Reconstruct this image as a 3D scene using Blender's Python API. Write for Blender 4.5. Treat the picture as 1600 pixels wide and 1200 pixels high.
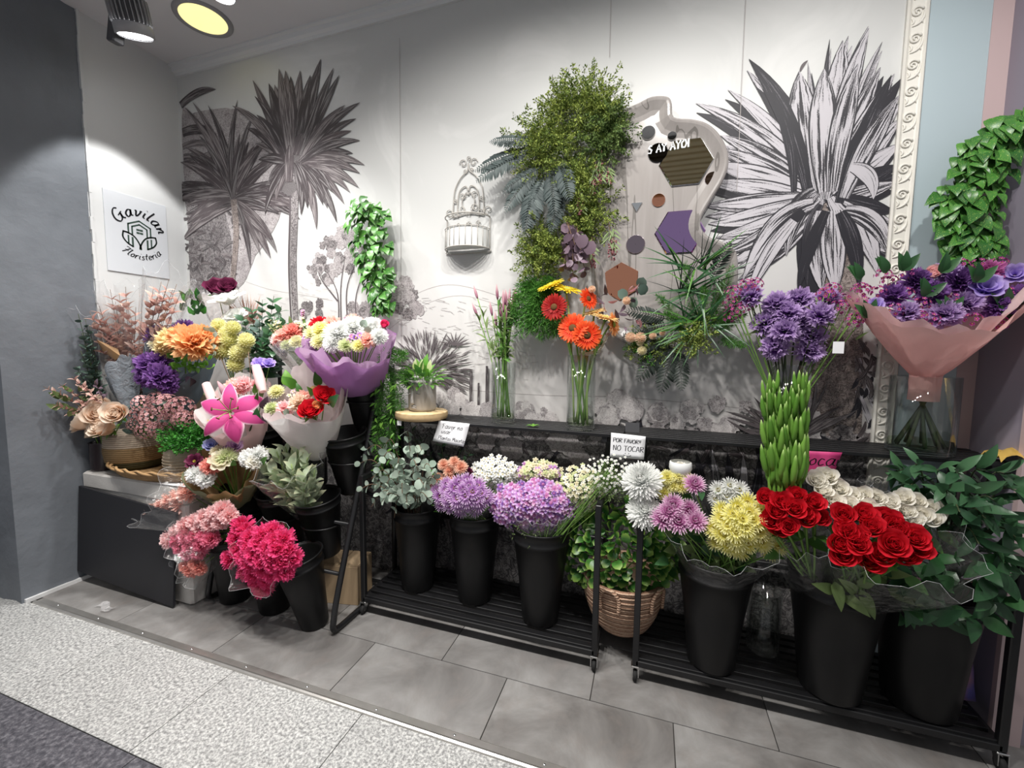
import bpy, math, random
import numpy as np
from mathutils import Vector, Matrix, Quaternion

for o in list(bpy.data.objects):
    bpy.data.objects.remove(o)
S = bpy.context.scene
COL = S.collection
rnd = random.Random(7)
nr = np.random.RandomState(11)
PI = math.pi

# ------------------------------------------------------------------ camera
EYE = Vector((0, 0, 1.3))
FPX = 658.36
YAW, PITCH, ROLL = math.radians(-18.2356), math.radians(4.8031), math.radians(0.6737)
_f = Vector((math.sin(YAW) * math.cos(PITCH), math.cos(YAW) * math.cos(PITCH), -math.sin(PITCH)))
_r = Vector((math.cos(YAW), -math.sin(YAW), 0))
_u = _r.cross(_f)
CR = _r * math.cos(ROLL) + _u * math.sin(ROLL)
CU = -_r * math.sin(ROLL) + _u * math.cos(ROLL)
CF = _f
cd = bpy.data.cameras.new('camera')
cam = bpy.data.objects.new('camera', cd)
COL.objects.link(cam)
cd.sensor_fit = 'HORIZONTAL'
cd.sensor_width = 36
cd.lens = FPX / 1600 * 36
cd.clip_start = 0.05
cam.matrix_world = Matrix(((CR.x, CU.x, -CF.x, EYE.x), (CR.y, CU.y, -CF.y, EYE.y), (CR.z, CU.z, -CF.z, EYE.z), (0, 0, 0, 1)))
S.camera = cam

# ------------------------------------------------------------------ light and exposure
S.view_settings.view_transform = 'Standard'
S.view_settings.look = 'None'
S.view_settings.gamma = 1
S.view_settings.use_curve_mapping = False
S.view_settings.exposure = 0.0
w = bpy.data.worlds.new('hall')
S.world = w
w.use_nodes = True
w.node_tree.nodes['Background'].inputs[0].default_value = (0.93, 0.95, 1.0, 1)
w.node_tree.nodes['Background'].inputs[1].default_value = 0.34


def spot(name, loc, aim, power, size=75, blend=0.35, col=(1, 0.97, 0.93), rad=0.04):
    l = bpy.data.lights.new(name, 'SPOT')
    l.energy = power
    l.spot_size = math.radians(size)
    l.spot_blend = blend
    l.color = col
    l.shadow_soft_size = rad
    o = bpy.data.objects.new(name, l)
    COL.objects.link(o)
    o.location = loc
    o.rotation_euler = (Vector(aim) - Vector(loc)).to_track_quat('-Z', 'Y').to_euler()
    return o


# ceiling spots of the shop: a row washing the display wall, a row over the walkway
for x_, p_, sz_ in ((-2.2, 42, 84), (-1.45, 62, 92), (-0.7, 72, 118), (0.05, 72, 122), (0.75, 64, 122)):
    spot('ceiling_spot', (x_, 0.70, 2.98), (x_, 1.98, 0.60), p_, sz_, 0.7)
for x_ in (-1.9, -1.1, -0.3):
    spot('ceiling_spot', (x_, 0.80, 2.98), (x_ + .05, 1.15, 0.0), 84, 108, 0.9)


# ------------------------------------------------------------------ helpers: where a thing stands
def _ray(x, y):
    return CF + CR * ((x - 800) / FPX) - CU * ((y - 600) / FPX)


def at(x, y, Y):
    """point of the display seen at picture position x, y, standing Y metres from the camera plane (never inside the left wall)"""
    d = _ray(x, y)
    p = EYE + d * (Y / d.y)
    if p.x < -2.875 and Y < 1.99:
        p = EYE + d * (-2.875 / d.x)
    return p


def atx(x, y, X):
    d = _ray(x, y)
    return EYE + d * (X / d.x)


def atz(x, y, z):
    d = _ray(x, y)
    return EYE + d * ((z - EYE.z) / d.z)


# ------------------------------------------------------------------ helpers: meshes
class MB:
    """collects verts / faces with per-vertex tint, along (0 base .. 1 tip) and uv"""
    def __init__(s):
        s.v = []; s.f = []; s.m = []; s.t = []; s.g = []; s.uv = []

    def add(s, verts, faces, mat=0, tint=0.0, g=None, uv=None):
        b = len(s.v)
        n = len(verts)
        s.v.extend([tuple(p) for p in verts])
        s.f.extend([tuple(i + b for i in fc) for fc in faces])
        s.m.extend([mat] * len(faces))
        s.t.extend([tint] * n)
        s.g.extend(g if g is not None else [0.0] * n)
        s.uv.extend(uv if uv is not None else [(0.0, 0.0)] * n)
        return s

    def box(s, c, d, mat=0, rot=None, tint=0.0, bev=0.0):
        x, y, z = d[0] / 2, d[1] / 2, d[2] / 2
        if bev <= 0:
            vs = [Vector((a * x, b * y, e * z)) for a in (-1, 1) for b in (-1, 1) for e in (-1, 1)]
            fs = [(0, 1, 3, 2), (4, 6, 7, 5), (0, 4, 5, 1), (2, 3, 7, 6), (0, 2, 6, 4), (1, 5, 7, 3)]
        else:
            # chamfered along vertical and top/bottom edges: stacked octagon rings
            k = min(bev, x * .9, y * .9, z * .9)
            def ring(zz, q):
                a, b = x - q, y - q
                return [Vector(p) for p in ((a - k, -b, zz), (a, -b + k, zz), (a, b - k, zz), (a - k, b, zz), (-a + k, b, zz), (-a, b - k, zz), (-a, -b + k, zz), (-a + k, -b, zz))]
            rs = [ring(-z, k * .7), ring(-z + k * .7, 0), ring(z - k * .7, 0), ring(z, k * .7)]
            vs = sum(rs, [])
            fs = [tuple(range(7, -1, -1)), tuple(range(24, 32))]
            for r in range(3):
                for i in range(8):
                    j = (i + 1) % 8
                    fs.append((r * 8 + i, r * 8 + j, r * 8 + 8 + j, r * 8 + 8 + i))
        if rot is not None:
            vs = [rot @ p for p in vs]
        c = Vector(c)
        return s.add([p + c for p in vs], fs, mat, tint)

    def tube(s, pts, rad, n=8, mat=0, tint=0.0, cap=True, closed=False):
        pts = [Vector(p) for p in pts]
        k = len(pts)
        rads = rad if isinstance(rad, (list, tuple)) else [rad] * k
        vs = []; g = []
        prev = None
        for i in range(k):
            if closed:
                t = pts[(i + 1) % k] - pts[i - 1]
            else:
                t = pts[min(i + 1, k - 1)] - pts[max(i - 1, 0)]
            if t.length < 1e-9:
                t = Vector((0, 0, 1))
            t.normalize()
            if prev is None:
                a = t.orthogonal().normalized()
            else:
                a = prev - t * prev.dot(t)
                if a.length < 1e-6:
                    a = t.orthogonal()
                a.normalize()
            prev = a
            b = t.cross(a)
            for j in range(n):
                th = 2 * PI * j / n
                vs.append(pts[i] + (a * math.cos(th) + b * math.sin(th)) * rads[i])
                g.append(i / max(1, k - 1))
        fs = []
        for i in range(k if closed else k - 1):
            q = (i + 1) % k
            for j in range(n):
                jj = (j + 1) % n
                fs.append((i * n + j, i * n + jj, q * n + jj, q * n + j))
        if cap and not closed:
            fs.append(tuple(range(n - 1, -1, -1)))
            fs.append(tuple(range((k - 1) * n, k * n)))
        return s.add(vs, fs, mat, tint, g)

    def lathe(s, prof, c=(0, 0, 0), n=32, mat=0, M=None, closed=False, tint=0.0):
        c = Vector(c)
        vs = []; fs = []; uv = []
        k = len(prof)
        for i, (r, z) in enumerate(prof):
            for j in range(n):
                th = 2 * PI * j / n
                p = Vector((r * math.cos(th), r * math.sin(th), z))
                if M is not None:
                    p = M @ p
                vs.append(p + c); uv.append((j / n, z))
        for i in range(k - 1 if not closed else k):
            q = (i + 1) % k
            for j in range(n):
                jj = (j + 1) % n
                fs.append((i * n + j, i * n + jj, q * n + jj, q * n + j))
        return s.add(vs, fs, mat, tint, None, uv)

    def mesh(s, name, mats, smooth=True):
        me = bpy.data.meshes.new(name)
        me.from_pydata(s.v, [], s.f)
        finish(me, mats, s.m, s.t, s.g, s.uv, smooth)
        return me


def finish(me, mats, mi=None, tint=None, g=None, uv=None, smooth=True):
    for m in (mats if isinstance(mats, (list, tuple)) else [mats]):
        me.materials.append(M_(m))
    if mi is not None and any(mi):
        me.polygons.foreach_set('material_index', np.array(mi, dtype=np.int32))
    if tint is not None and np.any(tint):
        a = me.attributes.new('tint', 'FLOAT', 'POINT')
        a.data.foreach_set('value', np.array(tint, dtype=np.float32))
    if g is not None and np.any(g):
        a = me.attributes.new('g', 'FLOAT', 'POINT')
        a.data.foreach_set('value', np.array(g, dtype=np.float32))
    if uv is not None and np.any(uv):
        l = me.uv_layers.new(name='UVMap')
        vi = np.zeros(len(me.loops), dtype=np.int32)
        me.loops.foreach_get('vertex_index', vi)
        l.data.foreach_set('uv', np.array(uv, dtype=np.float32)[vi].ravel())
    if smooth:
        me.polygons.foreach_set('use_smooth', np.ones(len(me.polygons), dtype=bool))
    me.update()


def scatter(name, mats, base, mats4, tints=None, smooth=False):
    """one joined mesh of many copies of base=(V,F[,G]); mats4 (N,4,4)"""
    V = np.array(base[0], dtype=np.float64)
    F = base[1]
    N = len(mats4)
    A = np.array(mats4, dtype=np.float64)
    P = np.einsum('nij,kj->nki', A[:, :3, :3], V) + A[:, None, :3, 3]
    k = len(V)
    sizes = np.array([len(f) for f in F])
    flat = np.concatenate([np.array(f) for f in F])
    loops = (flat[None, :] + (np.arange(N) * k)[:, None]).ravel().astype(np.int32)
    sz = np.tile(sizes, N)
    start = np.concatenate([[0], np.cumsum(sz)[:-1]]).astype(np.int32)
    me = bpy.data.meshes.new(name)
    me.vertices.add(N * k)
    me.vertices.foreach_set('co', P.ravel().astype(np.float32))
    me.loops.add(len(loops))
    me.loops.foreach_set('vertex_index', loops)
    me.polygons.add(len(sz))
    me.polygons.foreach_set('loop_start', start)
    me.update(calc_edges=True)
    me.validate()
    if tints is None:
        tints = nr.rand(N)
    g = np.tile(np.array(base[2]), N) if len(base) > 2 else None
    finish(me, mats, None, np.repeat(tints, k) + 1e-4, g, None, smooth)
    return me


def link(name, data, parent=None, M=None):
    o = bpy.data.objects.new(name, data)
    COL.objects.link(o)
    if parent is not None:
        o.parent = parent
        if M is not None:
            o.matrix_basis = Matrix.Translation(-root_of(parent)) @ M
        else:
            o.matrix_basis = Matrix.Translation(-root_of(parent))
    elif M is not None:
        o.matrix_basis = M
    return o


_loc = {}


def root_of(o):
    return _loc.get(o.name, Vector((0, 0, 0)))


def tag(o, label=None, cat=None, group=None, kind=None):
    if label: o['label'] = label
    if cat: o['category'] = cat
    if group: o['group'] = group
    if kind: o['kind'] = kind
    return o


def thing(name, label, cat, loc, group=None):
    """an Empty at the base of the thing; its parts are given in world coordinates"""
    o = bpy.data.objects.new(name, None)
    COL.objects.link(o)
    o.empty_display_size = 0.05
    o.location = Vector(loc)
    _loc[o.name] = Vector(loc)
    return tag(o, label, cat, group)


def part(name, mb, mats, parent, smooth=True, M=None, label=None):
    me = mb.mesh(name, mats, smooth) if isinstance(mb, MB) else mb
    o = link(name, me, parent, M)
    if label: o['label'] = label
    return o


def sub(name, mb, mats, parent_part, smooth=True):
    """a sub-part given in world coordinates under a part that has only a translation basis"""
    me = mb.mesh(name, mats, smooth) if isinstance(mb, MB) else mb
    o = bpy.data.objects.new(name, me)
    COL.objects.link(o)
    o.parent = parent_part
    return o


def struct(name, mb, mats, smooth=False, label=None):
    o = link(name, mb.mesh(name, mats, smooth))
    return tag(o, label, None, None, 'structure')


def solo(name, mb, mats, label, cat, group=None, smooth=True):
    """a top-level thing that is one mesh given in world coordinates, origin moved to its base"""
    v = np.array(mb.v)
    b = Vector(((v[:, 0].min() + v[:, 0].max()) / 2, (v[:, 1].min() + v[:, 1].max()) / 2, v[:, 2].min()))
    mb.v = [tuple(Vector(p) - b) for p in mb.v]
    o = link(name, mb.mesh(name, mats, smooth))
    o.location = b
    return tag(o, label, cat, group)


def frame(z, loc, scale=1.0, spin=0.0):
    """matrix whose +Z looks along z"""
    q = Vector(z).normalized().to_track_quat('Z', 'Y')
    M = q.to_matrix().to_4x4() @ Matrix.Rotation(spin, 4, 'Z')
    sc = Matrix.Diagonal((scale, scale, scale, 1)) if not isinstance(scale, (tuple, list)) else Matrix.Diagonal((*scale, 1))
    return Matrix.Translation(Vector(loc)) @ M @ sc


def frame_yz(y, z, loc, scale=1.0):
    """matrix with +Y along y and +Z close to z"""
    y = Vector(y).normalized()
    z = Vector(z)
    x = y.cross(z)
    if x.length < 1e-5:
        x = y.orthogonal()
    x.normalize()
    z = x.cross(y)
    sx, sy, sz = (scale,) * 3 if not isinstance(scale, (tuple, list)) else scale
    return Matrix(((x.x * sx, y.x * sy, z.x * sz, loc[0]), (x.y * sx, y.y * sy, z.y * sz, loc[1]), (x.z * sx, y.z * sy, z.z * sz, loc[2]), (0, 0, 0, 1)))


def bez(p0, p1, p2, n=8):
    p0, p1, p2 = Vector(p0), Vector(p1), Vector(p2)
    return [p0 * (1 - t) ** 2 + p1 * 2 * t * (1 - t) + p2 * t * t for t in [i / (n - 1) for i in range(n)]]


def catmull(P, n=8, closed=False):
    P = [Vector(p) for p in P]
    out = []
    k = len(P)
    rng = range(k if closed else k - 1)
    for i in rng:
        a = P[i - 1] if (closed or i > 0) else P[i] * 2 - P[i + 1]
        b = P[i]; c = P[(i + 1) % k]
        d = P[(i + 2) % k] if (closed or i + 2 < k) else c * 2 - b
        for j in range(n):
            t = j / n
            out.append(0.5 * ((2 * b) + (c - a) * t + (2 * a - 5 * b + 4 * c - d) * t * t + (3 * b - a - 3 * c + d) * t ** 3))
    if not closed:
        out.append(P[-1])
    return out


def rv(s=1.0):
    return Vector((rnd.uniform(-s, s), rnd.uniform(-s, s), rnd.uniform(-s, s)))


# ------------------------------------------------------------------ helpers: materials
_mats = {}


def M_(m):
    return _mats[m] if isinstance(m, str) else m


class NT:
    def __init__(s, name):
        s.m = bpy.data.materials.new(name)
        s.m.use_nodes = True
        s.t = s.m.node_tree
        s.n = s.t.nodes
        s.b = s.n['Principled BSDF']
        s.out = s.n['Material Output']
        _mats[name] = s.m

    def node(s, typ, **kw):
        nd = s.n.new(typ)
        for k, v in kw.items():
            setattr(nd, k, v)
        return nd

    def l(s, a, b):
        s.t.links.new(a, b)
        return s

    def noise(s, scale, detail=3, rough=0.5, vec=None, dist=0.0):
        nd = s.node('ShaderNodeTexNoise')
        nd.inputs['Scale'].default_value = scale
        nd.inputs['Detail'].default_value = detail
        nd.inputs['Roughness'].default_value = rough
        nd.inputs['Distortion'].default_value = dist
        if vec is None:
            vec = s.obj()
        s.l(vec, nd.inputs['Vector'])
        return nd.outputs['Fac']

    def obj(s):
        if not hasattr(s, '_tc'):
            s._tc = s.node('ShaderNodeTexCoord')
        return s._tc.outputs['Object']

    def uv(s):
        s.obj()
        return s._tc.outputs['UV']

    def attr(s, name):
        a = s.node('ShaderNodeAttribute', attribute_name=name)
        return a.outputs['Fac']

    def rand(s):
        return s.node('ShaderNodeObjectInfo').outputs['Random']

    def math(s, op, a, b=None, clamp=False):
        nd = s.node('ShaderNodeMath', operation=op, use_clamp=clamp)
        for i, q in enumerate((a, b)):
            if q is None: continue
            if isinstance(q, (int, float)): nd.inputs[i].default_value = q
            else: s.l(q, nd.inputs[i])
        return nd.outputs[0]

    def ramp(s, fac, stops, interp='LINEAR'):
        nd = s.node('ShaderNodeValToRGB')
        nd.color_ramp.interpolation = interp
        e = nd.color_ramp.elements
        while len(e) < len(stops): e.new(0.5)
        for i, (p, c) in enumerate(stops):
            e[i].position = p
            e[i].color = (*c, 1) if len(c) == 3 else c
        s.l(fac, nd.inputs[0])
        return nd.outputs[0]

    def mix(s, fac, a, b, blend='MIX'):
        nd = s.node('ShaderNodeMix', data_type='RGBA', blend_type=blend)
        for i, q in ((0, fac), (6, a), (7, b)):
            if isinstance(q, (int, float)): nd.inputs[i].default_value = q
            elif isinstance(q, (tuple, list)): nd.inputs[i].default_value = (*q, 1) if len(q) == 3 else q
            else: s.l(q, nd.inputs[i])
        return nd.outputs[2]

    def bump(s, h, strength=0.3, dist=0.01):
        nd = s.node('ShaderNodeBump')
        nd.inputs['Strength'].default_value = strength
        nd.inputs['Distance'].default_value = dist
        s.l(h, nd.inputs['Height'])
        s.l(nd.outputs[0], s.b.inputs['Normal'])
        return s

    def set(s, col=None, rough=None, metal=None, spec=None, alpha=None):
        for k, q in (('Base Color', col), ('Roughness', rough), ('Metallic', metal), ('Specular IOR Level', spec), ('Alpha', alpha)):
            if q is None: continue
            if isinstance(q, (int, float)): s.b.inputs[k].default_value = q
            elif isinstance(q, (tuple, list)): s.b.inputs[k].default_value = (*q, 1) if len(q) == 3 else q
            else: s.l(q, s.b.inputs[k])
        return s


def plain(name, col, rough=0.6, spec=0.3, metal=0.0, nscale=None, namt=0.15, bump=0.0, bscale=60):
    t = NT(name)
    c = col
    if nscale:
        f = t.noise(nscale, 4)
        lo = tuple(max(0, x * (1 - namt)) for x in col); hi = tuple(min(1, x * (1 + namt)) for x in col)
        c = t.mix(f, lo, hi)
    t.set(c, rough, metal, spec)
    if bump:
        t.bump(t.noise(bscale, 4), bump, 0.004)
    return name


def leafmat(name, c1, c2, tip=None, rough=0.5, spec=0.35, tipstart=0.5, thin=0.25, vein=False):
    """two-tone plant tissue: hue by object / piece, tip colour along the piece, some light passing through"""
    t = NT(name)
    f = t.math('FRACT', t.math('ADD', t.attr('tint'), t.rand()))
    c = t.mix(f, c1, c2)
    if tip is not None:
        gg = t.math('MULTIPLY', t.math('SUBTRACT', t.attr('g'), tipstart), 1 / max(0.01, 1 - tipstart), True)
        c = t.mix(gg, c, tip)
    t.set(c, rough, 0, spec)
    if thin > 0:
        tr = t.node('ShaderNodeBsdfTranslucent')
        t.l(c if not isinstance(c, tuple) else c, tr.inputs[0])
        mx = t.node('ShaderNodeMixShader')
        mx.inputs[0].default_value = thin
        t.l(t.b.outputs[0], mx.inputs[1]); t.l(tr.outputs[0], mx.inputs[2])
        t.l(mx.outputs[0], t.out.inputs[0])
    return name


def filmmat(name, col=(0.95, 0.97, 1), clear=0.85, rough=0.12, bscale=25, bstr=0.6):
    """clear wrapping film: mostly see-through with glossy creases"""
    t = NT(name)
    tr = t.node('ShaderNodeBsdfTransparent'); tr.inputs[0].default_value = (*col, 1)
    gl = t.node('ShaderNodeBsdfGlossy'); gl.inputs['Roughness'].default_value = rough
    gl.inputs[0].default_value = (1, 1, 1, 1)
    df = t.node('ShaderNodeBsdfDiffuse'); df.inputs[0].default_value = (*col, 1)
    b = t.node('ShaderNodeBump'); b.inputs['Strength'].default_value = bstr; b.inputs['Distance'].default_value = 0.02
    t.l(t.noise(bscale, 3, 0.6, None, 0.8), b.inputs['Height'])
    t.l(b.outputs[0], gl.inputs['Normal']); t.l(b.outputs[0], df.inputs['Normal'])
    fr = t.node('ShaderNodeLayerWeight'); fr.inputs[0].default_value = 0.5
    t.l(b.outputs[0], fr.inputs['Normal'])
    m1 = t.node('ShaderNodeMixShader'); t.l(t.math('ADD', t.math('MULTIPLY', t.math('POWER', fr.outputs['Facing'], 3.0), 0.50), 0.035, True), m1.inputs[0])
    m2 = t.node('ShaderNodeMixShader'); m2.inputs[0].default_value = clear
    t.l(df.outputs[0], m2.inputs[1]); t.l(tr.outputs[0], m2.inputs[2])
    t.l(m2.outputs[0], m1.inputs[1]); t.l(gl.outputs[0], m1.inputs[2])
    t.l(m1.outputs[0], t.out.inputs[0])
    t.n.remove(t.b)
    return name


def glassmat(name, col=(0.96, 0.98, 0.97)):
    t = NT(name)
    tr = t.node('ShaderNodeBsdfTransparent'); tr.inputs[0].default_value = (*col, 1)
    gl = t.node('ShaderNodeBsdfGlossy'); gl.inputs['Roughness'].default_value = 0.03
    fr = t.node('ShaderNodeLayerWeight'); fr.inputs[0].default_value = 0.5
    m1 = t.node('ShaderNodeMixShader'); t.l(t.math('ADD', t.math('MULTIPLY', t.math('POWER', fr.outputs['Facing'], 2.5), 0.75), 0.05, True), m1.inputs[0])
    t.l(tr.outputs[0], m1.inputs[1]); t.l(gl.outputs[0], m1.inputs[2])
    t.l(m1.outputs[0], t.out.inputs[0])
    t.n.remove(t.b)
    return name


def papermat(name, col, thin=0.35, rough=0.6, bscale=18, bstr=0.35):
    t = NT(name)
    t.set(col, rough, 0, 0.3)
    t.bump(t.noise(bscale, 3, 0.5, None, 0.5), bstr, 0.01)
    tr = t.node('ShaderNodeBsdfTranslucent'); tr.inputs[0].default_value = (*col, 1)
    mx = t.node('ShaderNodeMixShader'); mx.inputs[0].default_value = thin
    t.l(t.b.outputs[0], mx.inputs[1]); t.l(tr.outputs[0], mx.inputs[2]); t.l(mx.outputs[0], t.out.inputs[0])
    return name
# ================================================================== the room
W = 2.02          # display wall
XL, XR = -2.94, 1.14
CZ = 3.05

# --- materials of the shell
t = NT('wall_paint')
n = t.noise(1.3, 3); n2 = t.noise(9, 4)
t.set(t.mix(n, (0.58, 0.59, 0.595), (0.66, 0.665, 0.66)), 0.55, 0, 0.3)
t.bump(n2, 0.12, 0.01)
t = NT('mural_paper')
sx = t.node('ShaderNodeSeparateXYZ'); t.l(t.obj(), sx.inputs[0])
hz = t.math('MULTIPLY', t.math('SUBTRACT', sx.outputs[2], 0.7), 1 / 1.3, True)
cl = t.noise(1.6, 5, 0.6, None, 1.2)
up = t.mix(t.math('MULTIPLY', t.math('SUBTRACT', cl, 0.52), 5, True), (0.56, 0.565, 0.555), (0.66, 0.66, 0.65))
lowc = t.mix(t.noise(4, 5, 0.65), (0.52, 0.485, 0.475), (0.64, 0.615, 0.60))
t.set(t.mix(hz, lowc, up), 0.42, 0, 0.35)
t.bump(t.noise(30, 3), 0.04, 0.004)
plain('ceiling_paint', (0.64, 0.64, 0.66), 0.7, 0.2, 0, 3, 0.06)
plain('cornice_paint', (0.62, 0.63, 0.64), 0.5, 0.3)
t = NT('pillar_paint')
t.set(t.mix(t.noise(2.2, 5, 0.6), (0.12, 0.133, 0.152), (0.19, 0.206, 0.228)), 0.5, 0, 0.4)
t.bump(t.noise(7, 5, 0.6), 0.35, 0.02)
t = NT('teal_paint')
t.set(t.mix(t.noise(1.5, 4), (0.36, 0.44, 0.48), (0.46, 0.55, 0.58)), 0.4, 0, 0.4)
plain('lilac_paint', (0.30, 0.27, 0.33), 0.45, 0.4, 0, 2, 0.12)
plain('pink_paint', (0.52, 0.40, 0.40), 0.5, 0.3, 0, 3, 0.06)
plain('frame_cream', (0.74, 0.72, 0.66), 0.45, 0.4, 0, 12, 0.06)
plain('white_trim', (0.7, 0.7, 0.7), 0.4, 0.4)
t = NT('tile_stone')
a = t.noise(3.2, 6, 0.62, None, 0.6)
c = t.ramp(a, [(0.32, (0.10, 0.092, 0.087)), (0.5, (0.18, 0.172, 0.165)), (0.66, (0.265, 0.258, 0.25))])
c = t.mix(t.math('MULTIPLY', t.math('SUBTRACT', t.noise(9, 5, 0.7), 0.5), 2.2, True), c, (0.19, 0.165, 0.15))
c = t.mix(t.math('MULTIPLY', t.rand(), 0.18), c, (0.3, 0.3, 0.3))
t.set(c, t.ramp(t.noise(6, 4), [(0.3, (0.38,) * 3), (0.7, (0.6,) * 3)]), 0, 0.4)
t.bump(t.noise(40, 4), 0.06, 0.004)
t = NT('granite')
vo = t.node('ShaderNodeTexVoronoi'); vo.inputs['Scale'].default_value = 105
t.l(t.obj(), vo.inputs['Vector'])
sp = t.math('MULTIPLY', t.noise(100, 3, 0.75), 1.0)
g1 = t.ramp(sp, [(0.40, (0.10, 0.10, 0.10)), (0.47, (0.24, 0.24, 0.24)), (0.53, (0.42, 0.42, 0.41)), (0.62, (0.62, 0.62, 0.60))])
c = t.mix(0.35, g1, t.mix(vo.outputs['Distance'], (0.68, 0.68, 0.66), (0.2, 0.2, 0.2)))
c = t.mix(t.math('MULTIPLY', t.math('SUBTRACT', t.noise(3, 4, 0.6), 0.5), 1.2, True), c, (0.24, 0.24, 0.235))
t.set(c, 0.5, 0, 0.35)
t = NT('dark_slab')
t.set(t.ramp(t.noise(60, 4, 0.75), [(0.35, (0.035, 0.034, 0.042)), (0.5, (0.075, 0.073, 0.085)), (0.68, (0.17, 0.165, 0.18))]), 0.5, 0, 0.4)
plain('grout', (0.085, 0.08, 0.075), 0.9, 0.1)
plain('strip_metal', (0.55, 0.53, 0.5), 0.32, 0.5, 0.85, 14, 0.25)
plain('screw_metal', (0.75, 0.75, 0.75), 0.25, 0.5, 1.0)

# --- shell
mb = MB(); mb.box(((XL + XR) / 2, W + 0.06, CZ / 2), (XR - XL + 0.4, 0.12, CZ))
wall_back = struct('wall_back', mb, 'mural_paper')
mb = MB(); mb.box((XL - 0.06, (1.52 + W) / 2, CZ / 2), (0.12, W - 1.52, CZ))
wall_left = struct('wall_left', mb, 'wall_paint')
# grey pillar: lumpy plaster, real relief
mb = MB()
def pillar_face(p0, p1, nu, nz, nrm):
    vs = []; fs = []
    for i in range(nz + 1):
        for j in range(nu + 1):
            q = Vector(p0).lerp(Vector(p1), j / nu); q.z = CZ * i / nz
            edge = 0 if j in (0, nu) else 1
            q += Vector(nrm) * edge * (0.006 * math.sin(i * 1.3 + j * 2.1) + rnd.uniform(-0.004, 0.004))
            vs.append(q)
    for i in range(nz):
        for j in range(nu):
            a = i * (nu + 1) + j
            fs.append((a, a + 1, a + nu + 2, a + nu + 1))
    mb.add(vs, fs)
pillar_face((XL, 1.14, 0), (XL, 1.535, 0), 8, 40, (1, 0, 0))
pillar_face((XL - 0.9, 1.14, 0), (XL, 1.14, 0), 12, 40, (0, -1, 0))
mb.box((XL - 0.47, 1.35, CZ / 2), (0.92, 0.36, CZ))
wall_pillar = struct('wall_pillar', mb, 'pillar_paint', True, 'rough grey plastered pillar at the left')
# ragged white edge strip where the wallboard meets the pillar
mb = MB()
for i in range(46):
    z = CZ * (i + .5) / 46
    mb.box((XL + 0.004, 1.527 + rnd.uniform(-.003, .003), z), (0.012 + rnd.uniform(0, .006), 0.012, CZ / 46 + .002))
struct('trim_1', mb, 'wall_paint')
mb = MB(); mb.box((XR + 0.06, (1.775 + W + .12) / 2, CZ / 2), (0.12, W + .12 - 1.775, CZ))
wall_right = struct('wall_right', mb, 'lilac_paint')
mb = MB(); mb.box((XR + 0.03, 1.768, CZ / 2), (0.075, 0.02, CZ))
struct('trim_2', mb, 'pink_paint')
mb = MB(); mb.box((-0.9, 0.7, CZ + 0.04), (4.4, 3.0, 0.08))
ceiling = struct('ceiling', mb, 'ceiling_paint')
# wooden slats of the shop ceiling behind the camera, seen in the mirrors
plain('slat_wood', (0.55, 0.44, 0.24), 0.6, 0.3, 0, 8, 0.15); plain('slat_gap', (0.03, 0.028, 0.026), 0.8, 0.1)
mb = MB(); mb.box((0.35, -0.55, CZ - .012), (1.9, 1.3, .02)); cs_ = struct('ceiling_slats', mb, 'slat_gap')
for i in range(11):
    mb = MB(); mb.box((0.35, -1.13 + i * .116, CZ - .04), (1.86, .07, .035)); link('slat', mb.mesh('slat', 'slat_wood', False), cs_)
# hall behind the doorway at the right
mb = MB(); mb.box((3.4, 3.2, CZ / 2), (4.2, 0.1, CZ)); mb.box((5.4, 1.4, CZ / 2), (.1, 4.0, CZ))
struct('wall_far', mb, 'white_trim')
# teal wall section and pink end strip right of the carved frame
mb = MB(); mb.box(((0.915 + 1.085) / 2, W - 0.004, CZ / 2), (1.085 - 0.90, 0.008, CZ))
struct('trim_3', mb, 'teal_paint')
mb = MB(); mb.box(((1.083 + XR) / 2, W - 0.005, CZ / 2), (XR - 1.083, 0.010, CZ))
struct('trim_4', mb, 'pink_paint')
# cornice
prof = [(0, 0), (0, -.055), (-.012, -.055), (-.016, -.04), (-.03, -.032), (-.034, -.012), (-.05, -.008), (-.05, 0)]
mb = MB(); vs = []
for x in (XL, XR):
    vs += [(x, W + a, CZ + b) for a, b in prof]
k = len(prof)
mb.add(vs, [(i, i + 1, k + i + 1, k + i) for i in range(k - 1)])
struct('trim_5', mb, 'cornice_paint')

# --- floor
mb = MB(); mb.box((0.6, 0.9, -0.03), (9.4, 5.0, 0.044)); floor = struct('floor', mb, 'grout')
def tile(name, x0, x1, y0, y1, mat, z=0.0, h=0.008):
    mb = MB(); mb.box((0, 0, -h / 2), (x1 - x0, y1 - y0, h), 0, None, 0, 0.0012)
    o = link(name, mb.mesh(name, mat, False), floor)
    o.location = ((x0 + x1) / 2, (y0 + y1) / 2, z)
    return o
G = 0.0016
rows = [(1.205, 1.485, -0.495), (1.485, 1.80, -0.785), (1.80, 2.02, -0.495)]
for y0, y1, xo in rows:
    k0 = math.floor((XL - xo) / 0.615)
    for k in range(k0, 10):
        a = max(XL, xo + k * 0.615); b = min(2.6, xo + (k + 1) * 0.615)
        if b - a > 0.02: tile('tile', a + G, b - G, y0 + G, y1 - G, 'tile_stone')
for k in range(-3, 6):
    x0 = -2.153 + k * 0.612
    tile('granite_slab', x0 + G, x0 + .612 - G, 0.80 + G, 1.163 - G, 'granite')
for k in range(-3, 6):
    tile('dark_slab', -2.4 + k * 0.9 + G, -2.4 + (k + 1) * .9 - G, -0.2, 0.80 - G, 'dark_slab')
for k in range(-3, 6):
    tile('dark_slab', -2.4 + k * 0.9 + G, -2.4 + (k + 1) * .9 - G, -1.4, -0.2 - G * 2, 'dark_slab')
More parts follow.
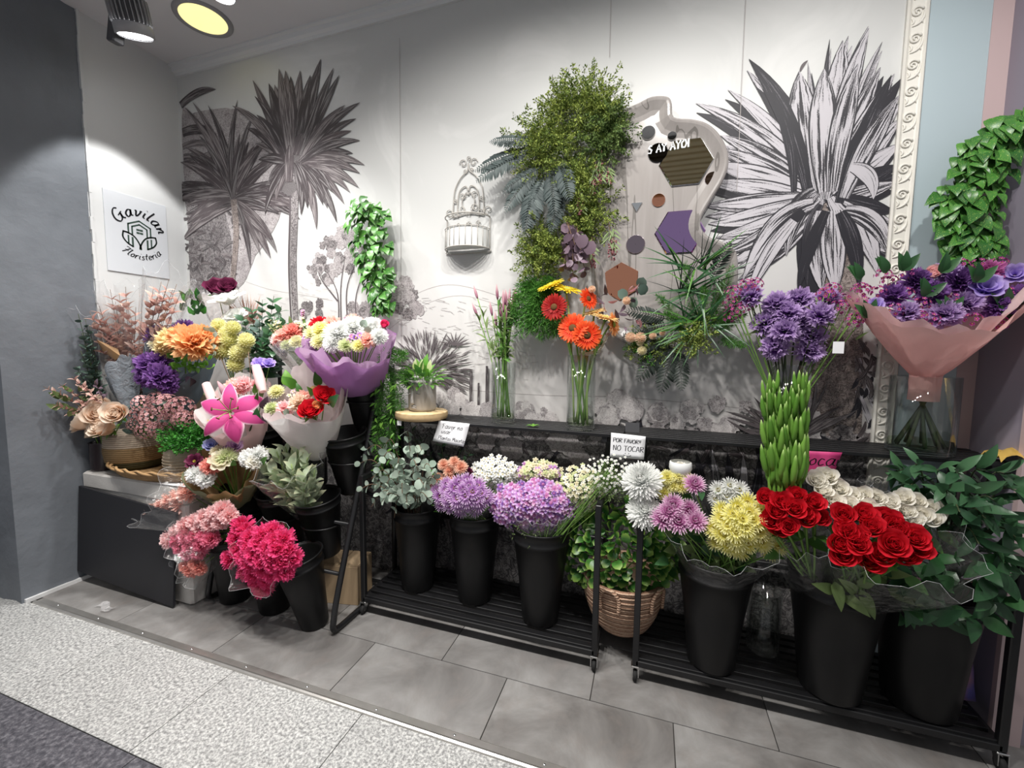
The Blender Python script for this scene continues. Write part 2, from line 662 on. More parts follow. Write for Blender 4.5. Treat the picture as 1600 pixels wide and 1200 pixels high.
# metal threshold strip
mb = MB()
pr = [(1.160, 0.0), (1.162, .006), (1.168, .009), (1.175, .0075), (1.178, .004), (1.200, .0045), (1.203, .0025), (1.206, 0)]
vs = []
for x in (-2.90, 2.6):
    vs += [(x, a, b) for a, b in pr]
mb.add(vs, [(i, i + 1, 8 + i + 1, 8 + i) for i in range(7)])
strip = struct('trim_6', mb, 'strip_metal', False, 'worn metal threshold strip across the floor')
for k in range(14):
    mb = MB(); mb.lathe([(0.0001, .0022), (.003, .002), (.0045, 0)], (0, 0, 0), 10)
    s_ = link('screw', mb.mesh('screw', 'screw_metal'), strip); s_.location = (-2.75 + k * 0.31, 1.189, .0045)
# white skirting line along pillar and wall foot
mb = MB(); mb.box((XL + 0.006, 1.36, 0.008), (0.014, 0.42, 0.02)); struct('baseboard_left', mb, 'white_trim')

# --- carved cream frame moulding up the wall
def moulding():
    mb = MB()
    x0, x1 = 0.838, 0.905
    pr = [(x0, 0), (x0, -.012), (x0 + .006, -.018), (x0 + .012, -.013), (x0 + .016, -.011), (x1 - .016, -.011), (x1 - .012, -.013), (x1 - .006, -.02), (x1, -.012), (x1, 0)]
    vs = []
    for z in (0.0, CZ):
        vs += [(a, W + b, z) for a, b in pr]
    k = len(pr)
    mb.add(vs, [(i, i + 1, k + i + 1, k + i) for i in range(k - 1)])
    o = tag(link('frame_moulding', mb.mesh('frame_moulding', 'frame_cream', False)), 'tall cream moulding carved with repeating scrolls right of the palm mural', 'moulding')
    # one scroll motif, repeated
    mb = MB()
    sp = []
    for i in range(26):
        th = i / 25 * 2.3 * 2 * PI * .72
        r = 0.019 * (1 - i / 25 * .86)
        sp.append((r * math.cos(th + .4) - .003, -.0135, r * math.sin(th + .4) + .012))
    mb.tube(sp, [0.0042 - .0016 * i / 25 for i in range(26)], 6)
    mb.tube(bez((.018, -.0125, .016), (.022, -.0125, -.028), (-.016, -.0125, -.036), 9), [.0022 + .003 * math.sin(i / 8 * PI) for i in range(9)], 6)
    mb.tube(bez((-.016, -.0125, -.030), (-.006, -.0125, -.018), (-.02, -.0125, -.008), 7), [.001 + .003 * math.sin(i / 6 * PI) for i in range(7)], 6)
    mb.tube(bez((.004, -.0125, -.020), (.014, -.0125, -.012), (.016, -.0125, -.03), 7), [.001 + .003 * math.sin(i / 6 * PI) for i in range(7)], 6)
    me = mb.mesh('scroll', 'frame_cream')
    for i in range(33):
        s_ = link('scroll', me, o); s_.location = ((x0 + x1) / 2, W, 0.05 + i * 0.0915)
moulding()

# ================================================================== the printed mural
def engrave(name, dark, light, thr, su, sv, contrast=9.0, edge=True):
    t = NT(name)
    sp = t.node('ShaderNodeSeparateXYZ'); t.l(t.uv(), sp.inputs[0])
    cb = t.node('ShaderNodeCombineXYZ')
    t.l(t.math('MULTIPLY', sp.outputs[0], su), cb.inputs[0])
    t.l(t.math('MULTIPLY', sp.outputs[1], sv), cb.inputs[1])
    t.l(t.math('MULTIPLY', t.attr('tint'), 37.0), cb.inputs[2])
    f = t.noise(1.0, 2, 0.5, cb.outputs[0], 0.25)
    fine = t.noise(330, 2, 0.6)
    f = t.math('ADD', f, t.math('MULTIPLY', t.math('SUBTRACT', fine, 0.5), 0.22))
    f = t.math('ADD', f, t.math('MULTIPLY', t.math('SUBTRACT', t.attr('tint'), 0.5), 0.10))
    f = t.math('MULTIPLY', t.math('SUBTRACT', f, thr), contrast, True)
    if edge:
        e = t.math('LESS_THAN', t.math('ABSOLUTE', sp.outputs[0]), 0.86)
        f = t.math('MULTIPLY', f, e)
    t.set(t.mix(f, dark, light), 0.5, 0, 0.3)
    return name

engrave('print_leaf_dark', (0.055, 0.045, 0.048), (0.25, 0.235, 0.235), 0.50, 4.0, 7, 7)
engrave('print_leaf_mid', (0.085, 0.07, 0.074), (0.26, 0.235, 0.235), 0.46, 4.0, 7, 7)
engrave('print_leaf_light', (0.03, 0.028, 0.034), (0.50, 0.48, 0.51), 0.42, 5.0, 5, 12)
engrave('print_leaf_black', (0.02, 0.019, 0.025), (0.16, 0.15, 0.17), 0.62, 5.0, 5, 8)

def scribble(name, dark, light, scale, thr=0.05, amt=0.5):
    t = NT(name)
    f = t.noise(scale, 3, 0.55, None, 1.4)
    ln = t.math('ABSOLUTE', t.math('SUBTRACT', f, 0.5))
    ln = t.math('MULTIPLY', ln, 1 / thr, True)
    f2 = t.noise(scale * 2.7, 2, 0.6, None, 0.8)
    ln2 = t.math('MULTIPLY', t.math('ABSOLUTE', t.math('SUBTRACT', f2, 0.5)), 1 / (thr * 1.2), True)
    big = t.noise(scale * 0.16, 3)
    m = t.math('MULTIPLY', ln, t.math('ADD', t.math('MULTIPLY', ln2, 1 - amt), amt))
    c = t.mix(m, dark, light)
    c = t.mix(t.math('MULTIPLY', t.math('SUBTRACT', big, 0.45), 1.6, True), c, dark)
    t.set(c, 0.5, 0, 0.3)
    return name
scribble('print_bush_dark', (0.05, 0.042, 0.045), (0.34, 0.315, 0.315), 42, 0.07)
scribble('print_bush_mid', (0.14, 0.12, 0.125), (0.46, 0.43, 0.43), 55, 0.05)
scribble('print_bush_pale', (0.25, 0.22, 0.225), (0.60, 0.57, 0.56), 60, 0.035)
scribble('print_bark', (0.07, 0.055, 0.05), (0.33, 0.28, 0.26), 60, 0.08, 0.8)
scribble('print_under', (0.045, 0.042, 0.045), (0.30, 0.285, 0.28), 26, 0.09)
plain('print_ink', (0.10, 0.085, 0.09), 0.5, 0.3)
plain('print_ink_pale', (0.36, 0.33, 0.325), 0.5, 0.3)

def wp(x, y):
    p = at(x, y, W)
    return Vector((p.x, p.z))

class Print:
    """flat ink shapes in the plane of the wall; every new shape lies a hair above the one before"""
    def __init__(s, y0=0.0006):
        s.mb = MB(); s.y = y0

    def put(s, pts2, faces, tint, uv, mat):
        s.y += 0.00002
        s.mb.add([(p.x, W - s.y, p.y) for p in pts2], faces, mat, tint, None, uv)

    def blade(s, b, tip, wd, bend=0.0, mat=0, w0=0.35, n=12, peak=0.45, fold=None):
        """b, tip in picture coordinates of the mural, wd half width in metres"""
        B, T = wp(*b), wp(*tip)
        d = T - B
        L = d.length
        nn = Vector((-d.y, d.x)) / max(L, 1e-6)
        C = (B + T) / 2 + nn * bend * L
        if fold: C = wp(*fold)
        tint = rnd.random()
        pts = []; uv = []; fs = []
        for i in range(n + 1):
            q = i / n
            p = B * (1 - q) ** 2 + C * 2 * q * (1 - q) + T * q * q
            tg = ((C - B) * (1 - q) + (T - C) * q)
            tg.normalize()
            nv = Vector((-tg.y, tg.x))
            if q < peak: ww = w0 + (1 - w0) * math.sin(q / peak * PI / 2)
            else: ww = math.cos((q - peak) / (1 - peak) * PI / 2) ** 0.8
            ww = max(ww, 0.02) * wd
            for k, u in enumerate((-1, 0, 1)):
                pts.append(p + nv * ww * u); uv.append((u, q * L * 1.0))
        for i in range(n):
            for k in range(2):
                a = i * 3 + k
                fs.append((a, a + 1, a + 4, a + 3))
        s.put(pts, fs, tint, uv, mat)

    def blob(s, pts, mat=0, rough=0.0, sub=5):
        P = [wp(*p).to_3d() for p in pts]
        Q = [p.to_2d() for p in catmull(P, sub, True)]
        if rough:
            Q = [q + Vector((rnd.uniform(-rough, rough), rnd.uniform(-rough, rough))) for q in Q]
        c = sum(Q, Vector((0, 0))) / len(Q)
        s.put([c] + Q, [(0, i + 1, (i + 1) % len(Q) + 1) for i in range(len(Q))], 0.1, None, mat)

    def disc(s, cx, cy, r, mat=0, rough=0.12, n=22):
        c = wp(cx, cy)
        Q = [c + Vector((math.cos(a), math.sin(a))) * r * (1 + rnd.uniform(-rough, rough)) for a in [2 * PI * i / n for i in range(n)]]
        s.put([c] + Q, [(0, i + 1, (i + 1) % n + 1) for i in range(n)], 0.1, None, mat)

    def line(s, pts, wd, mat=0, sub=5):
        P = [p.to_2d() for p in catmull([wp(*p).to_3d() for p in pts], sub)]
        V = []; F = []; U = []
        k = len(P)
        wds = wd if isinstance(wd, (list, tuple)) else (wd, wd)
        for i, p in enumerate(P):
            tg = P[min(i + 1, k - 1)] - P[max(i - 1, 0)]
            tg.normalize()
            nv = Vector((-tg.y, tg.x)) * (wds[0] + (wds[1] - wds[0]) * i / (k - 1)) / 2
            V += [p - nv, p + nv]; U += [(-.8, i * .05), (.8, i * .05)]
        for i in range(k - 1):
            F.append((2 * i, 2 * i + 1, 2 * i + 3, 2 * i + 2))
        s.put(V, F, rnd.random(), U, mat)

    def done(s, name, mats):
        o = link(name, s.mb.mesh(name, mats, False), wall_back)
        return o

PM = ['print_leaf_dark', 'print_leaf_mid', 'print_leaf_light', 'print_leaf_black', 'print_bush_dark', 'print_bush_mid', 'print_bush_pale', 'print_bark', 'print_under', 'print_ink', 'print_ink_pale']
DK, MID, LT, BK, BD, BM, BP, BARK, UND, INK, INKP = range(11)

# far hills, wallpaper seams
P = Print(0.0003)
for pts, wd in (([(620, 478), (660, 455), (700, 445), (745, 452), (800, 470)], .003), ([(600, 520), (660, 478), (720, 462), (790, 480)], .0025),
                ([(320, 425), (360, 432), (420, 452), (480, 462), (520, 470)], .002), ([(660, 600), (760, 612), (860, 618), (960, 620), (1060, 628), (1180, 640)], .003)):
    P.line(pts, wd, INKP)
for i in range(170):
    x = rnd.uniform(620, 830); y = 470 + (x - 720) ** 2 * 0.0016 + rnd.uniform(-10, 110)
    P.line([(x, y), (x + rnd.uniform(4, 14), y + rnd.uniform(-3, 5))], .0016, INKP, 2)
for i in range(60):
    x = rnd.uniform(330, 520); y = 440 + rnd.uniform(0, 55)
    P.line([(x, y), (x + rnd.uniform(4, 12), y + rnd.uniform(-1, 4))], .0014, INKP, 2)
for x, y0, y1 in ((625, 60, 640), (1165, 0, 300), (955, 0, 90)):
    P.line([(x, y0), (x - (x - 690) * 0.0001 * (y1 - y0), y1)], .0022, INKP, 3)
P.done('mural_hills', PM)

# small trees beside the pothos, round bushes, spiky shrub, cacti, undergrowth
P = Print(0.0008)
for cx, cy, r in ((500, 410, .055), (520, 385, .06), (545, 372, .055), (510, 430, .05), (556, 398, .05), (535, 410, .055), (492, 425, .035), (628, 455, .075), (640, 480, .055), (622, 470, .06), (486, 485, .05), (560, 490, .055), (575, 480, .05)):
    for q_ in range(10):
        P.disc(cx + rnd.uniform(-16, 16) * r / .055, cy + rnd.uniform(-13, 13) * r / .055, r * rnd.uniform(.35, .6), rnd.choice((BM, BM, BD)), .2)
for pts in ([(530, 520), (528, 460), (512, 425)], [(534, 520), (533, 450), (540, 400)], [(545, 520), (542, 455), (556, 410)], [(560, 520), (556, 470), (566, 430)], [(528, 470), (505, 440), (498, 425)]):
    P.line(pts, (.009, .004), INK)
for i in range(330):
    a = rnd.uniform(-.75, PI + .2); r0 = rnd.uniform(8, 40) + 12 * (i % 3); L = rnd.uniform(12, 24)
    cx, cy = 668, 583
    x, y = cx + r0 * math.cos(a), cy - r0 * .9 * math.sin(a)
    P.blade((x, y), (x + L * math.cos(a), y - L * math.sin(a) + 3), .0032, rnd.uniform(-.12, .12), rnd.choice((INK, INK, MID)), n=3)
for a in range(9):
    th = PI * (0.05 + a / 8 * .85)
    P.blade((712, 540), (712 + 26 * math.cos(th), 540 - 22 * math.sin(th)), .004, 0, INK, n=4)
for x, y0, y1, wd in ((737, 577, 640, .019), (749, 598, 642, .015), (762, 572, 640, .018), (772, 585, 640, .012)):
    P.line([(x, y1), (x, (y0 + y1) / 2), (x, y0 + 3), (x, y0)], (wd, wd * .6), DK)
for i in range(70):
    x = rnd.uniform(640, 1290); y = rnd.uniform(618, 668) + (x - 700) * .03
    if 800 < x < 900 and y < 640: continue
    P.disc(x, y, rnd.uniform(.014, .04), rnd.choice((BM, BP, BP)), .2)
for cx, cy, r in ((822, 635, .045), (818, 650, .05), (828, 655, .05), (968, 628, .075), (985, 640, .07), (950, 645, .07), (1030, 645, .055), (1080, 640, .05), (700, 640, .07), (735, 645, .06), (770, 645, .06), (715, 620, .05)):
    for i in range(5):
        P.disc(cx + rnd.uniform(-6, 6), cy + rnd.uniform(-6, 6), r * rnd.uniform(.5, .8), rnd.choice((BM, BP)), .16)
for i in range(42):
    a = rnd.uniform(.3, PI - .25); L = rnd.uniform(40, 110)
    P.blade((1240 + rnd.uniform(-15, 12), 690), (1236 + L * 1.15 * math.cos(a), 690 - L * math.sin(a)), .009, rnd.uniform(-.18, .18), rnd.choice((DK, MID, INK, DK)), n=7)
P.done('mural_shrubs', PM)

# dark undergrowth of the mural below the shelf
P = Print(0.0009)
P.put([Vector((XL + .002, .0)), Vector((.836, .0)), Vector((.836, .90)), Vector((-1.2, .90)), Vector((-1.9, .80)), Vector((XL + .002, .78))], [(0, 1, 2, 3, 4, 5)], .1, None, UND)
for i in range(150):
    x = rnd.uniform(300, 1350); y = 665 + (x - 700) * .035 + rnd.uniform(-6, 12) + max(0, (620 - x) * .14)
    P.disc(x, y, rnd.uniform(.02, .05), rnd.choice((BD, BM, UND)), .2)
for i in range(150):
    x = rnd.uniform(600, 1340); y = rnd.uniform(690, 860)
    a = rnd.uniform(.2, PI - .2); L = rnd.uniform(18, 60)
    P.blade((x, y), (x + L * math.cos(a), y - L * math.sin(a)), .010, rnd.uniform(-.3, .3), rnd.choice((DK, BK, MID, DK)), n=6)
for cx, cy, r in ((890, 695, .06), (905, 715, .05), (870, 690, .05), (800, 700, .06), (760, 690, .05)):
    P.disc(cx, cy, r, BM, .15)
for k in range(7):
    P.blade((1090 + k * 12, 810), (1040 + k * 24, 700 + abs(k - 3) * 5), .02, .15 - .05 * k, LT if k % 2 else BK, n=8)
P.done('mural_undergrowth', PM)

# palms at the left
P = Print(0.0016)
P.blob([(284, 185), (300, 178), (330, 172), (360, 170), (395, 180), (430, 250), (440, 330), (400, 400), (375, 450), (340, 450), (300, 470), (297, 400)], BM, 0.006)
P.blob([(292, 300), (330, 292), (352, 330), (362, 400), (350, 440), (300, 450), (296, 380)], BD, 0.01)
for i in range(80):
    x = rnd.uniform(292, 368); y = rnd.uniform(300, 450)
    a = rnd.uniform(0, 2 * PI)
    P.blade((x, y), (x + 16 * math.cos(a), y + 14 * math.sin(a)), .010, .2, rnd.choice((DK, MID, DK)), n=5)
for b, tp, wd, bd, mt in (((283, 165), (338, 140), .026, .18, DK), ((286, 208), (340, 213), .03, .2, DK), ((288, 248), (362, 282), .03, .22, DK), ((300, 260), (360, 240), .02, .2, MID), ((286, 230), (336, 232), .02, .2, MID)):
    P.blade(b, tp, wd, bd, mt, .9)
c2 = (366, 312)
for i in range(46):
    a = rnd.uniform(-.95, PI + .9)
    L = rnd.uniform(70, 105) * (1.1 if .6 < a < 2.4 else 1.0)
    P.blade((c2[0] + rnd.uniform(-7, 7), c2[1] + rnd.uniform(-8, 8)), (c2[0] + L * math.cos(a), c2[1] - L * math.sin(a) + (16 if math.sin(a) < .5 else 0)), rnd.uniform(.026, .042), rnd.uniform(.05, .22) * (-1 if math.cos(a) < 0 else 1), rnd.choice((MID, DK, MID)), .5)
for tp in ((302, 112 + 48), (290, 168), (326, 165), (372, 157), (396, 180), (312, 212), (460, 285), (448, 308), (438, 335), (425, 372), (408, 398), (392, 418)):
    P.blade((c2[0] + rnd.uniform(-5, 5), c2[1]), tp, .024, .12 * (1 if tp[0] > 366 else -1), rnd.choice((MID, DK)), .5)
P.line([(366, 312), (370, 360), (366, 420), (360, 470)], (.05, .04), BARK)
# the taller palm
P.line([(462, 262), (461, 330), (459, 400), (460, 450), (463, 505)], (.055, .042), BD)
P.line([(456, 262), (454, 330), (452, 400), (453, 450), (456, 505)], (.012, .010), INK)
c1 = (458, 248)
P.disc(458, 250, .075, DK, .1)
P.disc(452, 292, .05, DK, .2)
tips = [(502, 93), (522, 107), (531, 118), (470, 111), (447, 111), (437, 108), (421, 131), (396, 126), (399, 151), (364, 166), (374, 172), (563, 161), (557, 186), (563, 220), (570, 258), (563, 271), (561, 293), (547, 300), (538, 318), (527, 348), (495, 358), (471, 336), (481, 325), (488, 331), (430, 133), (455, 120), (486, 118), (510, 140), (540, 165), (550, 205), (552, 240), (520, 300), (505, 320), (402, 180), (385, 200), (400, 225), (405, 250), (512, 325), (440, 300), (432, 315), (420, 285), (415, 335)]
order = sorted(tips, key=lambda q: -abs(q[1] - c1[1]) * 0 + rnd.random())
for tp in order:
    up_ = tp[1] < 150
    dx = tp[0] - c1[0]
    P.blade((c1[0] + max(-12, min(12, dx * .18)), c1[1] + (-5 if up_ else 6)), tp, .042 if up_ and abs(dx) < 45 else .029, (0.02 if up_ else .16) * (1 if dx > 0 else -1), rnd.choice((DK, MID, DK)), .45, peak=.5 if up_ else .4)
P.blade((463, 242), (472, 208), .034, 0, MID, .7, peak=.6)
P.blade((452, 285), (454, 225), .034, 0, MID, .8, peak=.6)
P.done('mural_palms', PM)

# big palm at the right
P = Print(0.0016)
C3 = (1290, 316)
P.blob([(1255, 440), (1272, 330), (1292, 312), (1322, 330), (1330, 400), (1345, 450), (1342, 700), (1272, 695), (1268, 560)], BARK, .004)
P.blob([(1244, 390), (1258, 345), (1280, 345), (1278, 470), (1256, 470)], BK)
for pts, wd in (([(1340, 560), (1352, 600), (1368, 640)], .02), ([(1340, 610), (1352, 640), (1368, 680)], .02)):
    P.line(pts, wd, LT)
for i in range(60):
    x = rnd.uniform(1335, 1385); y = rnd.uniform(470, 690)
    P.blade((x, y), (x + rnd.uniform(-20, 20), y + rnd.uniform(8, 34)), .008, .2, rnd.choice((DK, BK, MID)), n=5)
# feathered blades fanning left and right
fan = [(1170, 93, .030, -.10), (1183, 125, .022, -.08), (1137, 141, .026, -.12), (1087, 162, .030, -.14), (1125, 212, .034, -.10), (1115, 232, .034, -.06), (1110, 256, .036, -.05), (1105, 285, .034, -.02), (1100, 322, .034, .03), (1106, 350, .034, .08), (1118, 372, .03, .10), (1125, 398, .03, .12), (1150, 420, .03, .12),
       (1262, 98, .012, .0), (1296, 62, .012, .05), (1325, 57, .03, .08), (1356, 42, .034, .06), (1378, 66, .020, .08), (1375, 106, .034, .05), (1397, 116, .030, .05), (1409, 122, .034, .06), (1408, 160, .034, .06), (1407, 185, .034, .05), (1405, 225, .034, .04), (1402, 258, .034, .03), (1400, 285, .03, -.02), (1396, 330, .034, -.08), (1394, 365, .034, -.12), (1392, 395, .03, -.14)]
for rep in range(2):
    for x, y, wd, bd in fan:
        if rep == 0:
            x += rnd.uniform(-6, 6); y += rnd.uniform(10, 18)
            if x > 1402: x = 1402
        P.blade((C3[0] + (x - C3[0]) * .08 + rnd.uniform(-4, 4), C3[1] - 4 + rnd.uniform(-4, 6)), (x, y), wd * 1.2, bd, (BK if rnd.random() < .5 else LT) if rep == 0 else (LT if rnd.random() < .9 else BK), .4)
# broad upright blades
for b, tp, wd, bd, mt in (((1272, 300), (1248, 112), .056, .04, LT), ((1262, 310), (1172, 96), .030, -.12, BK), ((1296, 295), (1316, 64), .048, .02, LT), ((1300, 300), (1357, 45), .034, .08, LT), ((1288, 300), (1287, 108), .05, .02, LT), ((1310, 318), (1392, 118), .03, .03, BK), ((1318, 310), (1404, 150), .036, .06, LT), ((1240, 300), (1205, 140), .02, -.1, BK), ((1300, 300), (1340, 100), .04, .05, LT)):
    P.blade(b, tp, wd, bd, mt, .5, peak=.55)
P.blade((1250, 112), (1262, 95), .006, .2, INK)
# drooping blades in front
for b, tp, wd, fo, mt in (((1274, 300), (1228, 400), .040, (1236, 320), LT), ((1282, 320), (1262, 452), .020, (1250, 360), BK), ((1284, 330), (1284, 455), .046, (1272, 390), LT), ((1300, 330), (1306, 458), .046, (1300, 400), LT), ((1322, 335), (1372, 430), .044, (1352, 345), LT), ((1320, 330), (1390, 405), .036, (1380, 335), LT), ((1330, 262), (1364, 312), .03, (1368, 268), LT), ((1270, 318), (1160, 440), .04, (1200, 335), LT), ((1255, 330), (1175, 455), .024, (1205, 370), BK), ((1240, 345), (1165, 470), .03, (1195, 395), LT), ((1312, 332), (1342, 450), .03, (1340, 380), BK), ((1290, 330), (1246, 455), .024, (1256, 400), BK)):
    P.blade(b, tp, wd, 0, mt, .6, fold=fo, peak=.35)
P.done('mural_agave', PM)
# ================================================================== plant library
# --- tissues
leafmat('leaf_green', (0.045, 0.15, 0.025), (0.12, 0.29, 0.05), None, 0.42, 0.45)
leafmat('leaf_bright', (0.08, 0.24, 0.03), (0.20, 0.42, 0.06), None, 0.42, 0.45)
leafmat('leaf_deep', (0.012, 0.055, 0.018), (0.035, 0.11, 0.035), None, 0.35, 0.5, thin=.1)
leafmat('leaf_ruscus', (0.018, 0.065, 0.028), (0.06, 0.15, 0.065), None, 0.35, 0.5, thin=.1)
leafmat('leaf_eucalyptus', (0.26, 0.35, 0.28), (0.46, 0.55, 0.46), None, 0.55, 0.25, thin=.15)
leafmat('leaf_eucalyptus_dark', (0.06, 0.10, 0.085), (0.15, 0.22, 0.175), None, 0.5, 0.3, thin=.1)
leafmat('leaf_olive', (0.10, 0.15, 0.05), (0.22, 0.30, 0.12), None, 0.5, 0.3)
leafmat('leaf_silver', (0.38, 0.48, 0.29), (0.58, 0.66, 0.48), (0.62, 0.60, 0.40), 0.5, 0.3, .6)
leafmat('leaf_plum', (0.06, 0.035, 0.05), (0.20, 0.14, 0.18), None, 0.45, 0.4, thin=.1)
leafmat('leaf_dried_pink', (0.42, 0.20, 0.17), (0.68, 0.44, 0.38), (0.75, 0.58, 0.48), 0.6, 0.2)
leafmat('leaf_boxwood', (0.025, 0.14, 0.02), (0.07, 0.30, 0.04), None, 0.4, 0.4)
leafmat('leaf_juniper', (0.07, 0.12, 0.025), (0.30, 0.36, 0.08), None, 0.6, 0.2, thin=.15)
leafmat('leaf_juniper_deep', (0.045, 0.09, 0.025), (0.17, 0.24, 0.07), None, 0.6, 0.2, thin=.1)
leafmat('leaf_fern_grey', (0.030, 0.044, 0.044), (0.085, 0.108, 0.105), None, 0.55, 0.3, thin=.1)
leafmat('leaf_fern_black', (0.008, 0.013, 0.010), (0.03, 0.04, 0.032), None, 0.5, 0.3, thin=0)
leafmat('leaf_asparagus', (0.05, 0.17, 0.03), (0.13, 0.32, 0.06), None, 0.6, 0.2)
leafmat('leaf_lime_tip', (0.02, 0.10, 0.02), (0.07, 0.22, 0.035), (0.30, 0.46, 0.09), 0.35, 0.5, .5)
t = NT('leaf_pothos')
gg = t.noise(22, 3, 0.5, None, 0.6)
c = t.mix(t.math('FRACT', t.math('ADD', t.attr('tint'), t.rand())), (0.022, 0.11, 0.022), (0.075, 0.25, 0.04))
c = t.mix(t.math('MULTIPLY', t.math('SUBTRACT', gg, 0.60), 9, True), c, (0.50, 0.62, 0.14))
t.set(c, 0.35, 0, 0.5)
leafmat('stem_green', (0.10, 0.22, 0.04), (0.20, 0.34, 0.08), None, 0.5, 0.3, thin=0)
leafmat('stem_pale', (0.22, 0.34, 0.09), (0.36, 0.46, 0.16), None, 0.5, 0.3, thin=0)
leafmat('stem_dark', (0.035, 0.05, 0.025), (0.07, 0.09, 0.04), None, 0.6, 0.2, thin=0)
leafmat('stem_brown', (0.10, 0.06, 0.04), (0.18, 0.11, 0.07), None, 0.7, 0.2, thin=0)
leafmat('bud_green', (0.10, 0.26, 0.03), (0.22, 0.44, 0.07), (0.46, 0.62, 0.22), 0.4, 0.4, .7)
# --- petals
PET = dict(
    red=((0.50, 0.006, 0.012), (0.66, 0.012, 0.022), (0.72, 0.02, 0.04)),
    white=((0.88, 0.84, 0.72), (0.92, 0.89, 0.80), (0.94, 0.92, 0.86)),
    purewhite=((0.78, 0.80, 0.78), (0.86, 0.87, 0.85), (0.90, 0.90, 0.88)),
    cream=((0.74, 0.66, 0.42), (0.80, 0.74, 0.52), (0.84, 0.80, 0.64)),
    peach=((0.82, 0.58, 0.40), (0.86, 0.66, 0.50), (0.90, 0.78, 0.66)),
    salmon=((0.95, 0.42, 0.33), (0.97, 0.52, 0.43), (0.97, 0.68, 0.60)),
    coral=((0.80, 0.20, 0.16), (0.86, 0.30, 0.24), (0.88, 0.42, 0.36)),
    pink=((0.95, 0.46, 0.47), (0.97, 0.57, 0.58), (0.97, 0.72, 0.72)),
    rosepink=((0.64, 0.05, 0.16), (0.76, 0.10, 0.24), (0.84, 0.26, 0.38)),
    hotpink=((0.68, 0.004, 0.11), (0.82, 0.012, 0.19), (0.86, 0.10, 0.28)),
    magenta=((0.30, 0.012, 0.18), (0.46, 0.03, 0.30), (0.66, 0.22, 0.50)),
    purple=((0.12, 0.035, 0.24), (0.22, 0.07, 0.38), (0.58, 0.42, 0.70)),
    violet=((0.10, 0.03, 0.20), (0.18, 0.06, 0.30), (0.26, 0.12, 0.38)),
    lilac=((0.46, 0.19, 0.54), (0.60, 0.33, 0.66), (0.80, 0.64, 0.82)),
    lavender=((0.32, 0.20, 0.68), (0.44, 0.30, 0.78), (0.58, 0.46, 0.84)),
    mauve=((0.52, 0.16, 0.40), (0.64, 0.28, 0.52), (0.84, 0.66, 0.78)),
    yellow=((0.86, 0.80, 0.20), (0.90, 0.85, 0.34), (0.92, 0.90, 0.56)),
    paleyellow=((0.78, 0.76, 0.34), (0.84, 0.82, 0.46), (0.88, 0.86, 0.58)),
    sunyellow=((0.82, 0.58, 0.02), (0.88, 0.70, 0.03), (0.88, 0.76, 0.10)),
    butter=((0.80, 0.52, 0.16), (0.86, 0.64, 0.28), (0.88, 0.74, 0.42)),
    orange=((0.86, 0.30, 0.07), (0.90, 0.42, 0.14), (0.92, 0.56, 0.28)),
    fire=((0.72, 0.03, 0.008), (0.82, 0.06, 0.012), (0.86, 0.16, 0.04)),
    darkred=((0.28, 0.006, 0.008), (0.38, 0.010, 0.012), (0.46, 0.03, 0.02)),
    lily=((0.66, 0.07, 0.28), (0.76, 0.13, 0.38), (0.92, 0.72, 0.80)),
    dusty=((0.34, 0.13, 0.15), (0.50, 0.24, 0.26), (0.62, 0.40, 0.40)),
    blue=((0.14, 0.18, 0.52), (0.26, 0.30, 0.68), (0.50, 0.52, 0.78)),
    wine=((0.08, 0.005, 0.03), (0.13, 0.010, 0.05), (0.18, 0.03, 0.08)),
    copper=((0.84, 0.40, 0.27), (0.90, 0.52, 0.38), (0.92, 0.66, 0.52)),
    budpink=((0.40, 0.16, 0.24), (0.56, 0.28, 0.36), (0.66, 0.44, 0.46)),
    greenwhite=((0.52, 0.60, 0.24), (0.64, 0.70, 0.36), (0.72, 0.76, 0.52)),
)
for k_, (a_, b_, c_) in PET.items():
    leafmat('petal_' + k_, a_, b_, c_, 0.55, 0.25, 0.45, 0.40)
plain('center_yellow', (0.55, 0.45, 0.08), 0.8, 0.1, 0, 200, 0.3)
plain('center_green', (0.30, 0.36, 0.08), 0.8, 0.1, 0, 200, 0.3)
plain('center_brown', (0.10, 0.05, 0.02), 0.8, 0.1, 0, 200, 0.3)
plain('center_plum', (0.30, 0.04, 0.12), 0.8, 0.1, 0, 200, 0.3)

# --- shapes
def prof_w(kind, s):
    if kind == 'rose': return max(0.0, math.sin(PI * min(0.93, 0.16 + 0.74 * s))) ** 0.55
    if kind == 'strap': return (min(1, 0.45 + 1.2 * s)) * (1 if s < .75 else math.sqrt(max(0, 1 - ((s - .75) / .26) ** 2)))
    if kind == 'point': return max(0.02, math.sin(PI * min(1, s ** 0.8 * 0.93 + 0.06)))
    if kind == 'fan': return 0.25 + 0.75 * s
    if kind == 'spoon': return 0.35 + 0.65 * math.sin(PI * min(.86, s * .86)) if s < 1 else .5
    return 1


